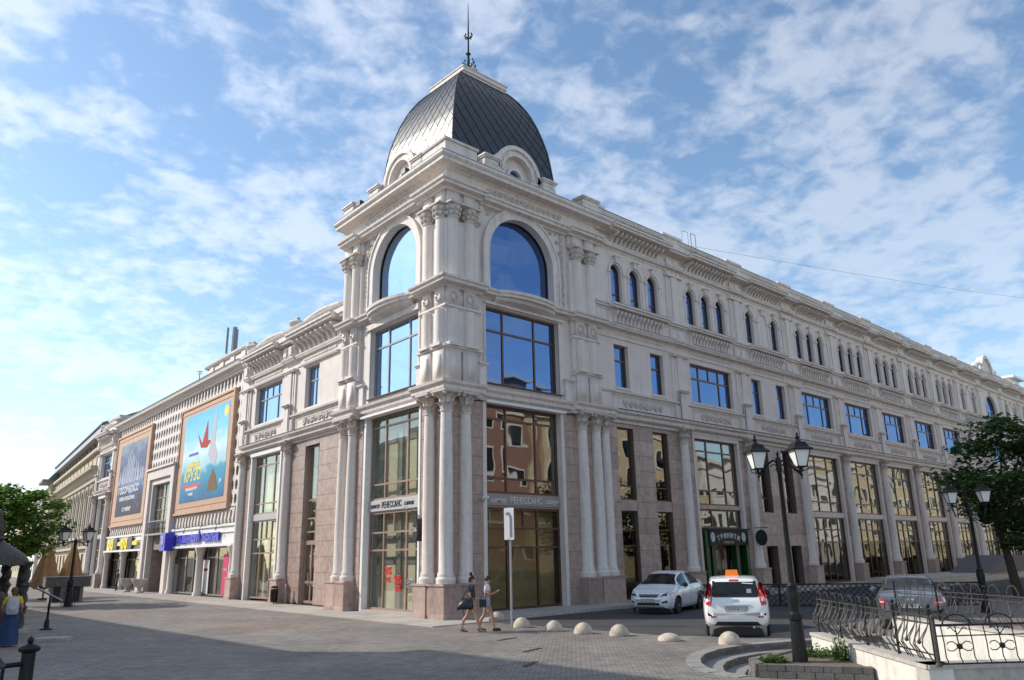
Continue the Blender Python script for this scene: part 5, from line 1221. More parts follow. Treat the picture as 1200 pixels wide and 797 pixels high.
w_.tube([p0+(p1-p0)*(k/24)-Vector((0, 0, 1.2*sin(pi*k/24))) for k in range(25)], 0.009, 4); tag(w_.build('overhead_cable', 'grey_frame'), 'thin cable strung from the parapet across the sky to the right', 'cable')
m = MB(); m.box(FR, 76.5, 79.5, 18.7, 19.5, -2.5, -0.2); m.box(FR, 76.0, 80.0, 19.5, 19.75, -3.0, 0.3); tag(m.build('roof_hatch', 'white_sheet'), 'white flat-roofed hatch on the far end of the roof at right', 'roof hatch')

# ================================================================== THE YELLOWISH ARCADED BUILDING FARTHER LEFT
o0 = FL.P(59.0, 0, 0.0); FY = Fr((o0[0], o0[1]), radians(82.2), flip=True)
Y = thing('arcaded_building', 'long pale yellow building with arched windows and dark sloping roof left of the posters', 'building', (0, 0, 0))
LN_ = 44.0; nb = 14; pw = LN_/nb
hol = []
for i in range(nb):
    c = pw*(i+0.5); hol += [(c-0.62, c+0.62, 4.9, 8.6), (c-0.7, c+0.7, 0.2, 3.0)]
m = MB(); wall(m, FY, 0, LN_, 0, 10.4, -0.5, 0.0, hol); m.build('wall', 'yellow_render', Y)
m = MB()
for i in range(nb):
    c = pw*(i+0.5); arch_fill(m, FY, c, 0.62, 8.0, 8.6, -0.5, 0.0)
m.build('wall', 'yellow_render', Y)
tr = MB()
for i in range(nb):
    c = pw*(i+0.5); tr.strip(FY, [(c-0.62, 4.7)]+arc(c, 8.0, 0.62)+[(c+0.62, 4.7)], [(c-0.95, 4.7)]+arc(c, 8.0, 0.95)+[(c+0.95, 4.7)], 0.0, 0.16)
    tr.strip(FY, arc(c, 8.5, 0.75), arc(c, 8.5, 1.0), 0.0, 0.3); tr.box(FY, c-1.45-0.12, c-1.45+0.12, 4.6, 9.6, 0, 0.2); tr.box(FY, c-1.0, c+1.0, 4.45, 4.7, 0, 0.3)
    for k in range(5): tr.box(FY, c-0.8+0.4*k-0.06, c-0.8+0.4*k+0.06, 3.7, 4.45, 0, 0.18)
tr.box(FY, 0, LN_, 3.45, 3.7, 0, 0.35); tr.box(FY, 0, LN_, 9.75, 10.0, 0, 0.25); tr.build('trim', 'tan_trim', Y)
for i in range(nb):
    c = pw*(i+0.5); window(FY, c-0.62, c+0.62, 4.9, 8.0, -0.3, [c], [6.8], 'grey_frame', 'glass_smoke', Y, back='dark_room', arch=(c, 0.62, 0.62), fw=0.06)
    window(FY, c-0.7, c+0.7, 0.2, 3.0, -0.3, [], [2.3], 'bronze_frame', 'glass_smoke', Y, back='dark_room', fw=0.08)
m = MB(); m.prof(FY, -0.2, LN_+0.4, [(-0.6, 10.4), (0.1, 10.4), (0.35, 10.75), (0.75, 10.85), (0.8, 11.15), (-0.6, 11.2)]); m.build('cornice', 'tan_trim', Y)
m = MB(); m.box(FY, 0, LN_, 11.15, 12.75, -0.6, -0.2); m.build('attic', 'yellow_render', Y)
m = MB()
for i in range(nb):
    c = pw*(i+0.5); m.box(FY, c-1.25, c+1.25, 11.4, 12.5, -0.2, -0.08)
m.build('attic_panel', 'relief_tan', Y)
m = MB(); m.box(FY, 0, LN_, 12.75, 13.05, -0.6, 0.3); m.build('cornice', 'tan_trim', Y)
m = MB()
for i in range(nb): c = pw*(i+0.5); m.box(FY, c-1.5-0.16, c-1.5+0.16, 13.05, 14.3, -0.7, -0.3)
m.build('gallery_posts', 'tan_trim', Y, stuff=False); MB().box(FY, 0, LN_, 13.05, 14.3, -2.2, -2.0).build('gallery_back', 'dark_room', Y)
m = MB(); m.prof(FY, -0.3, LN_+0.2, [(-0.9, 14.3), (0.35, 14.3), (0.1, 15.2), (-0.9, 15.9)]); m.build('eaves', 'grey_frame', Y)
m = MB(); m.prof(FY, -0.5, LN_+0.5, [(-9, 14.3), (0.25, 15.15), (0.30, 15.28), (-5, 17.6), (-9, 17.6)]); m.build('roof', 'grey_flashing', Y)
m = MB(); m.box(FY, LN_, LN_+5, 0, 13.2, -6, 0.4); m.build('end_pavilion', 'yellow_render', Y); m = MB(); m.box(FY, LN_-0.4, LN_+6, 13.2, 13.6, -6, 1.6); m.prof(FY, LN_+0.5, LN_+4.5, [(-6, 13.6), (0.9, 13.6), (-1.0, 16.2), (-6, 16.2)]); m.build('end_roof', 'roof_metal', Y)
slab([FY.P(0, 0, -0.6)[:2], FY.P(LN_, 0, -0.6)[:2], FY.P(LN_, 0, -12)[:2], FY.P(0, 0, -12)[:2]], 0.0, 14.3).build('inner_block', 'dark_room', Y)
# farther houses
def far_house(label, fr, s0, s1, dep, h, m_, rh=2.5, nw=5, ns=3):
    t = thing('distant_building', label, 'building', (0, 0, 0)); hol = []
    for j in range(ns):
        for i in range(nw):
            c = s0+(s1-s0)*(i+0.5)/nw; z = 1.0+(h-1.2)*j/ns; hol.append((c-0.55, c+0.55, z, z+1.8))
    q = MB(); wall(q, fr, s0, s1, 0, h, -0.4, 0, hol); q.build('wall', m_, t)
    for hh in hol: window(fr, *hh, -0.2, [(hh[0]+hh[1])/2], [], 'white_render', 'glass_smoke', t, back='dark_room', fw=0.06, backd=0.15)
    q = MB(); q.box(fr, s0-0.3, s1+0.3, h, h+0.35, -0.4, 0.4); q.build('cornice', 'white_render', t)
    q = MB(); q.prof(fr, s0-0.2, s1+0.2, [(-dep, h+0.3), (0.3, h+0.3), (-dep*0.35, h+rh), (-dep*0.65, h+rh)]); q.build('roof', 'roof_metal', t)
    q = MB(); q.box(fr, s0+0.8, s0+1.6, h, h+rh+1.2, -dep*0.5, -dep*0.4); q.build('chimney', 'coral_render', t)
    q = MB(); q.box(fr, s0, s1, 0, h, -dep, -0.4); q.build('inner_block', m_, t); return t
oy = FY.P(LN_+6, 0, 0.8); FZ = Fr(oy[:2], radians(84), flip=True)
far_house('grey-roofed house in the distance behind the left tree', FZ, 0, 16, 10, 11.0, 'white_render')
far_house('farthest yellowish house with chimney beyond the left tree', FZ, 17, 34, 10, 12.5, 'yellow_render', 2.2, 6)
# ================================================================== GROUND
RIM = [(-5.16, -14.80), (-5.02, -14.15), (-4.72, -13.62), (-4.28, -13.18), (-3.72, -12.78), (-3.0, -12.42), (-2.10, -12.20), (-1.1, -12.22), (0.34, -12.75), (1.6, -13.25), (2.9, -13.80)]
WA, WC, WD, WB = Vector((-2.16, -14.50)), Vector((-5.60, -18.06)), Vector((-2.2, -20.9)), Vector((2.70, -14.20))
HOLE = RIM + [(2.72, -14.2), (-2.2, -20.9), (-5.6, -18.06), (-4.35, -16.77), (-5.0, -15.2)]
def sheet(name, outer, holes, z, m, **kw):
    pts = [Vector(p) for p in outer]; edges = [(i, (i+1) % len(outer)) for i in range(len(outer))]
    for h in holes:
        b = len(pts); pts += [Vector(p) for p in h]; edges += [(b+i, b+(i+1) % len(h)) for i in range(len(h))]
    r = delaunay_2d_cdt(pts, edges, [], 0, 1e-5)
    vs, fs = r[0], r[2]
    def inside(p, poly):
        c = False; n = len(poly)
        for i in range(n):
            x1, y1 = poly[i]; x2, y2 = poly[(i+1) % n]
            if (y1 > p[1]) != (y2 > p[1]) and p[0] < (x2-x1)*(p[1]-y1)/(y2-y1)+x1: c = not c
        return c
    keep = []
    for f in fs:
        c = (sum(vs[i].x for i in f)/len(f), sum(vs[i].y for i in f)/len(f))
        if inside(c, outer) and not any(inside(c, h) for h in holes):
            a = sum(vs[f[i]].x*vs[f[(i+1) % len(f)]].y-vs[f[(i+1) % len(f)]].x*vs[f[i]].y for i in range(len(f)))
            keep.append(f if a > 0 else f[::-1])
    mb = MB(); mb.add([(v.x, v.y, z) for v in vs], keep)
    return structure(mb.build(name, m, recalc=False, **kw))
sheet('ground', [(-700, -700), (900, -700), (900, 900), (-700, 900)], [HOLE], 0.0, 'paving')
ASPH = [(-0.35, -1.95), (140, -1.95), (140, -11.0), (22.0, -11.2), (6.0, -11.6), (2.2, -11.45), (0.55, -11.1), (-0.35, -9.4)]
sheet('road', ASPH, [], 0.006, 'asphalt')
# pavement slabs along the facades: kerb step on the right, flush strip on the left
PAV = structure(bpy.data.objects.new('pavement', None)); COL.objects.link(PAV)
m = MB(); m.box(FR, -0.2, 140, -0.05, 0.115, -0.6, 1.95); m.build('bed', 'concrete', PAV)
k = 0; x = -0.15
while x < 46:
    w = 0.9; mb = MB(); mb.box(FR, x+0.008, x+w-0.008, 0.1, 0.122, 0.0, 1.78); mb.build('slab', 'slab', PAV, recalc=False); x += w
mb = MB(); x = 46
while x < 120: mb.box(FR, x+0.01, x+0.89, 0.1, 0.122, 0.0, 1.78); x += 0.9
mb.build('slabs_far', 'slab', PAV, stuff=True)
k = 0; x = -0.2
while x < 60: MB().box(FR, x+0.01, x+0.99, -0.05, 0.128, 1.80, 1.96).build('kerb_stone', 'concrete', PAV, recalc=False); x += 1.0
s = -2.2
while s < 22:
    MB().box(FL, s+0.008, s+0.752, -0.02, 0.035+random.uniform(0, 0.002), 0.2, 1.55 if s > -0.2 else 1.5).build('slab', 'slab', PAV, recalc=False)
    MB().box(FL, s+0.008, s+0.752, -0.02, 0.030+random.uniform(0, 0.002), 1.56, 2.55).build('slab', 'slab', PAV, recalc=False); s += 0.76
mb = MB()
while s < 59:
    mb.box(FL, s+0.01, s+0.75, -0.02, 0.035, 0.0, 1.55); mb.box(FL, s+0.01, s+0.75, -0.02, 0.03, 1.56, 2.5); s += 0.76
mb.build('slabs_far', 'slab', PAV, stuff=True)
# raised terrace farther along the right facade
m = MB()
for kk in range(3): m.box(FR, 29.0+0.5*kk, 95, 0.004+0.0, 0.12+0.14*kk+0.01, 1.97, 6.2-0.45*kk)
structure(m.build('terrace', 'concrete'))
m = MB(); m.poly(FW, [(40.0, 0.4), (56, 0.4), (54, 1.35), (44, 1.5)], 3.0, 5.4); tag(m.build('hedge_box', 'grey_flashing'), 'dark trapezoid box on the terrace beside the far columns at right', 'planter')

# ---- sunken steps, flower bed and parapet walls of the underpass
K = Vector((-1.1, -15.6)); STEPS = structure(bpy.data.objects.new('underpass_steps', None)); COL.objects.link(STEPS)
def ring(k): return [tuple(K+(Vector(p)-K)*(1-0.115*k)) for p in RIM]
def offs(p, q, d):
    v = (Vector(q)-Vector(p)); return d
for k in range(6):
    A, B = ring(k), ring(k+1); z = -0.15*(k+1)
    mb = MB(); n = len(A)
    V = [(*p, z) for p in A]+[(*p, z) for p in B]; mb.add(V, [(i, n+i, n+i+1, i+1) for i in range(n-1)]); mb.build('tread', 'step_stone', STEPS, recalc=False)
    # riser faced with single small bricks
    L_ = 0; seg = []
    for i in range(n-1):
        a, b = Vector(A[i]), Vector(A[i+1]); d = (b-a).length; m_ = max(1, int(round(d/0.24)))
        for j in range(m_): seg.append((a+(b-a)*j/m_, a+(b-a)*(j+1)/m_))
    acc = MB()
    for (a, b) in seg:
        t = (b-a).normalized(); nn = Vector((t.y, -t.x)); g = 0.006
        if (K-a).dot(nn) < 0: nn = -nn
        for (zz0, zz1) in ((z+0.002, z+0.072), (z+0.078, z+0.148)):
            a1, b1 = a+t*g, b-t*g
            mb2 = MB() if k < 2 else acc
            mb2.hexa([(*(a1-nn*0.05), zz0), (*(b1-nn*0.05), zz0), (*(b1+nn*0.012), zz0), (*(a1+nn*0.012), zz0), (*(a1-nn*0.05), zz1), (*(b1-nn*0.05), zz1), (*(b1+nn*0.012), zz1), (*(a1+nn*0.012), zz1)])
            if k < 2: mb2.build('brick', 'grey_brick', STEPS)
    if k >= 2: acc.build('riser_bricks', 'grey_brick', STEPS, stuff=True)
    # coping edge pavers on the rim
    if k == 0:
        for (a, b) in seg:
            t = (b-a).normalized(); nn = Vector((t.y, -t.x))
            if (K-a).dot(nn) > 0: nn = -nn
            a1, b1 = a+t*0.005, b-t*0.005
            MB().hexa([(*a1, -0.02), (*b1, -0.02), (*(b1+nn*0.30), -0.02), (*(a1+nn*0.30), -0.02), (*a1, 0.012), (*b1, 0.012), (*(b1+nn*0.30), 0.012), (*(a1+nn*0.30), 0.012)]).build('rim_stone', 'step_stone', STEPS)
fl = MB(); R6 = ring(6); fl.add([(*p, -0.9) for p in R6]+[(*WD, -0.9), (*WC, -0.9)], [tuple(range(len(R6)+1, -1, -1))]); fl.build('floor', 'concrete', STEPS)
def low_wall(label, a, b, z0=-2.0, z1=0.5, th=0.36, side=1, m_='white_wall', cap=0.06):
    a, b = Vector(a), Vector(b); t = (b-a).normalized(); nn = Vector((-t.y, t.x))*side
    w = thing('low_wall', label, 'wall', (a.x, a.y, 0)); q = MB()
    def P(p, d, z): r = p+nn*d-a; return (r.x, r.y, z)
    n = max(1, int((b-a).length/0.5))
    for i in range(n):
        p0, p1 = a+(b-a)*i/n, a+(b-a)*(i+1)/n
        q.hexa([P(p0, 0, z0), P(p1, 0, z0), P(p1, th, z0), P(p0, th, z0), P(p0, 0, z1-cap), P(p1, 0, z1-cap), P(p1, th, z1-cap), P(p0, th, z1-cap)])
    q.build('plastered_body', m_, w)
    q = MB(); q.hexa([P(a, -0.03, z1-cap), P(b, -0.03, z1-cap), P(b, th+0.03, z1-cap), P(a, th+0.03, z1-cap), P(a, -0.03, z1), P(b, -0.03, z1), P(b, th+0.03, z1), P(a, th+0.03, z1)]); q.build('coping', 'concrete', w)
    return w
low_wall('flaking white plaster wall of the underpass beside the flower bed, its left side', WA, WC, side=-1 if False else 1)
low_wall('grey rendered end wall of the underpass carrying the straight fence panel, nearest the right edge', WC, WD, m_='concrete')
low_wall('bright white inner wall on the far side of the underpass', WB, WD, side=1)
# flower bed
BED = thing('flower_bed', 'small raised flower bed edged with grey bricks at the foot of the big street lamp', 'flower bed', (-4.0, -15.3, 0))
BO = Vector((-4.0, -15.3)); BP = [(-5.14, -14.98), (-4.30, -16.66), (-2.35, -14.72), (-2.9, -14.40), (-4.55, -14.50)]
m = MB(); n = len(BP); m.add([(p[0]-BO.x, p[1]-BO.y, z) for z in (-1.3, 0.19) for p in BP], [tuple(range(n-1, -1, -1)), tuple(range(n, 2*n))]+[(i, (i+1) % n, n+(i+1) % n, n+i) for i in range(n)]); m.build('soil', 'soil', BED)
for (p, q) in ((0, 1), (0, 4), (4, 3)):
    a, b = Vector(BP[p])-BO, Vector(BP[q])-BO; d = (b-a).length; t = (b-a).normalized(); nn = Vector((t.y, -t.x))
    if nn.dot(a+b) < 0: nn = -nn
    for c_ in range(-7, 2):
        z0 = 0.005+0.112*c_+(0.0); nb_ = int(d/0.29); off = 0.145 if c_ % 2 else 0
        if c_ < 0 and (p, q) == (0, 1): continue
        acc = MB()
        for j in range(-1, nb_+1):
            u0, u1 = max(0, j*d/nb_+off), min(d, (j+1)*d/nb_+off)
            if u1-u0 < 0.03: continue
            a1, b1 = a+t*(u0+0.006), a+t*(u1-0.006); r = random.uniform(0, 0.012); o_ = 0.02*(1-c_) if c_ >= 0 else 0.03
            mb2 = MB() if c_ >= 0 else acc
            mb2.hexa([(*(a1-nn*0.1), z0), (*(b1-nn*0.1), z0), (*(b1+nn*(0.05+o_+r)), z0), (*(a1+nn*(0.05+o_+r)), z0), (*(a1-nn*0.1), z0+0.104), (*(b1-nn*0.1), z0+0.104), (*(b1+nn*(0.05+o_+r)), z0+0.104), (*(a1+nn*(0.05+o_+r)), z0+0.104)])
            if c_ >= 0: mb2.build('brick', 'grey_brick', BED)
        if c_ < 0 and acc.v: acc.build('brick_course', 'grey_brick', BED)
def weeds(label, c, R_, n, h, seed, name='weeds'):
    rnd = random.Random(seed); mb = MB()
    for i in range(n):
        q = rnd.uniform(0, 2*pi); r = R_*sqrt(rnd.random()); x, y = r*cos(q), r*sin(q); hh = h*rnd.uniform(0.35, 1)*(1-0.5*r/R_); a = rnd.uniform(0, 2*pi); ln = rnd.uniform(0.05, 0.11)
        z = hh*rnd.random(); t = Vector((cos(a), sin(a), rnd.uniform(-0.4, 0.8))).normalized()*ln; sd = Vector((-sin(a), cos(a), rnd.uniform(-.3, .3)))*ln*0.42; p = Vector((x, y, z))
        mb.add([p, p+t*0.5+sd, p+t, p+t*0.5-sd], [(0, 1, 2, 3)])
        if i % 6 == 0: mb.tube([(x*0.6, y*0.6, -0.02), (x, y, hh)], 0.006, 3)
    o = mb.build(name, 'grass_green', recalc=False, loc=c); tag(o, label, 'plant'); return o
weeds('tall leafy green weed growing against the white wall', (-3.52, -15.75, 0.19), 0.20, 230, 0.58, 3); weeds('low bright tuft of grass left of the big lamp base', (-4.55, -14.95, 0.19), 0.24, 260, 0.16, 4)
weeds('dry weeds at the wall foot just right of the big lamp base', (-3.35, -15.15, 0.19), 0.32, 200, 0.28, 5)

# ================================================================== WROUGHT-IRON FENCES
def hoop_fence(label, a, b, z, npanel, gaps=()):
    """bulging balusters in S-curve pairs joined by hoops"""
    a, b = Vector(a), Vector(b); t = (b-a).normalized(); L_ = (b-a).length; T = thing('iron_fence', label, 'fence', (a.x, a.y, z)); nn = Vector((t.y, -t.x))
    def P(u, zz, d=0): return (t.x*u+nn.x*d, t.y*u+nn.y*d, zz)
    m = MB()
    for zz, d in ((0.12, 0.0), (0.56, 0.0), (0.66, 0.0)): m.tube([P(0, zz, d), P(L_, zz, d)], 0.013, 5)
    m.build('rail', 'iron_worn', T)
    for k in range(npanel+1):
        u = L_*k/npanel; q = MB(); q.tube([P(u, -0.02), P(u, 0.78)], 0.024, 6); q.ball(P(u, 0.82), 0.035, 6, 4); q.build('post', 'black_iron', T)
    nh = npanel*3; dx = L_/nh
    for k in range(nh):
        c = dx*(k+0.5); w = dx*0.29; q = MB()
        for sg in (-1, 1):
            pts = [P(c+sg*w, 0.02, 0.0), P(c+sg*w*1.0, 0.12, 0.05), P(c+sg*w, 0.24, 0.13), P(c+sg*w, 0.34, 0.12), P(c+sg*w, 0.45, 0.05), P(c+sg*w, 0.56, 0.0), P(c+sg*w, 0.68, 0.0)]
            q.tube(pts, 0.011, 4)
        q.tube([P(c+w*cos(pi*j/8), 0.68+w*1.25*sin(pi*j/8)) for j in range(9)], 0.014, 4)
        q.build('hoop_bars', 'iron_worn', T)
        q = MB(); q.tube([P(c-w, 0.52, 0.02), P(c-w*0.2, 0.34, 0.10), P(c, 0.29, 0.12), P(c+w*0.2, 0.34, 0.10), P(c+w, 0.52, 0.02)], 0.009, 4); q.ball(P(c, 0.29, 0.12), 0.035, 6, 4); q.build('scroll', 'iron_worn', T)
        q = MB(); q.tube([P(c+dx*0.5, 0.02, 0.0), P(c+dx*0.5, 0.24, 0.12), P(c+dx*0.5, 0.45, 0.04), P(c+dx*0.5, 0.66, 0)], 0.010, 4)
        if (k+1) % 3: q.build('bar', 'iron_worn', T)
    return T
tdir = (WC-WA).normalized(); nA = Vector((-tdir.y, tdir.x))*0.18
hoop_fence('bulging wrought-iron fence with hooped top on the white wall beside the flower bed', WA+nA, WC+nA-tdir*0.1, 0.5, 4)
tb = (WD-WB).normalized(); nB = Vector((-tb.y, tb.x))*0.18
hoop_fence('hooped wrought-iron fence on the far side of the underpass, in front of the grey car', WB+nB, WD+nB, 0.5, 5)
def straight_fence(label, a, b, z):
    a, b = Vector(a), Vector(b); t = (b-a).normalized(); L_ = (b-a).length; T = thing('iron_fence', label, 'fence', (a.x, a.y, z)); nn = Vector((t.y, -t.x))
    def P(u, zz, d=0): return (t.x*u+nn.x*d, t.y*u+nn.y*d, zz)
    m = MB(); m.tube([P(0, 0.55), P(L_, 0.55)], 0.020, 5); m.tube([P(0, 0.40), P(L_, 0.40)], 0.010, 5); m.tube([P(0, 0.012), P(L_, 0.012)], 0.012, 5); m.build('rail', 'black_iron', T)
    m = MB(); m.lathe((0, 0, -0.02), [(0.045, 0), (0.045, 0.03), (0.030, 0.05), (0.030, 0.66), (0.036, 0.67), (0.036, 0.70), (0.015, 0.72)], 10); m.build('post', 'iron_worn', T)
    u = 0.14; i = 0
    while u < L_:
        q = MB(); q.tube([P(u, 0), P(u+0.015, 0.04), P(u-0.012, 0.1), P(u-0.01, 0.3), P(u-0.03, 0.55)], 0.010, 4); q.build('bar', 'black_iron', T)
        if i % 3 == 1:
            q = MB()
            for sg in (-1, 1): q.tube([P(u, 0.25), P(u+sg*0.10, 0.32), P(u+sg*0.17, 0.31), P(u+sg*0.19, 0.28)], 0.008, 4); q.tube([P(u, 0.25), P(u+sg*0.10, 0.19), P(u+sg*0.17, 0.19), P(u+sg*0.19, 0.22)], 0.008, 4); q.tube([P(u, 0.42), P(u+sg*0.10, 0.52), P(u+sg*0.15, 0.5)], 0.008, 4)
            q.ball(P(u, 0.25), 0.045, 8, 5); q.build('flower_scroll', 'black_iron', T)
            q = MB(); q.tube([P(u+0.22*cos(pi*j/8), 0.55+0.15*sin(pi*j/8)) for j in range(9)], 0.012, 4); q.build('hoop', 'black_iron', T)
        u += 0.22; i += 1
straight_fence('straight black iron fence panel with flower scrolls at the right edge', WC+Vector((0.1, -0.12)), WD, 0.5)

# cafe terrace screen
t = thing('cafe_screen', 'low black lattice screen round the pavement cafe behind the taxi', 'fence', (9.4, -3.9, 0))
pts = [Vector((0, 0)), Vector((1.3, -2.0)), Vector((3.6, -6.0)), Vector((5.8, -8.6))]
for k in range(3):
    a, b = pts[k], pts[k+1]; d = b-a; L_ = d.length; n = int(L_/0.45); m = MB(); tt = d.normalized()
    def P(u, z): return (a.x+tt.x*u, a.y+tt.y*u, z)
    for i in range(-3, n*2):
        for sg in (-1, 1):
            u0 = i*0.22 if sg == 1 else i*0.22+0.75; u1 = u0+sg*0.75
            z0, z1 = 0.06, 0.81
            if u0 < 0: z0 += (0-u0)/(u1-u0)*0.75; u0 = 0
            if u1 < 0: z1 = z0+(0-u0)/(u1-u0+1e-9)*(z1-z0); u1 = 0
            if u0 > L_: z0 += (L_-u0)/(u1-u0+1e-9)*(z1-z0); u0 = L_
            if u1 > L_: z1 = z0+(L_-u0)/(u1-u0+1e-9)*(z1-z0); u1 = L_
            if abs(u1-u0) > 0.03: m.tube([P(u0, z0), P(u1, z1)], 0.016, 3)
    m.build('lattice', 'black_iron', t, stuff=True)
    m = MB(); m.tube([P(0, 0.84), P(L_, 0.84)], 0.03, 5); m.tube([P(0, 0.05), P(L_, 0.05)], 0.025, 5); m.build('rail', 'black_iron', t)
    m = MB(); m.tube([P(0, 0), P(0, 0.92)], 0.035, 6); m.build('post', 'black_iron', t)
m = MB(); m.cube((2.2, -2.6, 0.45), (0.9, 0.9, 0.05)); m.tube([(2.2, -2.6, 0), (2.2, -2.6, 0.45)], 0.04, 5)
tb_ = thing('cafe_table', 'dark round cafe table behind the black lattice screen', 'table', (12.0, -6.0, 0)); q = MB(); q.lathe((0, 0, 0), [(0.25, 0), (0.05, 0.05), (0.04, 0.68), (0.42, 0.70), (0.42, 0.74)], 12); q.build('top_and_leg', 'black_iron', tb_)

# ================================================================== BOLLARDS, SIGN POLE
BOL = [(0.35, -1.75, 'half-round stone bollard at the corner kerb just behind the two women'), (-1.0, -4.42, 'half-round stone bollard right at the foot of the grey sign pole'), (-1.25, -6.05, 'second half-round stone bollard right of the sign pole'), (-1.28, -7.25, 'third half-round stone bollard from the sign pole'),
       (-1.15, -8.45, 'tall pale half-round stone bollard midway along the row, left of the white sedan'), (-1.35, -10.25, 'low sunken half-round stone bollard left of the taxi'), (-1.12, -11.86, 'warm yellowish half-round stone bollard beside the rim of the curved steps under the taxi')]
bm_ = None
for i, (x, y, lab) in enumerate(BOL):
    q = MB(); R_ = 0.27 if i != 5 else 0.29; h = 0.28 if i != 5 else 0.17; n = 20; pr = [(R_*1.0, 0.0), (R_*1.0, 0.02)]+[(R_*cos(a_), 0.02+h*sin(a_)) for a_ in [pi/2*k/8 for k in range(1, 8)]]+[(0.01, 0.02+h)]
    q.lathe((0, 0, 0), pr, n)
    for j, v in enumerate(q.v):
        w = 1+0.02*sin(7*v[0]*10+i)+0.02*cos(9*v[1]*8+i*2); q.v[j] = (v[0]*w, v[1]*w, v[2])
    tag(q.build('bollard', 'bollard_stone', smooth=True, loc=(x, y, 0)), lab, 'bollard', 'half-round stone bollards edging the street')
t = thing('road_sign', 'white rectangular road sign seen edge-on with dark arrow shape on a tall grey pole', 'sign', (-1.12, -4.10, 0))
q = MB(); q.lathe((0, 0, 0), [(0.035, 0), (0.035, 3.66)], 10); q.build('pole', 'galvanised', t)
va = atan2(-22.93+4.1, -18.42+1.12); sfr = Fr((0, 0), va+pi/2-0.10)
sfr.n = Vector((cos(va-0.55), sin(va-0.55))); sfr.d = Vector((-sfr.n.y, sfr.n.x))
q = MB(); q.box(sfr, -0.18, 0.18, 2.64, 3.64, 0.05, 0.075); q.build('plate', 'sign_white', t)
q = MB(); A_ = [(0.10, 2.75), (0.10, 3.3), (0.08, 3.42), (0.0, 3.5), (-0.10, 3.5)]; q.poly(sfr, [(0.11, 2.72), (0.11, 3.36), (0.02, 3.5), (-0.11, 3.5), (-0.11, 3.42), (-0.02, 3.42), (0.03, 3.34), (0.03, 2.72)], 0.076, 0.085); q.build('arrow', 'grey_frame', t)
q = MB(); q.cube((0, 0, 2.66), (0.13, 0.12, 0.07), va); q.cube((0, 0, 3.5), (0.13, 0.12, 0.05), va); q.build('clamp', 'galvanised', t)

# ================================================================== STREET LAMPS
def lantern(T, x, y, z, s=1.0, wob=0.0):
    L = None; q = MB(); r0, r1, h = 0.095*s, 0.175*s, 0.36*s
    def pt(i, r, zz): a = pi/4+wob+i*pi/2; return (x+r*sqrt(2)*cos(a)*1, y+r*sqrt(2)*sin(a), z+zz)
    bars = MB()
    for i in range(4): bars.tube([pt(i, r0, 0), pt(i, r1, h)], 0.012*s, 4)
    for rr, zz in ((r0, 0), (r1, h)): bars.tube([pt(i % 4, rr, zz) for i in range(5)], 0.014*s, 4)
    bars.lathe((x, y, z), [(0.03*s, -0.26*s), (0.012*s, -0.22*s), (0.035*s, -0.17*s), (0.015*s, -0.13*s), (0.05*s, -0.08*s), (0.03*s, -0.03*s), (r0*1.1, 0)], 8)
    for i in range(4): bars.tube([(x, y, z-0.1*s), ((x+pt(i, r0, 0)[0])/2+(pt(i, r0, 0)[0]-x)*0.6, (y+pt(i, r0, 0)[1])/2+(pt(i, r0, 0)[1]-y)*0.6, z-0.07*s), pt(i, r0*1.15, 0.03*s)], 0.011*s, 4)
    L = bars.build('lantern', 'black_iron', T)
    for i in range(4):
        g = MB(); a, b, c, d = pt(i, r0*0.97, 0.01), pt(i+1, r0*0.97, 0.01), pt(i+1, r1*0.97, h), pt(i, r1*0.97, h)
        k = 0.985; cc = Vector((x, y, z+h/2)); inn = [tuple(cc+(Vector(p)-cc)*k) for p in (a, b, c, d)]
        g.hexa([a, b, inn[1], inn[0], d, c, inn[2], inn[3]]); g.build('glass', 'lamp_glass', L)
    rf = MB(); R_ = [(r1*1.28, h-0.01), (r1*1.30, h+0.025*s), (r1*0.95, h+0.06*s), (r1*0.62, h+0.17*s)]
    V = [pt(i, r, zz) for r, zz in R_ for i in range(4)]; rf.add(V, [(3, 2, 1, 0)]+[(4*k+i, 4*k+(i+1) % 4, 4*k+4+(i+1) % 4, 4*k+4+i) for k in range(3) for i in range(4)]+[(12, 13, 14, 15)])
    rf.lathe((x, y, z+h), [(r1*0.45, 0.17*s), (0.07*s, 0.21*s), (0.03*s, 0.24*s), (0.055*s, 0.28*s), (0.02*s, 0.31*s), (0.03*s, 0.34*s), (0.008*s, 0.40*s)], 8); rf.build('lantern_roof', 'black_iron', L)
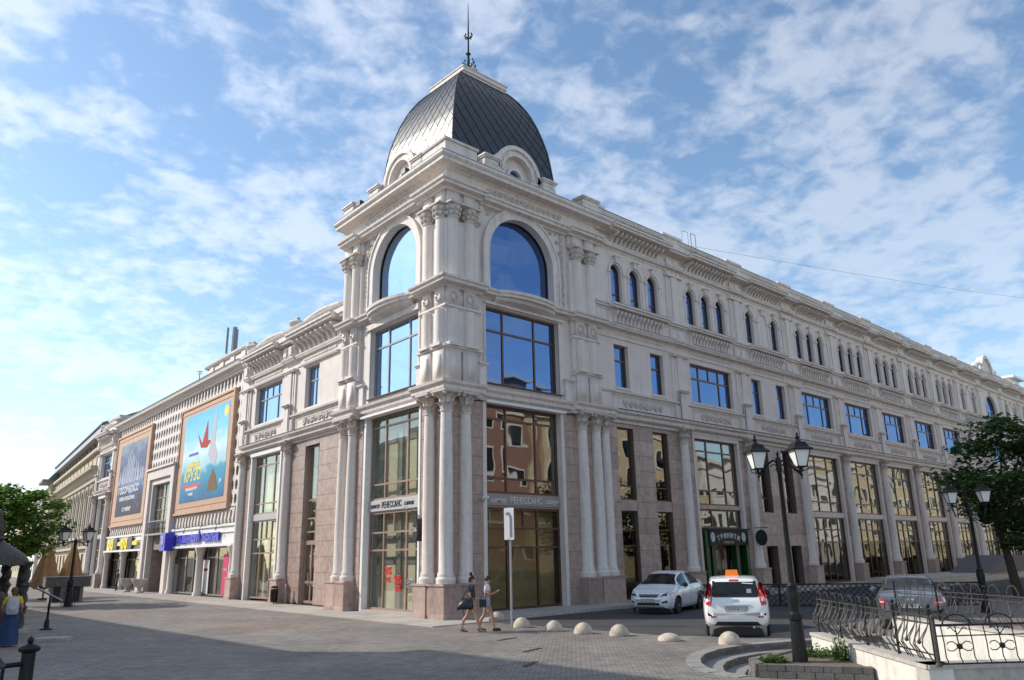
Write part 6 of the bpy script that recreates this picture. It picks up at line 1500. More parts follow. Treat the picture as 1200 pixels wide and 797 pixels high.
def street_lamp(label, loc, H_, dirv, sep, lz, s=1.0, lean=(0, 0), base_h=1.35, group=None):
    """loc ground; lanterns on both sides along dirv at height lz (bottom of glass)"""
    T = thing('street_lamp', label, 'street lamp', loc, 0, group); d = Vector(dirv).normalized()
    q = MB(); b = base_h
    q.lathe((0, 0, 0), [(0.19*s, 0), (0.19*s, 0.03), (0.155*s, 0.06), (0.13*s, b*0.5), (0.125*s, b*0.56), (0.148*s, b*0.58), (0.148*s, b*0.64), (0.10*s, b*0.68), (0.115*s, b*0.80), (0.13*s, b*0.9), (0.10*s, b*0.99), (0.115*s, b*1.02), (0.075*s, b*1.06)], 10); q.build('base', 'black_iron', T, angle=radians(35))
    q = MB(); q.lathe((0, 0, 0), [(0.065*s, b), (0.055*s, b+0.4), (0.045*s, H_-0.2), (0.06*s, H_-0.18), (0.05*s, H_-0.1), (0.06*s, H_-0.05), (0.06*s, H_+0.08), (0.02*s, H_+0.12), (0.035*s, H_+0.17), (0.008*s, H_+0.24)], 12); q.build('post', 'black_iron', T, angle=radians(40))
    for sg in (-1, 1):
        q = MB(); pts = []
        for (u, z) in ((0.0, H_-0.02), (0.25, H_+0.05), (0.5, H_-0.02), (0.72, H_-0.14), (0.88, H_-0.20), (1.0, lz-0.16*s)): pts.append((d.x*sg*sep*u, d.y*sg*sep*u, z))
        q.tube(pts, 0.026*s, 6); q.tube([(d.x*sg*sep*(0.25+0.3*cos(a_)*0.5), d.y*sg*sep*(0.25+0.3*cos(a_)*0.5), H_-0.09+0.06*sin(a_)) for a_ in [k*0.7 for k in range(7)]], 0.012*s, 4); q.build('arm', 'black_iron', T)
        lantern(T, d.x*sg*sep, d.y*sg*sep, lz, s, atan2(d.y, d.x)+0.45)
    return T
street_lamp('big black double-lantern street lamp standing in the flower bed in front of the taxi street', (-4.22, -15.30, 0.15), 3.68, (0.37, -0.72), 0.40, 3.58, 0.90)
street_lamp('black double street lamp half hidden by the tree at the right', (11.86, -13.58, 0), 3.35, (0.27, -0.90), 0.50, 3.62, 1.05)
lt = street_lamp('black double street lamp standing in the sunlit square at far left by the concrete tub', (-6.79, 23.80, 0), 3.25, (1.0, -0.24), 0.56, 3.32, 1.25)
lt = thing('lamp_cage', 'thin wire guard round the foot of the far left street lamp', 'guard', (-6.79, 23.80, 0)); q = MB()
for k in range(6): a_ = k*pi/3; q.tube([(0.32*cos(a_), 0.32*sin(a_), 0), (0.32*cos(a_), 0.32*sin(a_), 0.75)], 0.015, 4)
q.tube([(0.32*cos(k*pi/6), 0.32*sin(k*pi/6), 0.72) for k in range(13)], 0.015, 4); q.build('cage', 'iron_worn', lt)

# ================================================================== CARS
def interp(tab, x):
    for (a, b) in zip(tab[:-1], tab[1:]):
        if a[0] <= x <= b[0]:
            t = (x-a[0])/(b[0]-a[0]) if b[0] > a[0] else 0; t2 = t*t*(3-2*t)*0.35+t*0.65; return [a[i]+(b[i]-a[i])*t2 for i in range(1, len(a))]
    return list(tab[-1][1:]) if x > tab[-1][0] else list(tab[0][1:])
def car(label, loc, rz, tab, wheels, wr, paint, ws, rg, side, cat='car', pillars=(), step=0.07, wheel_w=0.19, track=0.74):
    """tab rows: x, z_bottom, z_belt, z_top, half width, half roof width; x grows to the front"""
    T = thing(label[0], label[1], cat, loc, rz); x0, x1 = tab[0][0], tab[-1][0]; xs = [x0]; x = x0
    brk = sorted({r[0] for r in tab}|{ws[0], ws[1], rg[0], rg[1], side[0], side[1]})
    st = sorted({round(x0+(x1-x0)*k/72, 4) for k in range(73)}|set(brk))
    st = [s for i, s in enumerate(st) if i == 0 or s-st[i-1] > 0.012 or s in brk]
    rings = []
    for x in st:
        zb, zbelt, zt, w, wrf = interp(tab, x); g = max(0.0, zt-zbelt); k = min(1.0, g/0.3)
        wt = w*0.95+(wrf-w*0.95)*k
        P = [(0, zb), (w*0.86, zb), (w*0.95, zb+0.07), (w*0.985, zb+0.2), (w, zb+(zbelt-zb)*0.55), (w*0.985, zbelt-0.10), (w*0.955, zbelt-0.02), (w*0.935, zbelt+0.01*k)]
        for f_ in (0.33, 0.66, 0.93): P.append((w*0.935+(wt-w*0.935)*f_, zbelt+0.01*k+(g-0.05*k)*f_))
        P += [(wt*0.94, zt-0.022*k-0.0), (wt*0.7, zt-0.004), (wt*0.35, zt+0.008), (0, zt+0.012)]
        rings.append([(x, y, z) for y, z in P])
    n = len(rings[0]); full = []
    for R_ in rings: full.append(R_+[(x, -y, z) for x, y, z in R_[-2:0:-1]])
    m = len(full[0]); V = [p for R_ in full for p in R_]
    # carve wheel arches: pull low side vertices onto the arch
    for i, (x, y, z) in enumerate(V):
        for wx in wheels:
            d = math.hypot(x-wx, z-wr); ra = wr+0.055
            if abs(y) > 0.5 and d < ra and z < wr+0.5:
                k = ra/max(d, 1e-3); V[i] = (wx+(x-wx)*k, y, wr+(z-wr)*k) if z > wr*0.6 else (wx+(x-wx)*k, y, z)
    body, glass = [], []
    for i in range(len(full)-1):
        xm = (st[i]+st[i+1])/2
        for j in range(m):
            jj = (j+1) % m; f = (i*m+j, i*m+jj, (i+1)*m+jj, (i+1)*m+j); js = j if j < n-1 else m-1-j
            lo = [V[q] for q in f]; ym = sum(abs(p[1]) for p in lo)/4; zm = sum(p[2] for p in lo)/4
            gl = False
            if js in (7, 8, 9) and side[0] < xm < side[1] and not any(a < xm < b for a, b in pillars): gl = True
            if js in (11, 12, 13) and (ws[0] < xm < ws[1] or rg[0] < xm < rg[1]): gl = True
            hole = any(math.hypot(xm-wx, zm-wr) < wr+0.03 and ym > 0.5 for wx in wheels) or (js == 0 and any(abs(xm-wx) < wr for wx in wheels) and ym > 0.5)
            if hole: continue
            (glass if gl else body).append(f)
    for base in (0, (len(full)-1)*m):
        c = [sum(V[base+i][k] for i in range(m))/m for k in range(3)]; V.append(tuple(c)); ci = len(V)-1
        body += [(base+i, base+(i+1) % m, ci) for i in range(m)]
    def mk(name, fs, mt, off=0.0):
        used = sorted({i for f in fs for i in f}); mp = {u: k for k, u in enumerate(used)}; mb = MB(); mb.v = [V[u] for u in used]; mb.f = [tuple(mp[i] for i in f) for f in fs]; return mb.build(name, mt, T, angle=radians(38), recalc=True)
    B = mk('body', body, paint); mk('glazing', glass, 'car_glass')
    bvh = BVHTree.FromPolygons(V, [tuple(f) for f in body+glass])
    # wheel wells and wheels
    for wx in wheels: MB().cube((wx, 0, wr+0.02), (2*wr+0.02, 1.25, 2*wr*0.95)).build('wheel_well', 'black_plastic', T)
    tm = MB(); tm.lathe((0, 0, 0), [(wr*0.62, -wheel_w/2), (wr*0.9, -wheel_w/2), (wr, -wheel_w*0.32), (wr, wheel_w*0.32), (wr*0.9, wheel_w/2), (wr*0.62, wheel_w/2)], 26); tme = tm.mesh('wheel', 'tyre', angle=radians(35))
    rm = MB(); rm.lathe((0, 0, 0), [(wr*0.63, -0.04), (wr*0.63, wheel_w/2-0.01), (wr*0.57, wheel_w/2-0.02), (wr*0.56, 0.03), (0.02, 0.03)], 26)
    for k in range(6):
        a_ = k*pi/3; rm.tube([(0, 0, 0.07), (wr*0.3*cos(a_), wr*0.3*sin(a_), 0.065), (wr*0.58*cos(a_), wr*0.58*sin(a_), 0.05)], [0.035, 0.025, 0.03], 5)
    rm.lathe((0, 0, 0.05), [(0.05, 0), (0.045, 0.03), (0.01, 0.035)], 10); rme = rm.mesh('rim', 'rim_metal', angle=radians(35))
    for wx in wheels:
        for sg in (-1, 1):
            w = obj_from(tme, 'wheel', T, (wx, sg*track, wr)); w.rotation_euler = (-sg*pi/2, 0, 0); r = obj_from(rme, 'rim', w)
    def patch(name, mt, quad, dirv, off=0.006, nu=6, nv=4, parent=None, thick=0.0):
        """project a quad (4 points) along dirv on the body and lay a skin on it"""
        d = Vector(dirv).normalized(); q = MB(); a, b, c, e = [Vector(p) for p in quad]; pts = []
        for j in range(nv+1):
            for i in range(nu+1):
                u, v = i/nu, j/nv; p = (a*(1-u)+b*u)*(1-v)+(e*(1-u)+c*u)*v; h = bvh.ray_cast(p-d*3.0, d, 6.0)
                pt = (h[0] if h[0] is not None else p)-d*off; pts.append(pt)
        W_ = nu+1; fs = [(j*W_+i, j*W_+i+1, (j+1)*W_+i+1, (j+1)*W_+i) for j in range(nv) for i in range(nu)]
        k = len(pts); pts2 = pts+[p+d*(off+0.004) for p in pts]; fs2 = list(fs)
        bd = [i for i in range(nu+1)]+[j*W_+nu for j in range(1, nv+1)]+[nv*W_+i for i in range(nu-1, -1, -1)]+[j*W_ for j in range(nv-1, 0, -1)]
        for i in range(len(bd)): x_, y_ = bd[i], bd[(i+1) % len(bd)]; fs2.append((x_, y_, k+y_, k+x_))
        q.add(pts2, fs2); return q.build(name, mt, parent or T, angle=radians(40))
    return T, B, patch, bvh
def plate(T, txt, x, y0, z0, w, h, rear=True, rz=0.0):
    p = MB(); p.cube((x, y0, z0), (0.02, w, h)); o = p.build('number_plate', 'plate_white', T)
    fr = Fr((x, y0), pi/2 if False else 0); sg = -1 if rear else 1
    fr.n = Vector((sg, 0)); fr.d = Vector((0, 1))
    q = MB(); s_ = 0.011
    for (a, b, c, d) in ((-w/2, w/2, z0-h/2, z0-h/2+s_), (-w/2, w/2, z0+h/2-s_, z0+h/2), (-w/2, -w/2+s_, z0-h/2, z0+h/2), (w/2-s_, w/2, z0-h/2, z0+h/2)): q.hexa([(x+sg*0.011, y0+a, c), (x+sg*0.011, y0+b, c), (x+sg*0.013, y0+b, c), (x+sg*0.013, y0+a, c), (x+sg*0.011, y0+a, d), (x+sg*0.011, y0+b, d), (x+sg*0.013, y0+b, d), (x+sg*0.013, y0+a, d)])
    q.build('plate_border', 'ink_black', o)
    text_on(fr, txt, h*0.78, 0, 0, 0, 'ink_black', o, depth=0.001, width=w*0.86, pos=(x+sg*0.0125, y0, z0))
# --- taxi (small white hatchback seen from behind)
TX = [(0.00, 0.42, 0.62, 0.64, 0.60, 0.55), (0.03, 0.34, 0.86, 0.88, 0.74, 0.6), (0.10, 0.30, 0.93, 1.00, 0.80, 0.62), (0.30, 0.26, 0.97, 1.33, 0.835, 0.60), (0.44, 0.24, 0.98, 1.45, 0.84, 0.60), (0.9, 0.22, 0.975, 1.495, 0.85, 0.61), (1.6, 0.20, 0.96, 1.50, 0.85, 0.62), (2.2, 0.20, 0.94, 1.47, 0.85, 0.62), (2.55, 0.20, 0.92, 1.40, 0.85, 0.60), (3.2, 0.20, 0.88, 0.96, 0.84, 0.66), (3.75, 0.22, 0.78, 0.80, 0.80, 0.66), (3.9, 0.28, 0.66, 0.68, 0.66, 0.55)]
# (local x=0 is the rear bumper)
hx = radians(33.0); T, B, patch, bvh = car(('taxi', 'white hatchback taxi with orange roof sign, seen from behind in the street mouth'), (0.20, -11.30, 0), hx, TX, (0.62, 3.12), 0.29, 'car_white', (2.6, 3.18), (0.11, 0.40), (0.62, 2.75), pillars=((1.62, 1.74),), track=0.72, cat='taxi')
patch('rear_window', 'car_glass', [(0, -0.56, 1.00), (0, 0.56, 1.00), (0, 0.52, 1.36), (0, -0.52, 1.36)], (1, 0, 0), 0.010, 10, 6)
for sg in (-1, 1):
    patch('tail_light', 'lamp_red', [(0, sg*0.60, 0.93), (0, sg*0.80, 0.96), (0, sg*0.685, 1.36), (0, sg*0.60, 1.34)], (1, 0, 0), 0.020, 4, 8)
    patch('tail_light', 'lamp_red', [(0, sg*0.63, 0.80), (0, sg*0.80, 0.82), (0, sg*0.80, 0.96), (0, sg*0.60, 0.93)], (1, 0, 0), 0.020, 4, 3)
    patch('reverse_light', 'lamp_clear', [(0, sg*0.64, 0.90), (0, sg*0.78, 0.91), (0, sg*0.77, 1.02), (0, sg*0.64, 1.01)], (1, 0, 0), 0.026, 3, 3)
    patch('reflector', 'lamp_red', [(0, sg*0.52, 0.50), (0, sg*0.66, 0.50), (0, sg*0.66, 0.535), (0, sg*0.52, 0.535)], (1, 0, 0), 0.012, 3, 1)
patch('bumper_lower', 'black_plastic', [(0, -0.60, 0.30), (0, 0.60, 0.30), (0, 0.50, 0.40), (0, -0.50, 0.40)], (1, 0, 0), 0.012, 8, 2)
patch('brake_light', 'lamp_red', [(0, -0.13, 1.39), (0, 0.13, 1.39), (0, 0.11, 1.435), (0, -0.11, 1.435)], (1, 0, 0), 0.02, 3, 2)
patch('spoiler', 'car_white', [(0, -0.50, 1.375), (0, 0.50, 1.375), (0, 0.48, 1.46), (0, -0.48, 1.46)], (1, 0, 0), 0.012, 8, 2)
patch('window_stickers', 'plate_white', [(0, -0.48, 1.315), (0, -0.20, 1.335), (0, -0.20, 1.355), (0, -0.48, 1.335)], (1, 0, 0), 0.016, 4, 1); patch('window_stickers', 'galvanised', [(0, -0.42, 1.10), (0, -0.30, 1.10), (0, -0.30, 1.20), (0, -0.42, 1.20)], (1, 0, 0), 0.016, 2, 2)
patch('emblem', 'rim_metal', [(0, -0.07, 0.905), (0, 0.07, 0.905), (0, 0.06, 0.95), (0, -0.06, 0.95)], (1, 0, 0), 0.014, 3, 2)
patch('trim_strip', 'rim_metal', [(0, -0.36, 0.80), (0, 0.36, 0.80), (0, 0.36, 0.825), (0, -0.36, 0.825)], (1, 0, 0), 0.014, 6, 1)
plate(T, 'Х370НР116', 0.012, 0, 0.70, 0.52, 0.125)
q = MB(); q.cube((0.02, 0, 0.70), (0.03, 0.60, 0.20)); q.build('plate_recess', 'galvanised', T)
s_ = MB(); s_.hexa([(1.15, -0.16, 1.50), (1.40, -0.16, 1.50), (1.40, 0.20, 1.50), (1.15, 0.20, 1.50), (1.20, -0.13, 1.66), (1.36, -0.13, 1.66), (1.36, 0.17, 1.66), (1.20, 0.17, 1.66)]); tag(s_.build('taxi_roof_sign', 'taxi_orange', loc=(0.20, -11.30, 0)), 'glossy orange taxi lamp on the roof of the white hatchback', 'taxi sign'); bpy.data.objects['taxi_roof_sign'].rotation_euler = (0, 0, hx)
for sg in (-1, 1): MB().ball((2.45, sg*0.93, 1.0), 0.11, 8, 6, (0.6, 1, 0.75)).build('wing_mirror', 'black_plastic', T)
MB().tube([(1.5, 0, 1.5), (1.35, 0, 1.9)], 0.006, 4).build('aerial', 'black_plastic', T)
q = MB(); q.tube([(0.1, -0.4, 0.27), (-0.02, -0.4, 0.27)], 0.03, 8); q.build('exhaust', 'rim_metal', T)
# --- white sedan seen from the front
SD = [(0.0, 0.36, 0.62, 0.64, 0.60, 0.5), (0.06, 0.30, 0.90, 0.93, 0.74, 0.6), (0.35, 0.24, 0.98, 1.05, 0.82, 0.62), (0.75, 0.20, 0.99, 1.14, 0.85, 0.60), (1.35, 0.18, 0.98, 1.42, 0.85, 0.58), (1.8, 0.18, 0.96, 1.465, 0.85, 0.58), (2.3, 0.18, 0.94, 1.46, 0.85, 0.58), (2.65, 0.18, 0.92, 1.38, 0.85, 0.57), (3.3, 0.18, 0.90, 1.00, 0.85, 0.62), (3.8, 0.19, 0.82, 0.86, 0.82, 0.62), (4.15, 0.22, 0.72, 0.745, 0.74, 0.58), (4.32, 0.28, 0.60, 0.62, 0.60, 0.5), (4.37, 0.34, 0.52, 0.53, 0.5, 0.4)]
FRONT = Vector((4.95, -4.75)); hs = radians(197.0); Lc = 4.37; pos = FRONT-Vector((cos(hs), sin(hs)))*Lc
T, B, patch, bvh = car(('parked_car', 'white sedan parked by the granite wall, its front turned towards the corner'), (pos.x, pos.y, 0), hs, SD, (0.92, 3.50), 0.30, 'car_silver', (2.68, 3.28), (0.62, 1.28), (0.85, 3.0), pillars=((2.0, 2.1),), track=0.745)
for sg in (-1, 1):
    patch('headlight', 'lamp_clear', [(5, sg*0.38, 0.60), (5, sg*0.74, 0.64), (5, sg*0.80, 0.83), (5, sg*0.60, 0.77)], (-1, 0, 0), 0.012, 6, 4)
    patch('headlight_dark', 'car_glass', [(5, sg*0.44, 0.645), (5, sg*0.66, 0.665), (5, sg*0.68, 0.735), (5, sg*0.55, 0.71)], (-1, 0, 0), 0.018, 4, 3)
    patch('fog_light', 'black_plastic', [(5, sg*0.50, 0.40), (5, sg*0.68, 0.42), (5, sg*0.66, 0.50), (5, sg*0.52, 0.46)], (-1, 0, 0), 0.010, 3, 2)
    MB().ball((2.95, sg*0.95, 0.98), 0.11, 8, 6, (0.6, 1, 0.75)).build('wing_mirror', 'black_plastic', T)
    for xh in (1.75, 2.6): MB().tube([(xh, sg*0.862, 0.86), (xh+0.17, sg*0.862, 0.865)], 0.014, 5).build('door_handle', 'rim_metal', T)
    for xl in (2.02, 3.02): patch('door_gap', 'black_plastic', [(xl, sg*3, 0.26), (xl+0.012, sg*3, 0.26), (xl+0.012, sg*3, 0.9), (xl, sg*3, 0.9)], (0, -sg, 0), 0.003, 1, 8)
patch('grille', 'black_plastic', [(5, -0.32, 0.60), (5, 0.32, 0.60), (5, 0.40, 0.70), (5, -0.40, 0.70)], (-1, 0, 0), 0.012, 8, 3)
patch('grille_bar', 'rim_metal', [(5, -0.36, 0.645), (5, 0.36, 0.645), (5, 0.37, 0.66), (5, -0.37, 0.66)], (-1, 0, 0), 0.02, 8, 1)
patch('lower_grille', 'black_plastic', [(5, -0.44, 0.33), (5, 0.44, 0.33), (5, 0.40, 0.42), (5, -0.40, 0.42)], (-1, 0, 0), 0.010, 8, 3)
plate(T, 'Е116ТМ16', 4.395, 0, 0.50, 0.50, 0.11, rear=False)
for sg in (-1, 1): MB().tube([(3.26, sg*0.15+0.1, 0.995), (2.95, sg*0.2-0.1, 1.17)], 0.008, 4).build('wiper', 'black_plastic', T)
# --- dark grey car seen from behind beyond the fence
GC = [(0.0, 0.34, 0.60, 0.62, 0.66, 0.5), (0.05, 0.30, 0.86, 0.90, 0.80, 0.6), (0.35, 0.24, 0.90, 0.98, 0.86, 0.62), (0.85, 0.20, 0.91, 1.08, 0.88, 0.60), (1.50, 0.18, 0.91, 1.36, 0.88, 0.56), (2.0, 0.18, 0.90, 1.40, 0.88, 0.56), (2.5, 0.18, 0.88, 1.38, 0.88, 0.56), (3.3, 0.18, 0.85, 0.93, 0.87, 0.6), (4.1, 0.2, 0.76, 0.78, 0.83, 0.6), (4.4, 0.3, 0.60, 0.62, 0.66, 0.5)]
hg = radians(21.0); T, B, patch, bvh = car(('parked_car', 'dark grey car with red tail lamps parked beyond the iron fence at right'), (4.15, -14.15, 0), hg, GC, (0.9, 3.45), 0.31, 'car_grey', (2.56, 3.26), (0.62, 1.42), (1.0, 3.0), pillars=((2.05, 2.15),), track=0.76)
for sg in (-1, 1):
    patch('tail_light', 'lamp_red', [(-1, sg*0.55, 0.66), (-1, sg*0.80, 0.68), (-1, sg*0.79, 0.85), (-1, sg*0.58, 0.84)], (1, 0, 0), 0.016, 4, 4)
    patch('reverse_light', 'lamp_clear', [(-1, sg*0.60, 0.735), (-1, sg*0.75, 0.74), (-1, sg*0.75, 0.775), (-1, sg*0.60, 0.77)], (1, 0, 0), 0.022, 3, 1)
    MB().ball((2.9, sg*0.98, 0.95), 0.11, 8, 6, (0.6, 1, 0.75)).build('wing_mirror', 'car_grey', T)
plate(T, 'А582ОК16', -0.012, 0, 0.66, 0.52, 0.12)
MB().tube([(1.5, 0, 1.37), (1.25, 0, 1.85)], 0.006, 4).build('aerial', 'black_plastic', T)
for sg in (-1, 1): patch('emblem', 'rim_metal', [(-1, sg*0.05-0.04, 0.80), (-1, sg*0.05+0.04, 0.80), (-1, sg*0.05+0.04, 0.84), (-1, sg*0.05-0.04, 0.84)], (1, 0, 0), 0.012, 2, 2)
# ================================================================== PEOPLE
def skin_mesh(name, joints, edges, mt, parent=None, sub=2, root=0, smooth=True):
    """grow one continuous surface round a skeleton: joints {k:(x,y,z,r)}"""
    keys = list(joints); ix = {k: i for i, k in enumerate(keys)}; me = bpy.data.meshes.new(name)
    me.from_pydata([joints[k][:3] for k in keys], [(ix[a], ix[b]) for a, b in edges], []); ob = bpy.data.objects.new(name, me); COL.objects.link(ob)
    ob.modifiers.new('Skin', 'SKIN')
    for i, k in enumerate(keys):
        j = joints[k]; r = j[3]; ry = j[4] if len(j) > 4 else r; me.skin_vertices[0].data[i].radius = (r, ry)
    me.skin_vertices[0].data[root].use_root = True
    s = ob.modifiers.new('Sub', 'SUBSURF'); s.levels = sub; s.render_levels = sub
    bpy.context.view_layer.update(); m2 = bpy.data.meshes.new_from_object(ob.evaluated_get(bpy.context.evaluated_depsgraph_get()))
    COL.objects.unlink(ob); bpy.data.objects.remove(ob); m2.name = name; m2.materials.clear(); m2.materials.append(MATS[mt]); m2.shade_smooth()
    return obj_from(m2, name, parent)
def lerp(a, b, t): return tuple(a[i]+(b[i]-a[i])*t for i in range(3))
def person(label, loc, rz, H_, pose, hair='hair_dark', skin='skin'):
    """pose: joints in metres for a 1.66 m figure; x forward, y left"""
    T = thing('person', label, 'person', loc, rz); k = H_/1.66; J = {}
    for n, v in pose.items(): J[n] = tuple(c*k for c in v)
    E = [('pelvis', 'waist'), ('waist', 'chest'), ('chest', 'neckb'), ('neckb', 'neck'), ('neck', 'headb'), ('headb', 'headm'), ('headm', 'headt')]
    for s in 'LR':
        E += [('pelvis', 'hip'+s), ('hip'+s, 'knee'+s), ('knee'+s, 'calf'+s), ('calf'+s, 'ank'+s), ('ank'+s, 'ball'+s), ('ball'+s, 'toe'+s), ('chest', 'sh'+s), ('sh'+s, 'el'+s), ('el'+s, 'wr'+s), ('wr'+s, 'palm'+s)]
    # fingers
    for s in 'LR':
        w, p = Vector(J['wr'+s][:3]), Vector(J['palm'+s][:3]); d = (p-w).normalized(); sd = d.cross(Vector((0, 0, 1)) if abs(d.z) < 0.8 else Vector((1, 0, 0))).normalized(); dn = d.cross(sd)
        for i, (o_, ln) in enumerate(((-0.027, 0.062), (-0.009, 0.072), (0.009, 0.068), (0.026, 0.055))):
            a_ = p+sd*o_*k+d*0.008*k; b_ = a_+d*ln*0.5*k+dn*0.004*k; c_ = b_+(d*0.8+dn*0.6).normalized()*ln*0.5*k
            J['f%s%da' % (s, i)] = (*a_, 0.009*k); J['f%s%db' % (s, i)] = (*b_, 0.0085*k); J['f%s%dc' % (s, i)] = (*c_, 0.007*k)
            E += [('palm'+s, 'f%s%da' % (s, i)), ('f%s%da' % (s, i), 'f%s%db' % (s, i)), ('f%s%db' % (s, i), 'f%s%dc' % (s, i))]
        a_ = w+(p-w)*0.35+sd*(-0.028)*k; b_ = a_+(d*0.6-sd*0.7).normalized()*0.045*k; J['t%sa' % s] = (*a_, 0.011*k); J['t%sb' % s] = (*b_, 0.009*k); E += [('palm'+s, 't%sa' % s), ('t%sa' % s, 't%sb' % s)]
    body = skin_mesh('body', J, E, skin, T)
    hb, hm, ht = [Vector(J[n][:3]) for n in ('headb', 'headm', 'headt')]; f = Vector((1, 0, 0))
    q = MB(); c = hm; q.ball(tuple(c+f*0.088*k+Vector((0, 0, -0.012*k))), 0.016*k, 6, 4, (1.1, 0.8, 1.5)); q.ball(tuple(c+Vector((0, 0.078*k, -0.01))), 0.022*k, 6, 4, (0.7, 0.35, 1.3)); q.ball(tuple(c+Vector((0, -0.078*k, -0.01))), 0.022*k, 6, 4, (0.7, 0.35, 1.3)); q.build('face_features', skin, T, smooth=True)
    q = MB(); q.ball(tuple(c+f*0.084*k+Vector((0, 0, -0.052*k))), 0.016*k, 6, 4, (0.5, 1.3, 0.4)); q.build('mouth', 'cloth_red', T)
    q = MB()
    for sg in (-1, 1): q.ball(tuple(c+f*0.082*k+Vector((0, sg*0.03*k, 0.012*k))), 0.011*k, 6, 4, (0.6, 1.2, 0.8))
    q.build('eyes', 'ink_black', T)
    return T, J, k, c
def std_pose(stride=0.26, fwd='R', lean=0.0):
    P = {'pelvis': (0, 0, 0.90, 0.115, 0.145), 'waist': (0.01+lean*0.3, 0, 1.06, 0.082, 0.115), 'chest': (0.01+lean, 0, 1.25, 0.092, 0.135), 'neckb': (0.0+lean, 0, 1.38, 0.055, 0.07), 'neck': (0.01+lean, 0, 1.43, 0.045), 'headb': (0.025+lean, 0, 1.49, 0.062), 'headm': (0.03+lean, 0, 1.56, 0.082, 0.076), 'headt': (0.02+lean, 0, 1.615, 0.06)}
    for s, sy in (('L', 1), ('R', -1)):
        d = stride if s == fwd else -stride
        P['hip'+s] = (0.0, sy*0.085, 0.86, 0.082); P['knee'+s] = (d*0.55+0.04, sy*0.085, 0.48, 0.056); P['calf'+s] = (d*0.78+(0.0 if d > 0 else -0.02), sy*0.085, 0.34, 0.055)
        lift = 0.0 if d > 0 else 0.05
        P['ank'+s] = (d*1.05, sy*0.08, 0.085+lift, 0.036); P['ball'+s] = (d*1.05+0.10, sy*0.085, 0.03+lift*0.2, 0.036); P['toe'+s] = (d*1.05+0.17, sy*0.085, 0.022, 0.026)
        P['sh'+s] = (0.0+lean, sy*0.165, 1.345, 0.052); P['el'+s] = (-0.04-d*0.3, sy*0.215, 1.09, 0.038); P['wr'+s] = (0.03-d*0.55, sy*0.22, 0.87, 0.026); P['palm'+s] = (0.04-d*0.6, sy*0.22, 0.81, 0.028, 0.036)
    return P
def garment(T, J, k, name, keys, edges, mt, grow, sub=1):
    JJ = {}
    for n in keys:
        v = J[n]; g = grow[n] if isinstance(grow, dict) else grow; JJ[n] = (*v[:3], v[3]+g*k, (v[4] if len(v) > 4 else v[3])+g*k)
    return skin_mesh(name, JJ, edges, mt, T, sub)
def mid_j(J, a, b, t, r=None):
    A, B = J[a], J[b]; p = lerp(A, B, t); ra = A[3]+(B[3]-A[3])*t; return (*p, r if r else ra)
# woman 1: hair in a bun, charcoal top, white shorts, big black shoulder bag
screen_right = radians(47.0-90)
P = std_pose(0.27, 'R', 0.02); P['elL'] = (-0.06, 0.22, 1.08, 0.038); P['wrL'] = (0.12, 0.16, 0.98, 0.026); P['palmL'] = (0.18, 0.13, 0.97, 0.028, 0.034)
P['elR'] = (-0.02, -0.23, 1.07, 0.038); P['wrR'] = (0.13, -0.20, 0.92, 0.026); P['palmR'] = (0.18, -0.18, 0.88, 0.028, 0.034)
T, J, k, hc = person('walking woman with dark bun, charcoal top and pale shorts, left of the pair', (-2.95, -4.30, 0.0), screen_right, 1.60, P)
J['tbL'] = mid_j(J, 'shL', 'elL', 0.75); J['tbR'] = mid_j(J, 'shR', 'elR', 0.75)
garment(T, J, k, 'top', ['pelvis', 'waist', 'chest', 'neckb', 'shL', 'shR', 'tbL', 'tbR'], [('pelvis', 'waist'), ('waist', 'chest'), ('chest', 'neckb'), ('chest', 'shL'), ('chest', 'shR'), ('shL', 'tbL'), ('shR', 'tbR')], 'cloth_charcoal', 0.022, 2)
J['thL'] = mid_j(J, 'hipL', 'kneeL', 0.38); J['thR'] = mid_j(J, 'hipR', 'kneeR', 0.38); J['w0'] = mid_j(J, 'pelvis', 'waist', 0.25)
garment(T, J, k, 'shorts', ['pelvis', 'w0', 'hipL', 'hipR', 'thL', 'thR'], [('pelvis', 'w0'), ('pelvis', 'hipL'), ('pelvis', 'hipR'), ('hipL', 'thL'), ('hipR', 'thR')], 'cloth_white', 0.016, 2)
q = MB(); q.ball(tuple(hc+Vector((-0.022, 0, 0.028))*k), 0.10*k, 12, 8, (0.98, 0.86, 0.98)); q.ball(tuple(hc+Vector((-0.05, 0, 0.155))*k), 0.055*k, 10, 7); q.ball(tuple(hc+Vector((-0.075, 0, -0.035))*k), 0.065*k, 8, 6, (0.8, 1, 1.2)); q.build('hair', 'hair_dark', T, smooth=True)
for s in 'LR':
    a = J['ank'+s]; b = J['toe'+s]; q = MB(); q.tube([(a[0]-0.04, a[1], 0.022+max(0, a[2]-0.09*k)), (J['ball'+s][0], a[1], J['ball'+s][2]-0.02), (b[0]+0.02, b[1], 0.012)], [0.03, 0.036, 0.03], 6); q.build('sandal', 'timber', T)
bag = thing('shoulder_bag', 'big black slouchy shoulder bag carried by the left woman', 'bag', (-2.95, -4.30, 0.0), screen_right)
q = MB(); V = []; 
for (z, w, d, xo) in ((0.70, 0.20, 0.05, -0.14), (0.66, 0.24, 0.09, -0.16), (0.74, 0.25, 0.11, -0.15), (0.86, 0.20, 0.09, -0.11), (0.96, 0.13, 0.05, -0.07)):
    for j in range(10): a_ = 2*pi*j/10; V.append((xo+w*cos(a_), -0.27+d*sin(a_), z+0.02*sin(3*a_)))
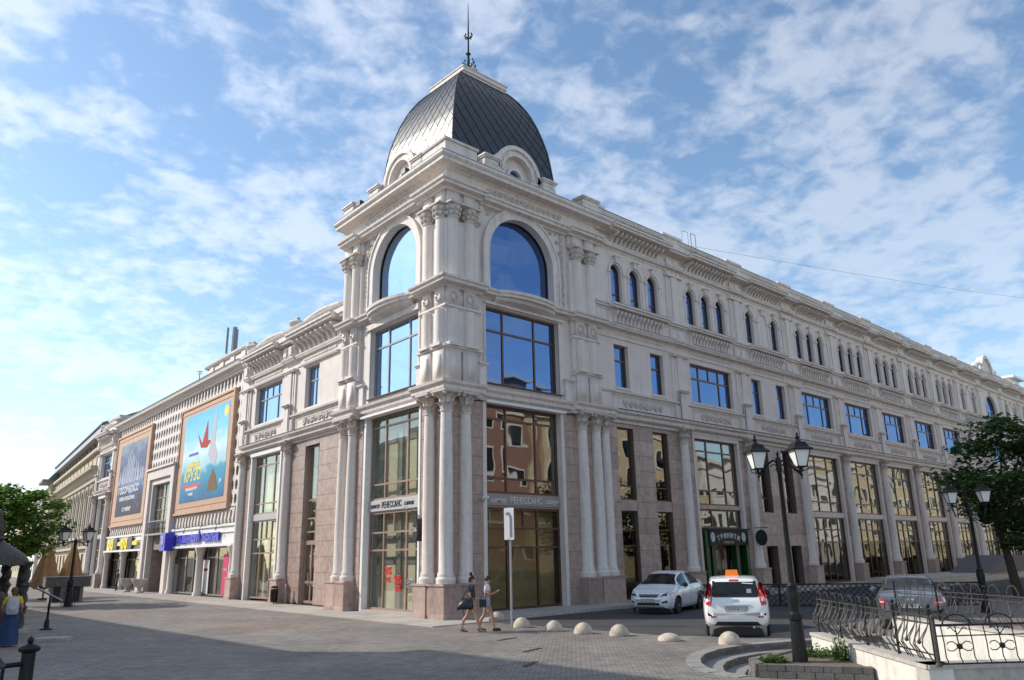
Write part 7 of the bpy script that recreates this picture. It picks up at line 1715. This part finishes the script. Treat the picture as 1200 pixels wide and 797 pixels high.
q.add(V, [tuple(range(9, -1, -1)), tuple(range(40, 50))]+[(i*10+j, i*10+(j+1) % 10, (i+1)*10+(j+1) % 10, (i+1)*10+j) for i in range(4) for j in range(10)]); q.build('bag_body', 'leather_black', bag, smooth=True)
q = MB(); q.tube([(-0.26, -0.27, 0.92), (-0.10, -0.24, 1.20), (0.0, -0.17, 1.36), (0.02, -0.13, 1.37), (0.05, -0.20, 1.20), (0.06, -0.27, 0.92)], 0.014, 6); q.build('strap', 'leather_black', bag)
# woman 2: farther side, hair up, sunglasses, white and red top, denim shorts, phone in raised hand
P = std_pose(0.22, 'L', 0.02); P['elR'] = (0.10, -0.22, 1.10, 0.036); P['wrR'] = (0.33, -0.16, 1.19, 0.025); P['palmR'] = (0.39, -0.14, 1.23, 0.028, 0.034)
P['elL'] = (-0.06, 0.22, 1.10, 0.036); P['wrL'] = (0.04, 0.23, 0.90, 0.025); P['palmL'] = (0.07, 0.23, 0.84, 0.028, 0.034)
loc2 = (-2.45, -4.45, 0.0)
T, J, k, hc = person('walking woman in white and red top holding up a phone, right of the pair', loc2, screen_right-0.04, 1.56, P)
J['tbL'] = mid_j(J, 'shL', 'elL', 0.55); J['tbR'] = mid_j(J, 'shR', 'elR', 0.55)
garment(T, J, k, 'top', ['waist', 'chest', 'neckb', 'shL', 'shR', 'tbL', 'tbR'], [('waist', 'chest'), ('chest', 'neckb'), ('chest', 'shL'), ('chest', 'shR'), ('shL', 'tbL'), ('shR', 'tbR')], 'cloth_white', 0.020, 2)
J['cA'] = mid_j(J, 'waist', 'chest', 0.25); J['cB'] = mid_j(J, 'waist', 'chest', 0.85)
garment(T, J, k, 'red_panel', ['cA', 'cB'], [('cA', 'cB')], 'cloth_red', 0.034, 2)
J['thL'] = mid_j(J, 'hipL', 'kneeL', 0.34); J['thR'] = mid_j(J, 'hipR', 'kneeR', 0.34)
garment(T, J, k, 'shorts', ['pelvis', 'waist', 'hipL', 'hipR', 'thL', 'thR'], [('pelvis', 'waist'), ('pelvis', 'hipL'), ('pelvis', 'hipR'), ('hipL', 'thL'), ('hipR', 'thR')], 'cloth_denim', 0.016, 2)
q = MB(); q.ball(tuple(hc+Vector((-0.02, 0, 0.028))*k), 0.098*k, 12, 8, (0.98, 0.86, 0.95)); q.ball(tuple(hc+Vector((-0.09, 0, 0.03))*k), 0.05*k, 8, 6); q.build('hair', 'hair_dark', T, smooth=True)
q = MB(); q.cube(tuple(hc+Vector((0.083, 0, 0.014))*k), (0.014, 0.13, 0.035)); q.build('sunglasses', 'ink_black', T)
for s in 'LR':
    a = J['ank'+s]; b = J['toe'+s]; q = MB(); q.tube([(a[0]-0.05, a[1], 0.04+max(0, a[2]-0.09*k)), (J['ball'+s][0], a[1], J['ball'+s][2]+0.01), (b[0]+0.03, b[1], 0.03)], [0.045, 0.046, 0.034], 8); q.build('shoe', 'ink_black', T)
pr_ = Vector(J['palmR'][:3]); ph = thing('phone', 'dark phone held up in the hand of the right woman', 'phone', loc2, screen_right-0.04); MB().cube((pr_.x+0.045, pr_.y, pr_.z+0.05), (0.012, 0.07, 0.13)).build('case', 'ink_black', ph)
bag = thing('handbag', 'small black handbag hanging between the two walking women', 'bag', loc2, screen_right-0.04); q = MB(); q.cube((-0.10, -0.22, 0.80), (0.20, 0.09, 0.22)); q.build('bag_body', 'leather_black', bag); q = MB(); q.tube([(-0.18, -0.22, 0.91), (-0.1, -0.20, 1.12), (-0.02, -0.22, 0.91)], 0.01, 5); q.build('strap', 'leather_black', bag)
# tourist with a backpack at far left, seen from behind
P = std_pose(0.03, 'L', 0.0)
for s, sy in (('L', 1), ('R', -1)): P['el'+s] = (-0.02, sy*0.25, 1.10, 0.042); P['wr'+s] = (0.10, sy*0.24, 0.98, 0.028); P['palm'+s] = (0.15, sy*0.2, 0.98, 0.028, 0.034)
loc3 = (-13.28, 3.30, 0); T, J, k, hc = person('tourist in yellow shirt and long blue wrap seen from behind by the dark pavilion', loc3, radians(80), 1.55, P, 'hair_brown')
J['tbL'] = mid_j(J, 'shL', 'elL', 0.7); J['tbR'] = mid_j(J, 'shR', 'elR', 0.7)
garment(T, J, k, 'shirt', ['pelvis', 'waist', 'chest', 'neckb', 'shL', 'shR', 'tbL', 'tbR'], [('pelvis', 'waist'), ('waist', 'chest'), ('chest', 'neckb'), ('chest', 'shL'), ('chest', 'shR'), ('shL', 'tbL'), ('shR', 'tbR')], 'cloth_yellow', 0.028, 2)
q = MB(); V = []; rows = ((0.04, 0.25, 0.22), (0.3, 0.24, 0.2), (0.6, 0.215, 0.17), (0.82, 0.19, 0.14), (0.95, 0.15, 0.11))
for (z, a_, b_) in rows:
    for j in range(24): t = 2*pi*j/24; w = 1+0.05*sin(6*t+z*3); V.append((b_*w*cos(t), a_*w*sin(t), z))
q.add(V, [(i*24+j, i*24+(j+1) % 24, (i+1)*24+(j+1) % 24, (i+1)*24+j) for i in range(4) for j in range(24)]+[tuple(range(96, 120))]); q.build('wrap', 'cloth_navy', T, smooth=True)
q = MB(); q.ball(tuple(hc+Vector((-0.02, 0, 0.02))*k), 0.105*k, 12, 8, (1, 0.9, 1.0)); q.ball(tuple(hc+Vector((-0.06, 0, -0.05))*k), 0.08*k, 10, 7, (0.7, 1, 1)); q.build('hair', 'hair_brown', T, smooth=True)
bp = thing('backpack', 'pale grey backpack on the back of the yellow-shirted tourist', 'backpack', loc3, radians(80))
q = MB(); V = []
for (z, a_, b_) in ((0.84, 0.12, 0.06), (0.90, 0.15, 0.10), (1.08, 0.155, 0.11), (1.22, 0.13, 0.09), (1.29, 0.08, 0.05)):
    for j in range(16):
        t = 2*pi*j/16; V.append((-0.20+b_*abs(cos(t))**0.7*(1 if cos(t) > 0 else -1), a_*abs(sin(t))**0.7*(1 if sin(t) > 0 else -1), z))
q.add(V, [tuple(range(15, -1, -1)), tuple(range(64, 80))]+[(i*16+j, i*16+(j+1) % 16, (i+1)*16+(j+1) % 16, (i+1)*16+j) for i in range(4) for j in range(16)]); q.build('pack', 'backpack_grey', bp, smooth=True)
q = MB(); q.ball((-0.31, 0, 1.0), 0.09, 8, 6, (0.35, 1, 0.9)); q.build('pocket', 'backpack_grey', bp, smooth=True)
for sy in (-1, 1): MB().tube([(-0.13, sy*0.09, 1.22), (0.0, sy*0.10, 1.36), (0.12, sy*0.11, 1.2), (0.05, sy*0.13, 1.0), (-0.13, sy*0.12, 0.92)], 0.014, 5).build('strap', 'backpack_grey', bp)

# ================================================================== TREES
def tree(label, loc, H_, crown_c, crown_r, nleaf, lm, seed, trunk_r=0.16, lean=(0, 0), leaf=0.16, nclump=60, name='broadleaf_tree', group=None):
    rnd = random.Random(seed); T = thing(name, label, 'tree', loc, 0, group); cc = Vector(crown_c); m = MB()
    th = max(1.2, cc.z-crown_r[2]*0.5); m.tube([(0, 0, -0.1), (lean[0]*0.4, lean[1]*0.4, th*0.5), (lean[0], lean[1], th), (cc.x*0.8, cc.y*0.8, cc.z+crown_r[2]*0.3)], [trunk_r*1.25, trunk_r, trunk_r*0.8, trunk_r*0.3], 9)
    m.build('trunk', 'bark', T, angle=radians(50)); clumps = []
    for i in range(nclump):
        while True:
            p = Vector((rnd.uniform(-1, 1), rnd.uniform(-1, 1), rnd.uniform(-1, 1)))
            if 0.25 < p.length < 1: break
        if p.length < 0.6: p = p.normalized()*rnd.uniform(0.55, 1.0)
        p = p*rnd.choice((0.78, 0.9, 1.0, 1.08)); clumps.append((Vector((cc.x+p.x*crown_r[0], cc.y+p.y*crown_r[1], cc.z+p.z*crown_r[2])), rnd.uniform(0.16, 0.30)*min(crown_r)))
    for k in range(11):
        c, r = clumps[(k*5) % len(clumps)]; s = Vector((lean[0], lean[1], th*rnd.uniform(0.8, 1.1))); mid_ = (s+c)/2+Vector((rnd.uniform(-.2, .2), rnd.uniform(-.2, .2), -0.15*crown_r[2]))
        q = MB(); q.tube([s, mid_, c], [trunk_r*0.42, trunk_r*0.25, 0.02], 6); q.build('limb', 'bark', T)
    lf = MB(); V, F = lf.v, lf.f
    for i in range(nleaf):
        c, r = clumps[rnd.randrange(len(clumps))]; d = Vector((rnd.gauss(0, 1), rnd.gauss(0, 1), rnd.gauss(0, 0.7))); d = d.normalized()*r*rnd.random()**0.45*1.25; p = c+Vector((d.x*1.2, d.y*1.2, d.z*0.75))
        a_ = rnd.uniform(0, 2*pi); ln = leaf*rnd.uniform(0.6, 1.2); t = Vector((cos(a_), sin(a_), rnd.uniform(-0.7, 0.25))).normalized()*ln; n_ = Vector((rnd.gauss(0, .5), rnd.gauss(0, .5), 1)); sd = t.cross(n_).normalized()*ln*0.38
        b = len(V); V.extend([tuple(p), tuple(p+t*0.45+sd), tuple(p+t), tuple(p+t*0.45-sd)]); F.append((b, b+1, b+2, b+3))
    lf.build('crown', lm, T, recalc=False); return T
tree('dark green broadleaf tree at the right edge rising over the far street lamp', (21.14, -12.08, 0), 8, (0.1, -0.95, 4.6), (2.65, 2.9, 3.0), 11000, 'leaf_dark', 11, 0.17, (-0.5, 0.2), 0.26, 85)
tree('smaller dark tree standing behind at the right edge of the terrace', (29.5, -13.0, 0), 8, (0, 0, 4.6), (3.0, 3.0, 2.7), 8000, 'leaf_dark', 12, 0.16, (0.1, 0), 0.26, 60)
tree('bright green broadleaf tree at the left edge in front of the arcaded building', (-8.6, 26.5, 0), 8, (-0.6, 0.0, 4.35), (2.3, 2.6, 1.95), 9500, 'leaf_bright', 13, 0.15, (0.1, 0.1), 0.26, 70)
tree('leafy tree farther back behind the left edge tree', (-10.8, 40, 0), 8, (0, 0, 4.8), (3.0, 3.0, 2.4), 7000, 'leaf_bright', 14, 0.16, (0, 0), 0.30, 55)

# ================================================================== LEFT SIDE OF THE SQUARE
# ornate dark pavilion on twisted columns
pv = thing('pavilion', 'small dark iron pavilion with scalloped canopy, twisted columns and statuette', 'pavilion', (-12.98, 8.0, 0), radians(10))
def twisted(parent, x, y, h=2.25, r=0.14):
    q = MB(); n = 12; V = []; m_ = 44
    for k in range(m_+1):
        z = h*k/m_
        for i in range(n):
            a_ = 2*pi*i/n; rr = r*(1+0.26*cos(3*(a_-z*5.5))+0.05*sin(z*30)); V.append((x+rr*cos(a_), y+rr*sin(a_), z))
    q.add(V, [tuple(range(n-1, -1, -1)), tuple(range(m_*n, m_*n+n))]+[(k*n+i, k*n+(i+1) % n, (k+1)*n+(i+1) % n, (k+1)*n+i) for k in range(m_) for i in range(n)])
    for z in (0.02, 0.75, 1.45, h-0.08): q.lathe((x, y, z), [(r*1.3, 0), (r*1.5, 0.05), (r*1.3, 0.10)], n)
    return q.build('twisted_column', 'iron_worn', parent)
for (x, y) in ((0.86, -0.1), (-0.86, -0.1), (0.80, 1.3), (-0.80, 1.3)): twisted(pv, x, y)
q = MB(); V = []; n = 32
for (r, z) in ((1.10, 2.20), (1.08, 2.32), (0.92, 2.52), (0.62, 2.72), (0.32, 2.92), (0.25, 3.0)):
    for i in range(n): a_ = 2*pi*i/n; V.append((r*cos(a_), 0.5+r*sin(a_)*0.95, z-(0.10*abs(sin(a_*6)) if r > 1.09 else 0)))
q.add(V, [(k*n+i, k*n+(i+1) % n, (k+1)*n+(i+1) % n, (k+1)*n+i) for k in range(5) for i in range(n)]+[tuple(range(5*n, 6*n))]); q.build('canopy', 'iron_worn', pv, angle=radians(50))
q = MB()
for i in range(24): a_ = 2*pi*i/24; q.ball((1.08*cos(a_), 0.5+1.03*sin(a_), 2.17), 0.05, 6, 4)
q.build('fringe', 'iron_worn', pv)
q = MB(); q.lathe((0.0, 0.4, 3.0), [(0.25, 0), (0.25, 0.06), (0.16, 0.10), (0.18, 0.2), (0.22, 0.35), (0.15, 0.5), (0.17, 0.6), (0.09, 0.72), (0.11, 0.8), (0.09, 0.9), (0.02, 0.95)], 10); q.ball((0.2, 0.4, 3.45), 0.1, 6, 5, (0.7, 0.7, 1.4)); q.ball((-0.1, 0.4, 3.4), 0.1, 6, 5, (0.7, 0.7, 1.5)); q.build('statuette', 'iron_worn', pv, angle=radians(60))
q = MB(); q.lathe((0, 0.7, 0), [(0.62, 0.15), (0.70, 0.5), (0.68, 1.0), (0.55, 1.3), (0.2, 1.4)], 20); q.build('central_drum', 'iron_worn', pv, angle=radians(50))
q = MB(); q.cube((0, 0.6, 0.07), (2.2, 2.0, 0.14)); q.build('platform', 'concrete', pv)
# tilted reading stand
t = thing('tilted_stand', 'slim black stand with a tilted pale bar top left of the square', 'stand', (-11.15, 8.59, 0))
q = MB(); q.lathe((0, 0, 0), [(0.20, 0), (0.20, 0.04), (0.09, 0.08), (0.07, 0.3), (0.045, 0.34), (0.035, 0.7), (0.05, 0.72), (0.03, 0.95), (0.03, 1.12)], 12); q.build('post', 'black_iron', t, angle=radians(40))
dd = Vector((0.70, -0.13)); q = MB(); q.tube([(-dd.x*0.55, -dd.y*0.55, 1.36), (dd.x*0.55, dd.y*0.55, 0.92)], 0.032, 6); q.build('bar', 'galvanised', t); q = MB(); q.tube([(-dd.x*0.55, -dd.y*0.55+0.25, 1.36), (dd.x*0.55, dd.y*0.55+0.25, 0.92)], 0.025, 6); q.tube([(dd.x*0.55, dd.y*0.55, 0.92), (dd.x*0.55, dd.y*0.55+0.25, 0.92)], 0.025, 6); q.build('bar', 'black_iron', t)
# low slab seat
q = MB(); q.cube((0, 0, 0.05), (0.9, 0.5, 0.10), radians(-35)); tag(q.build('stone_block', 'concrete', loc=(-12.0, 3.9, 0)), 'low pale stone block on the paving beside the tourist', 'block')
# concrete tub and folded parasols
t = thing('street_tub', 'dark grey square concrete tub beside the far left street lamp', 'planter', (-5.5, 29.8, 0), radians(-8))
q = MB(); q.cube((0, 0, 0.45), (1.7, 1.2, 0.9)); q.build('pedestal', 'roof_metal', t); q = MB(); q.cube((0, 0, 1.12), (2.3, 1.7, 0.5)); q.cube((0, 0, 1.39), (2.35, 1.75, 0.05)); q.build('rim', 'grey_flashing', t)
for (x, w) in ((-0.5, 0.35), (0.5, 0.35)): MB().cube((x, -0.62, 0.45), (w, 0.06, 0.85)).build('panel', 'ink_black', t)
for i, (x, y, lab) in enumerate(((-5.6, 34.5, 'folded orange-brown parasol behind the concrete tub, the left one'), (-4.0, 35.2, 'folded orange-brown parasol behind the concrete tub, next to the lamp post'))):
    t = thing('folded_parasol', lab, 'parasol', (x, y, 0), 0, 'folded cafe parasols'); q = MB(); q.lathe((0, 0, 0), [(0.3, 0), (0.3, 0.08), (0.05, 0.1), (0.03, 3.5)], 10); q.build('pole', 'timber', t)
    q = MB(); V = []; n = 24
    for (r, z) in ((0.72, 0.75), (0.60, 1.2), (0.44, 2.0), (0.22, 2.9), (0.10, 3.3), (0.05, 3.4)):
        for j in range(n): a_ = 2*pi*j/n; rr = r*(1+0.28*cos(6*a_+i)); V.append((rr*cos(a_), rr*sin(a_), z+(0.15*cos(6*a_+i) if z < 1 else 0)))
    q.add(V, [(k*n+j, k*n+(j+1) % n, (k+1)*n+(j+1) % n, (k+1)*n+j) for k in range(5) for j in range(n)]+[tuple(range(5*n, 6*n))]); q.build('canopy', 'parasol_orange', t, smooth=True)
# stone urn planters by the passage
for i, (s, w, lab) in enumerate(((40.2, 0.52, 'big stone bowl planter left of the passage arch'), (36.9, 0.55, 'wide stone bowl planter in front of the passage arch'))):
    p = FL.P(s, 0, 1.1); q = MB(); q.lathe((0, 0, 0), [(0.30, 0), (0.30, 0.1), (0.16, 0.2), (0.14, 0.38), (0.3, 0.5), (w*0.8, 0.72), (w, 0.92), (w*1.02, 0.99), (w*0.9, 1.0), (w*0.8, 0.9)], 18)
    tag(q.build('bowl_planter', 'concrete', loc=(p[0], p[1], 0), angle=radians(45)), lab, 'planter')
p = FL.P(14.75, 0, 0.62); t = thing('litter_bin', 'black litter bin against the granite pedestal beside the door', 'bin', (p[0], p[1], 0)); q = MB(); q.lathe((0, 0, 0.12), [(0.15, 0), (0.18, 0.1), (0.19, 0.55), (0.17, 0.62)], 14); q.tube([(0, 0, 0), (0, 0, 0.9)], 0.03, 5); q.build('bucket', 'black_iron', t, angle=radians(40)); q = MB(); q.lathe((0, 0, 0.78), [(0.19, 0), (0.17, 0.07), (0.05, 0.12)], 14); q.build('lid', 'black_iron', t)
for s in (14.35,):
    p = FL.P(s, 0, 0.2); t = thing('door_post', 'small grey waist-high post beside the litter bin', 'post', (p[0], p[1], 0)); MB().lathe((0, 0, 0), [(0.06, 0), (0.05, 0.9), (0.02, 0.95)], 8).build('post', 'grey_frame', t)
# passer-by at the phone shop door
pp_ = FL.P(43.9, 0, 0.9); P = std_pose(0.05, 'L'); T, J, k, hc = person('dark-dressed person standing at the phone shop doorway', (pp_[0], pp_[1], 0), radians(170), 1.62, P)
garment(T, J, k, 'clothes', ['pelvis', 'waist', 'chest', 'neckb', 'shL', 'shR', 'elL', 'elR', 'hipL', 'hipR', 'kneeL', 'kneeR', 'ankL', 'ankR'], [('pelvis', 'waist'), ('waist', 'chest'), ('chest', 'neckb'), ('chest', 'shL'), ('chest', 'shR'), ('shL', 'elL'), ('shR', 'elR'), ('pelvis', 'hipL'), ('pelvis', 'hipR'), ('hipL', 'kneeL'), ('hipR', 'kneeR'), ('kneeL', 'ankL'), ('kneeR', 'ankR')], 'cloth_charcoal', 0.02, 1)
q = MB(); q.ball(tuple(hc+Vector((-0.01, 0, 0.02))), 0.1, 10, 7); q.build('hair', 'hair_dark', T, smooth=True)
# black iron railing post in the near left corner
t = thing('iron_railing', 'black iron railing with capped post in the near left corner', 'fence', (-16.93, -16.09, 0.0), radians(80))
q = MB(); q.lathe((0, 0, 0), [(0.07, 0), (0.048, 0.05), (0.046, 1.57), (0.070, 1.585), (0.074, 1.60), (0.066, 1.615), (0.028, 1.635), (0.016, 1.64), (0.022, 1.655), (0.018, 1.672), (0.004, 1.685)], 14); q.build('post', 'black_iron', t, angle=radians(35))
q = MB(); q.tube([(0, 0, 1.50), (-0.35, 0.75, 1.50)], 0.020, 6); q.build('rail', 'black_iron', t); MB().tube([(0, 0, 0.15), (-0.35, 0.75, 0.15)], 0.02, 6).build('rail', 'black_iron', t)
q = MB()
for u in (0.2, 0.4, 0.6, 0.8): q.tube([(-0.35*u, 0.75*u, 0.15), (-0.35*u, 0.75*u, 1.5)], 0.013, 5)
q.build('bars', 'black_iron', t); q = MB(); q.tube([(-0.2+0.16*cos(k*0.5), 0.4+0.25*cos(k*0.5), 1.50+0.14*sin(k*0.5)) for k in range(7)], 0.018, 6); q.tube([(-0.05, 0.1, 1.1), (-0.12, 0.3, 1.42), (-0.25, 0.5, 1.3), (-0.3, 0.65, 1.0)], 0.016, 6); q.build('scroll', 'iron_worn', t)
# paving details: iron gratings
for (x, y, a, lab) in ((-4.9, -8.9, 0.3, 'small rusty slot drain in the paving below the bollards'), (-3.6, -6.6, 0.2, 'thin dark metal plate lying in the paving between women and bollards'), (-6.6, -10.6, 0.5, 'ragged dark drain slot in the near paving at bottom centre')):
    q = MB(); q.cube((0, 0, 0.006), (0.8, 0.10, 0.012), a); tag(q.build('drain_grate', 'iron_worn', loc=(x, y, 0)), lab, 'drain')

# ================================================================== BUILDINGS OUT OF FRAME (reflected in the glass, casting the square's shade)
def simple_block(label, x0, x1, y0, y1, h, m_, face='y1', win=True, fl=4):
    t = thing('opposite_building', label, 'building', (0, 0, 0)); q = MB(); q.cube(((x0+x1)/2, (y0+y1)/2, h/2), (x1-x0, y1-y0, h)); q.build('wall', m_, t)
    q = MB(); q.cube(((x0+x1)/2, (y0+y1)/2, h+0.2), (x1-x0+1.0, y1-y0+1.0, 0.4)); 
    for z in (h*0.33, h*0.93): q.cube(((x0+x1)/2, (y0+y1)/2, z), (x1-x0+0.4, y1-y0+0.4, 0.3))
    q.build('cornice', 'white_render', t)
    g = MB(); fmb = MB(); n = max(1, int((x1-x0 if face == 'y1' else y1-y0)/2.6))
    for i in range(n):
        for j in range(fl):
            z = 1.0+(h-2.0)*j/fl
            if face == 'y1': c = x0+(x1-x0)*(i+0.5)/n; fmb.cube((c, y1+0.03, z+1.0), (1.5, 0.1, 2.2)); g.cube((c, y1+0.05, z+1.0), (1.15, 0.12, 1.85))
            else: c = y0+(y1-y0)*(i+0.5)/n; fmb.cube((x1+0.03, c, z+1.0), (0.1, 1.5, 2.2)); g.cube((x1+0.05, c, z+1.0), (0.12, 1.15, 1.85))
    fmb.build('window_surround', 'white_render', t); g.build('window', 'car_glass', t)
simple_block('coral red building across the side street, mirrored in the corner shop glass', 12, 32.8, -44, -29, 17, 'coral_render', fl=4)
simple_block('beige yellow building across the side street next to the coral one', 33.2, 62, -44, -29, 16, 'ochre_render', fl=4)
simple_block('white columned building across the side street, mirrored in the bay glass', 62.5, 100, -44, -29, 13, 'white_render', fl=3)
simple_block('ochre yellow building across the side street, mirrored in the far bay glass', 100.5, 175, -44, -29, 17, 'ochre_render', fl=4)
simple_block('tall building on the west side of the square shading the near paving', -48, -21.0, -6.0, 62, 12.9, 'yellow_render', 'x1', fl=5)
_wb = [o for o in bpy.data.objects if str(o.get('label', '')).startswith('tall building on the west')][0]
m = MB(); m.cube((-26.0, 8.3, 14.3), (10.0, 7.4, 3.2)); m.build('roof_turret', 'yellow_render', _wb)
m = MB(); m.cube((-26.0, 8.3, 16.0), (10.6, 8.0, 0.3)); m.build('turret_cornice', 'white_render', _wb)
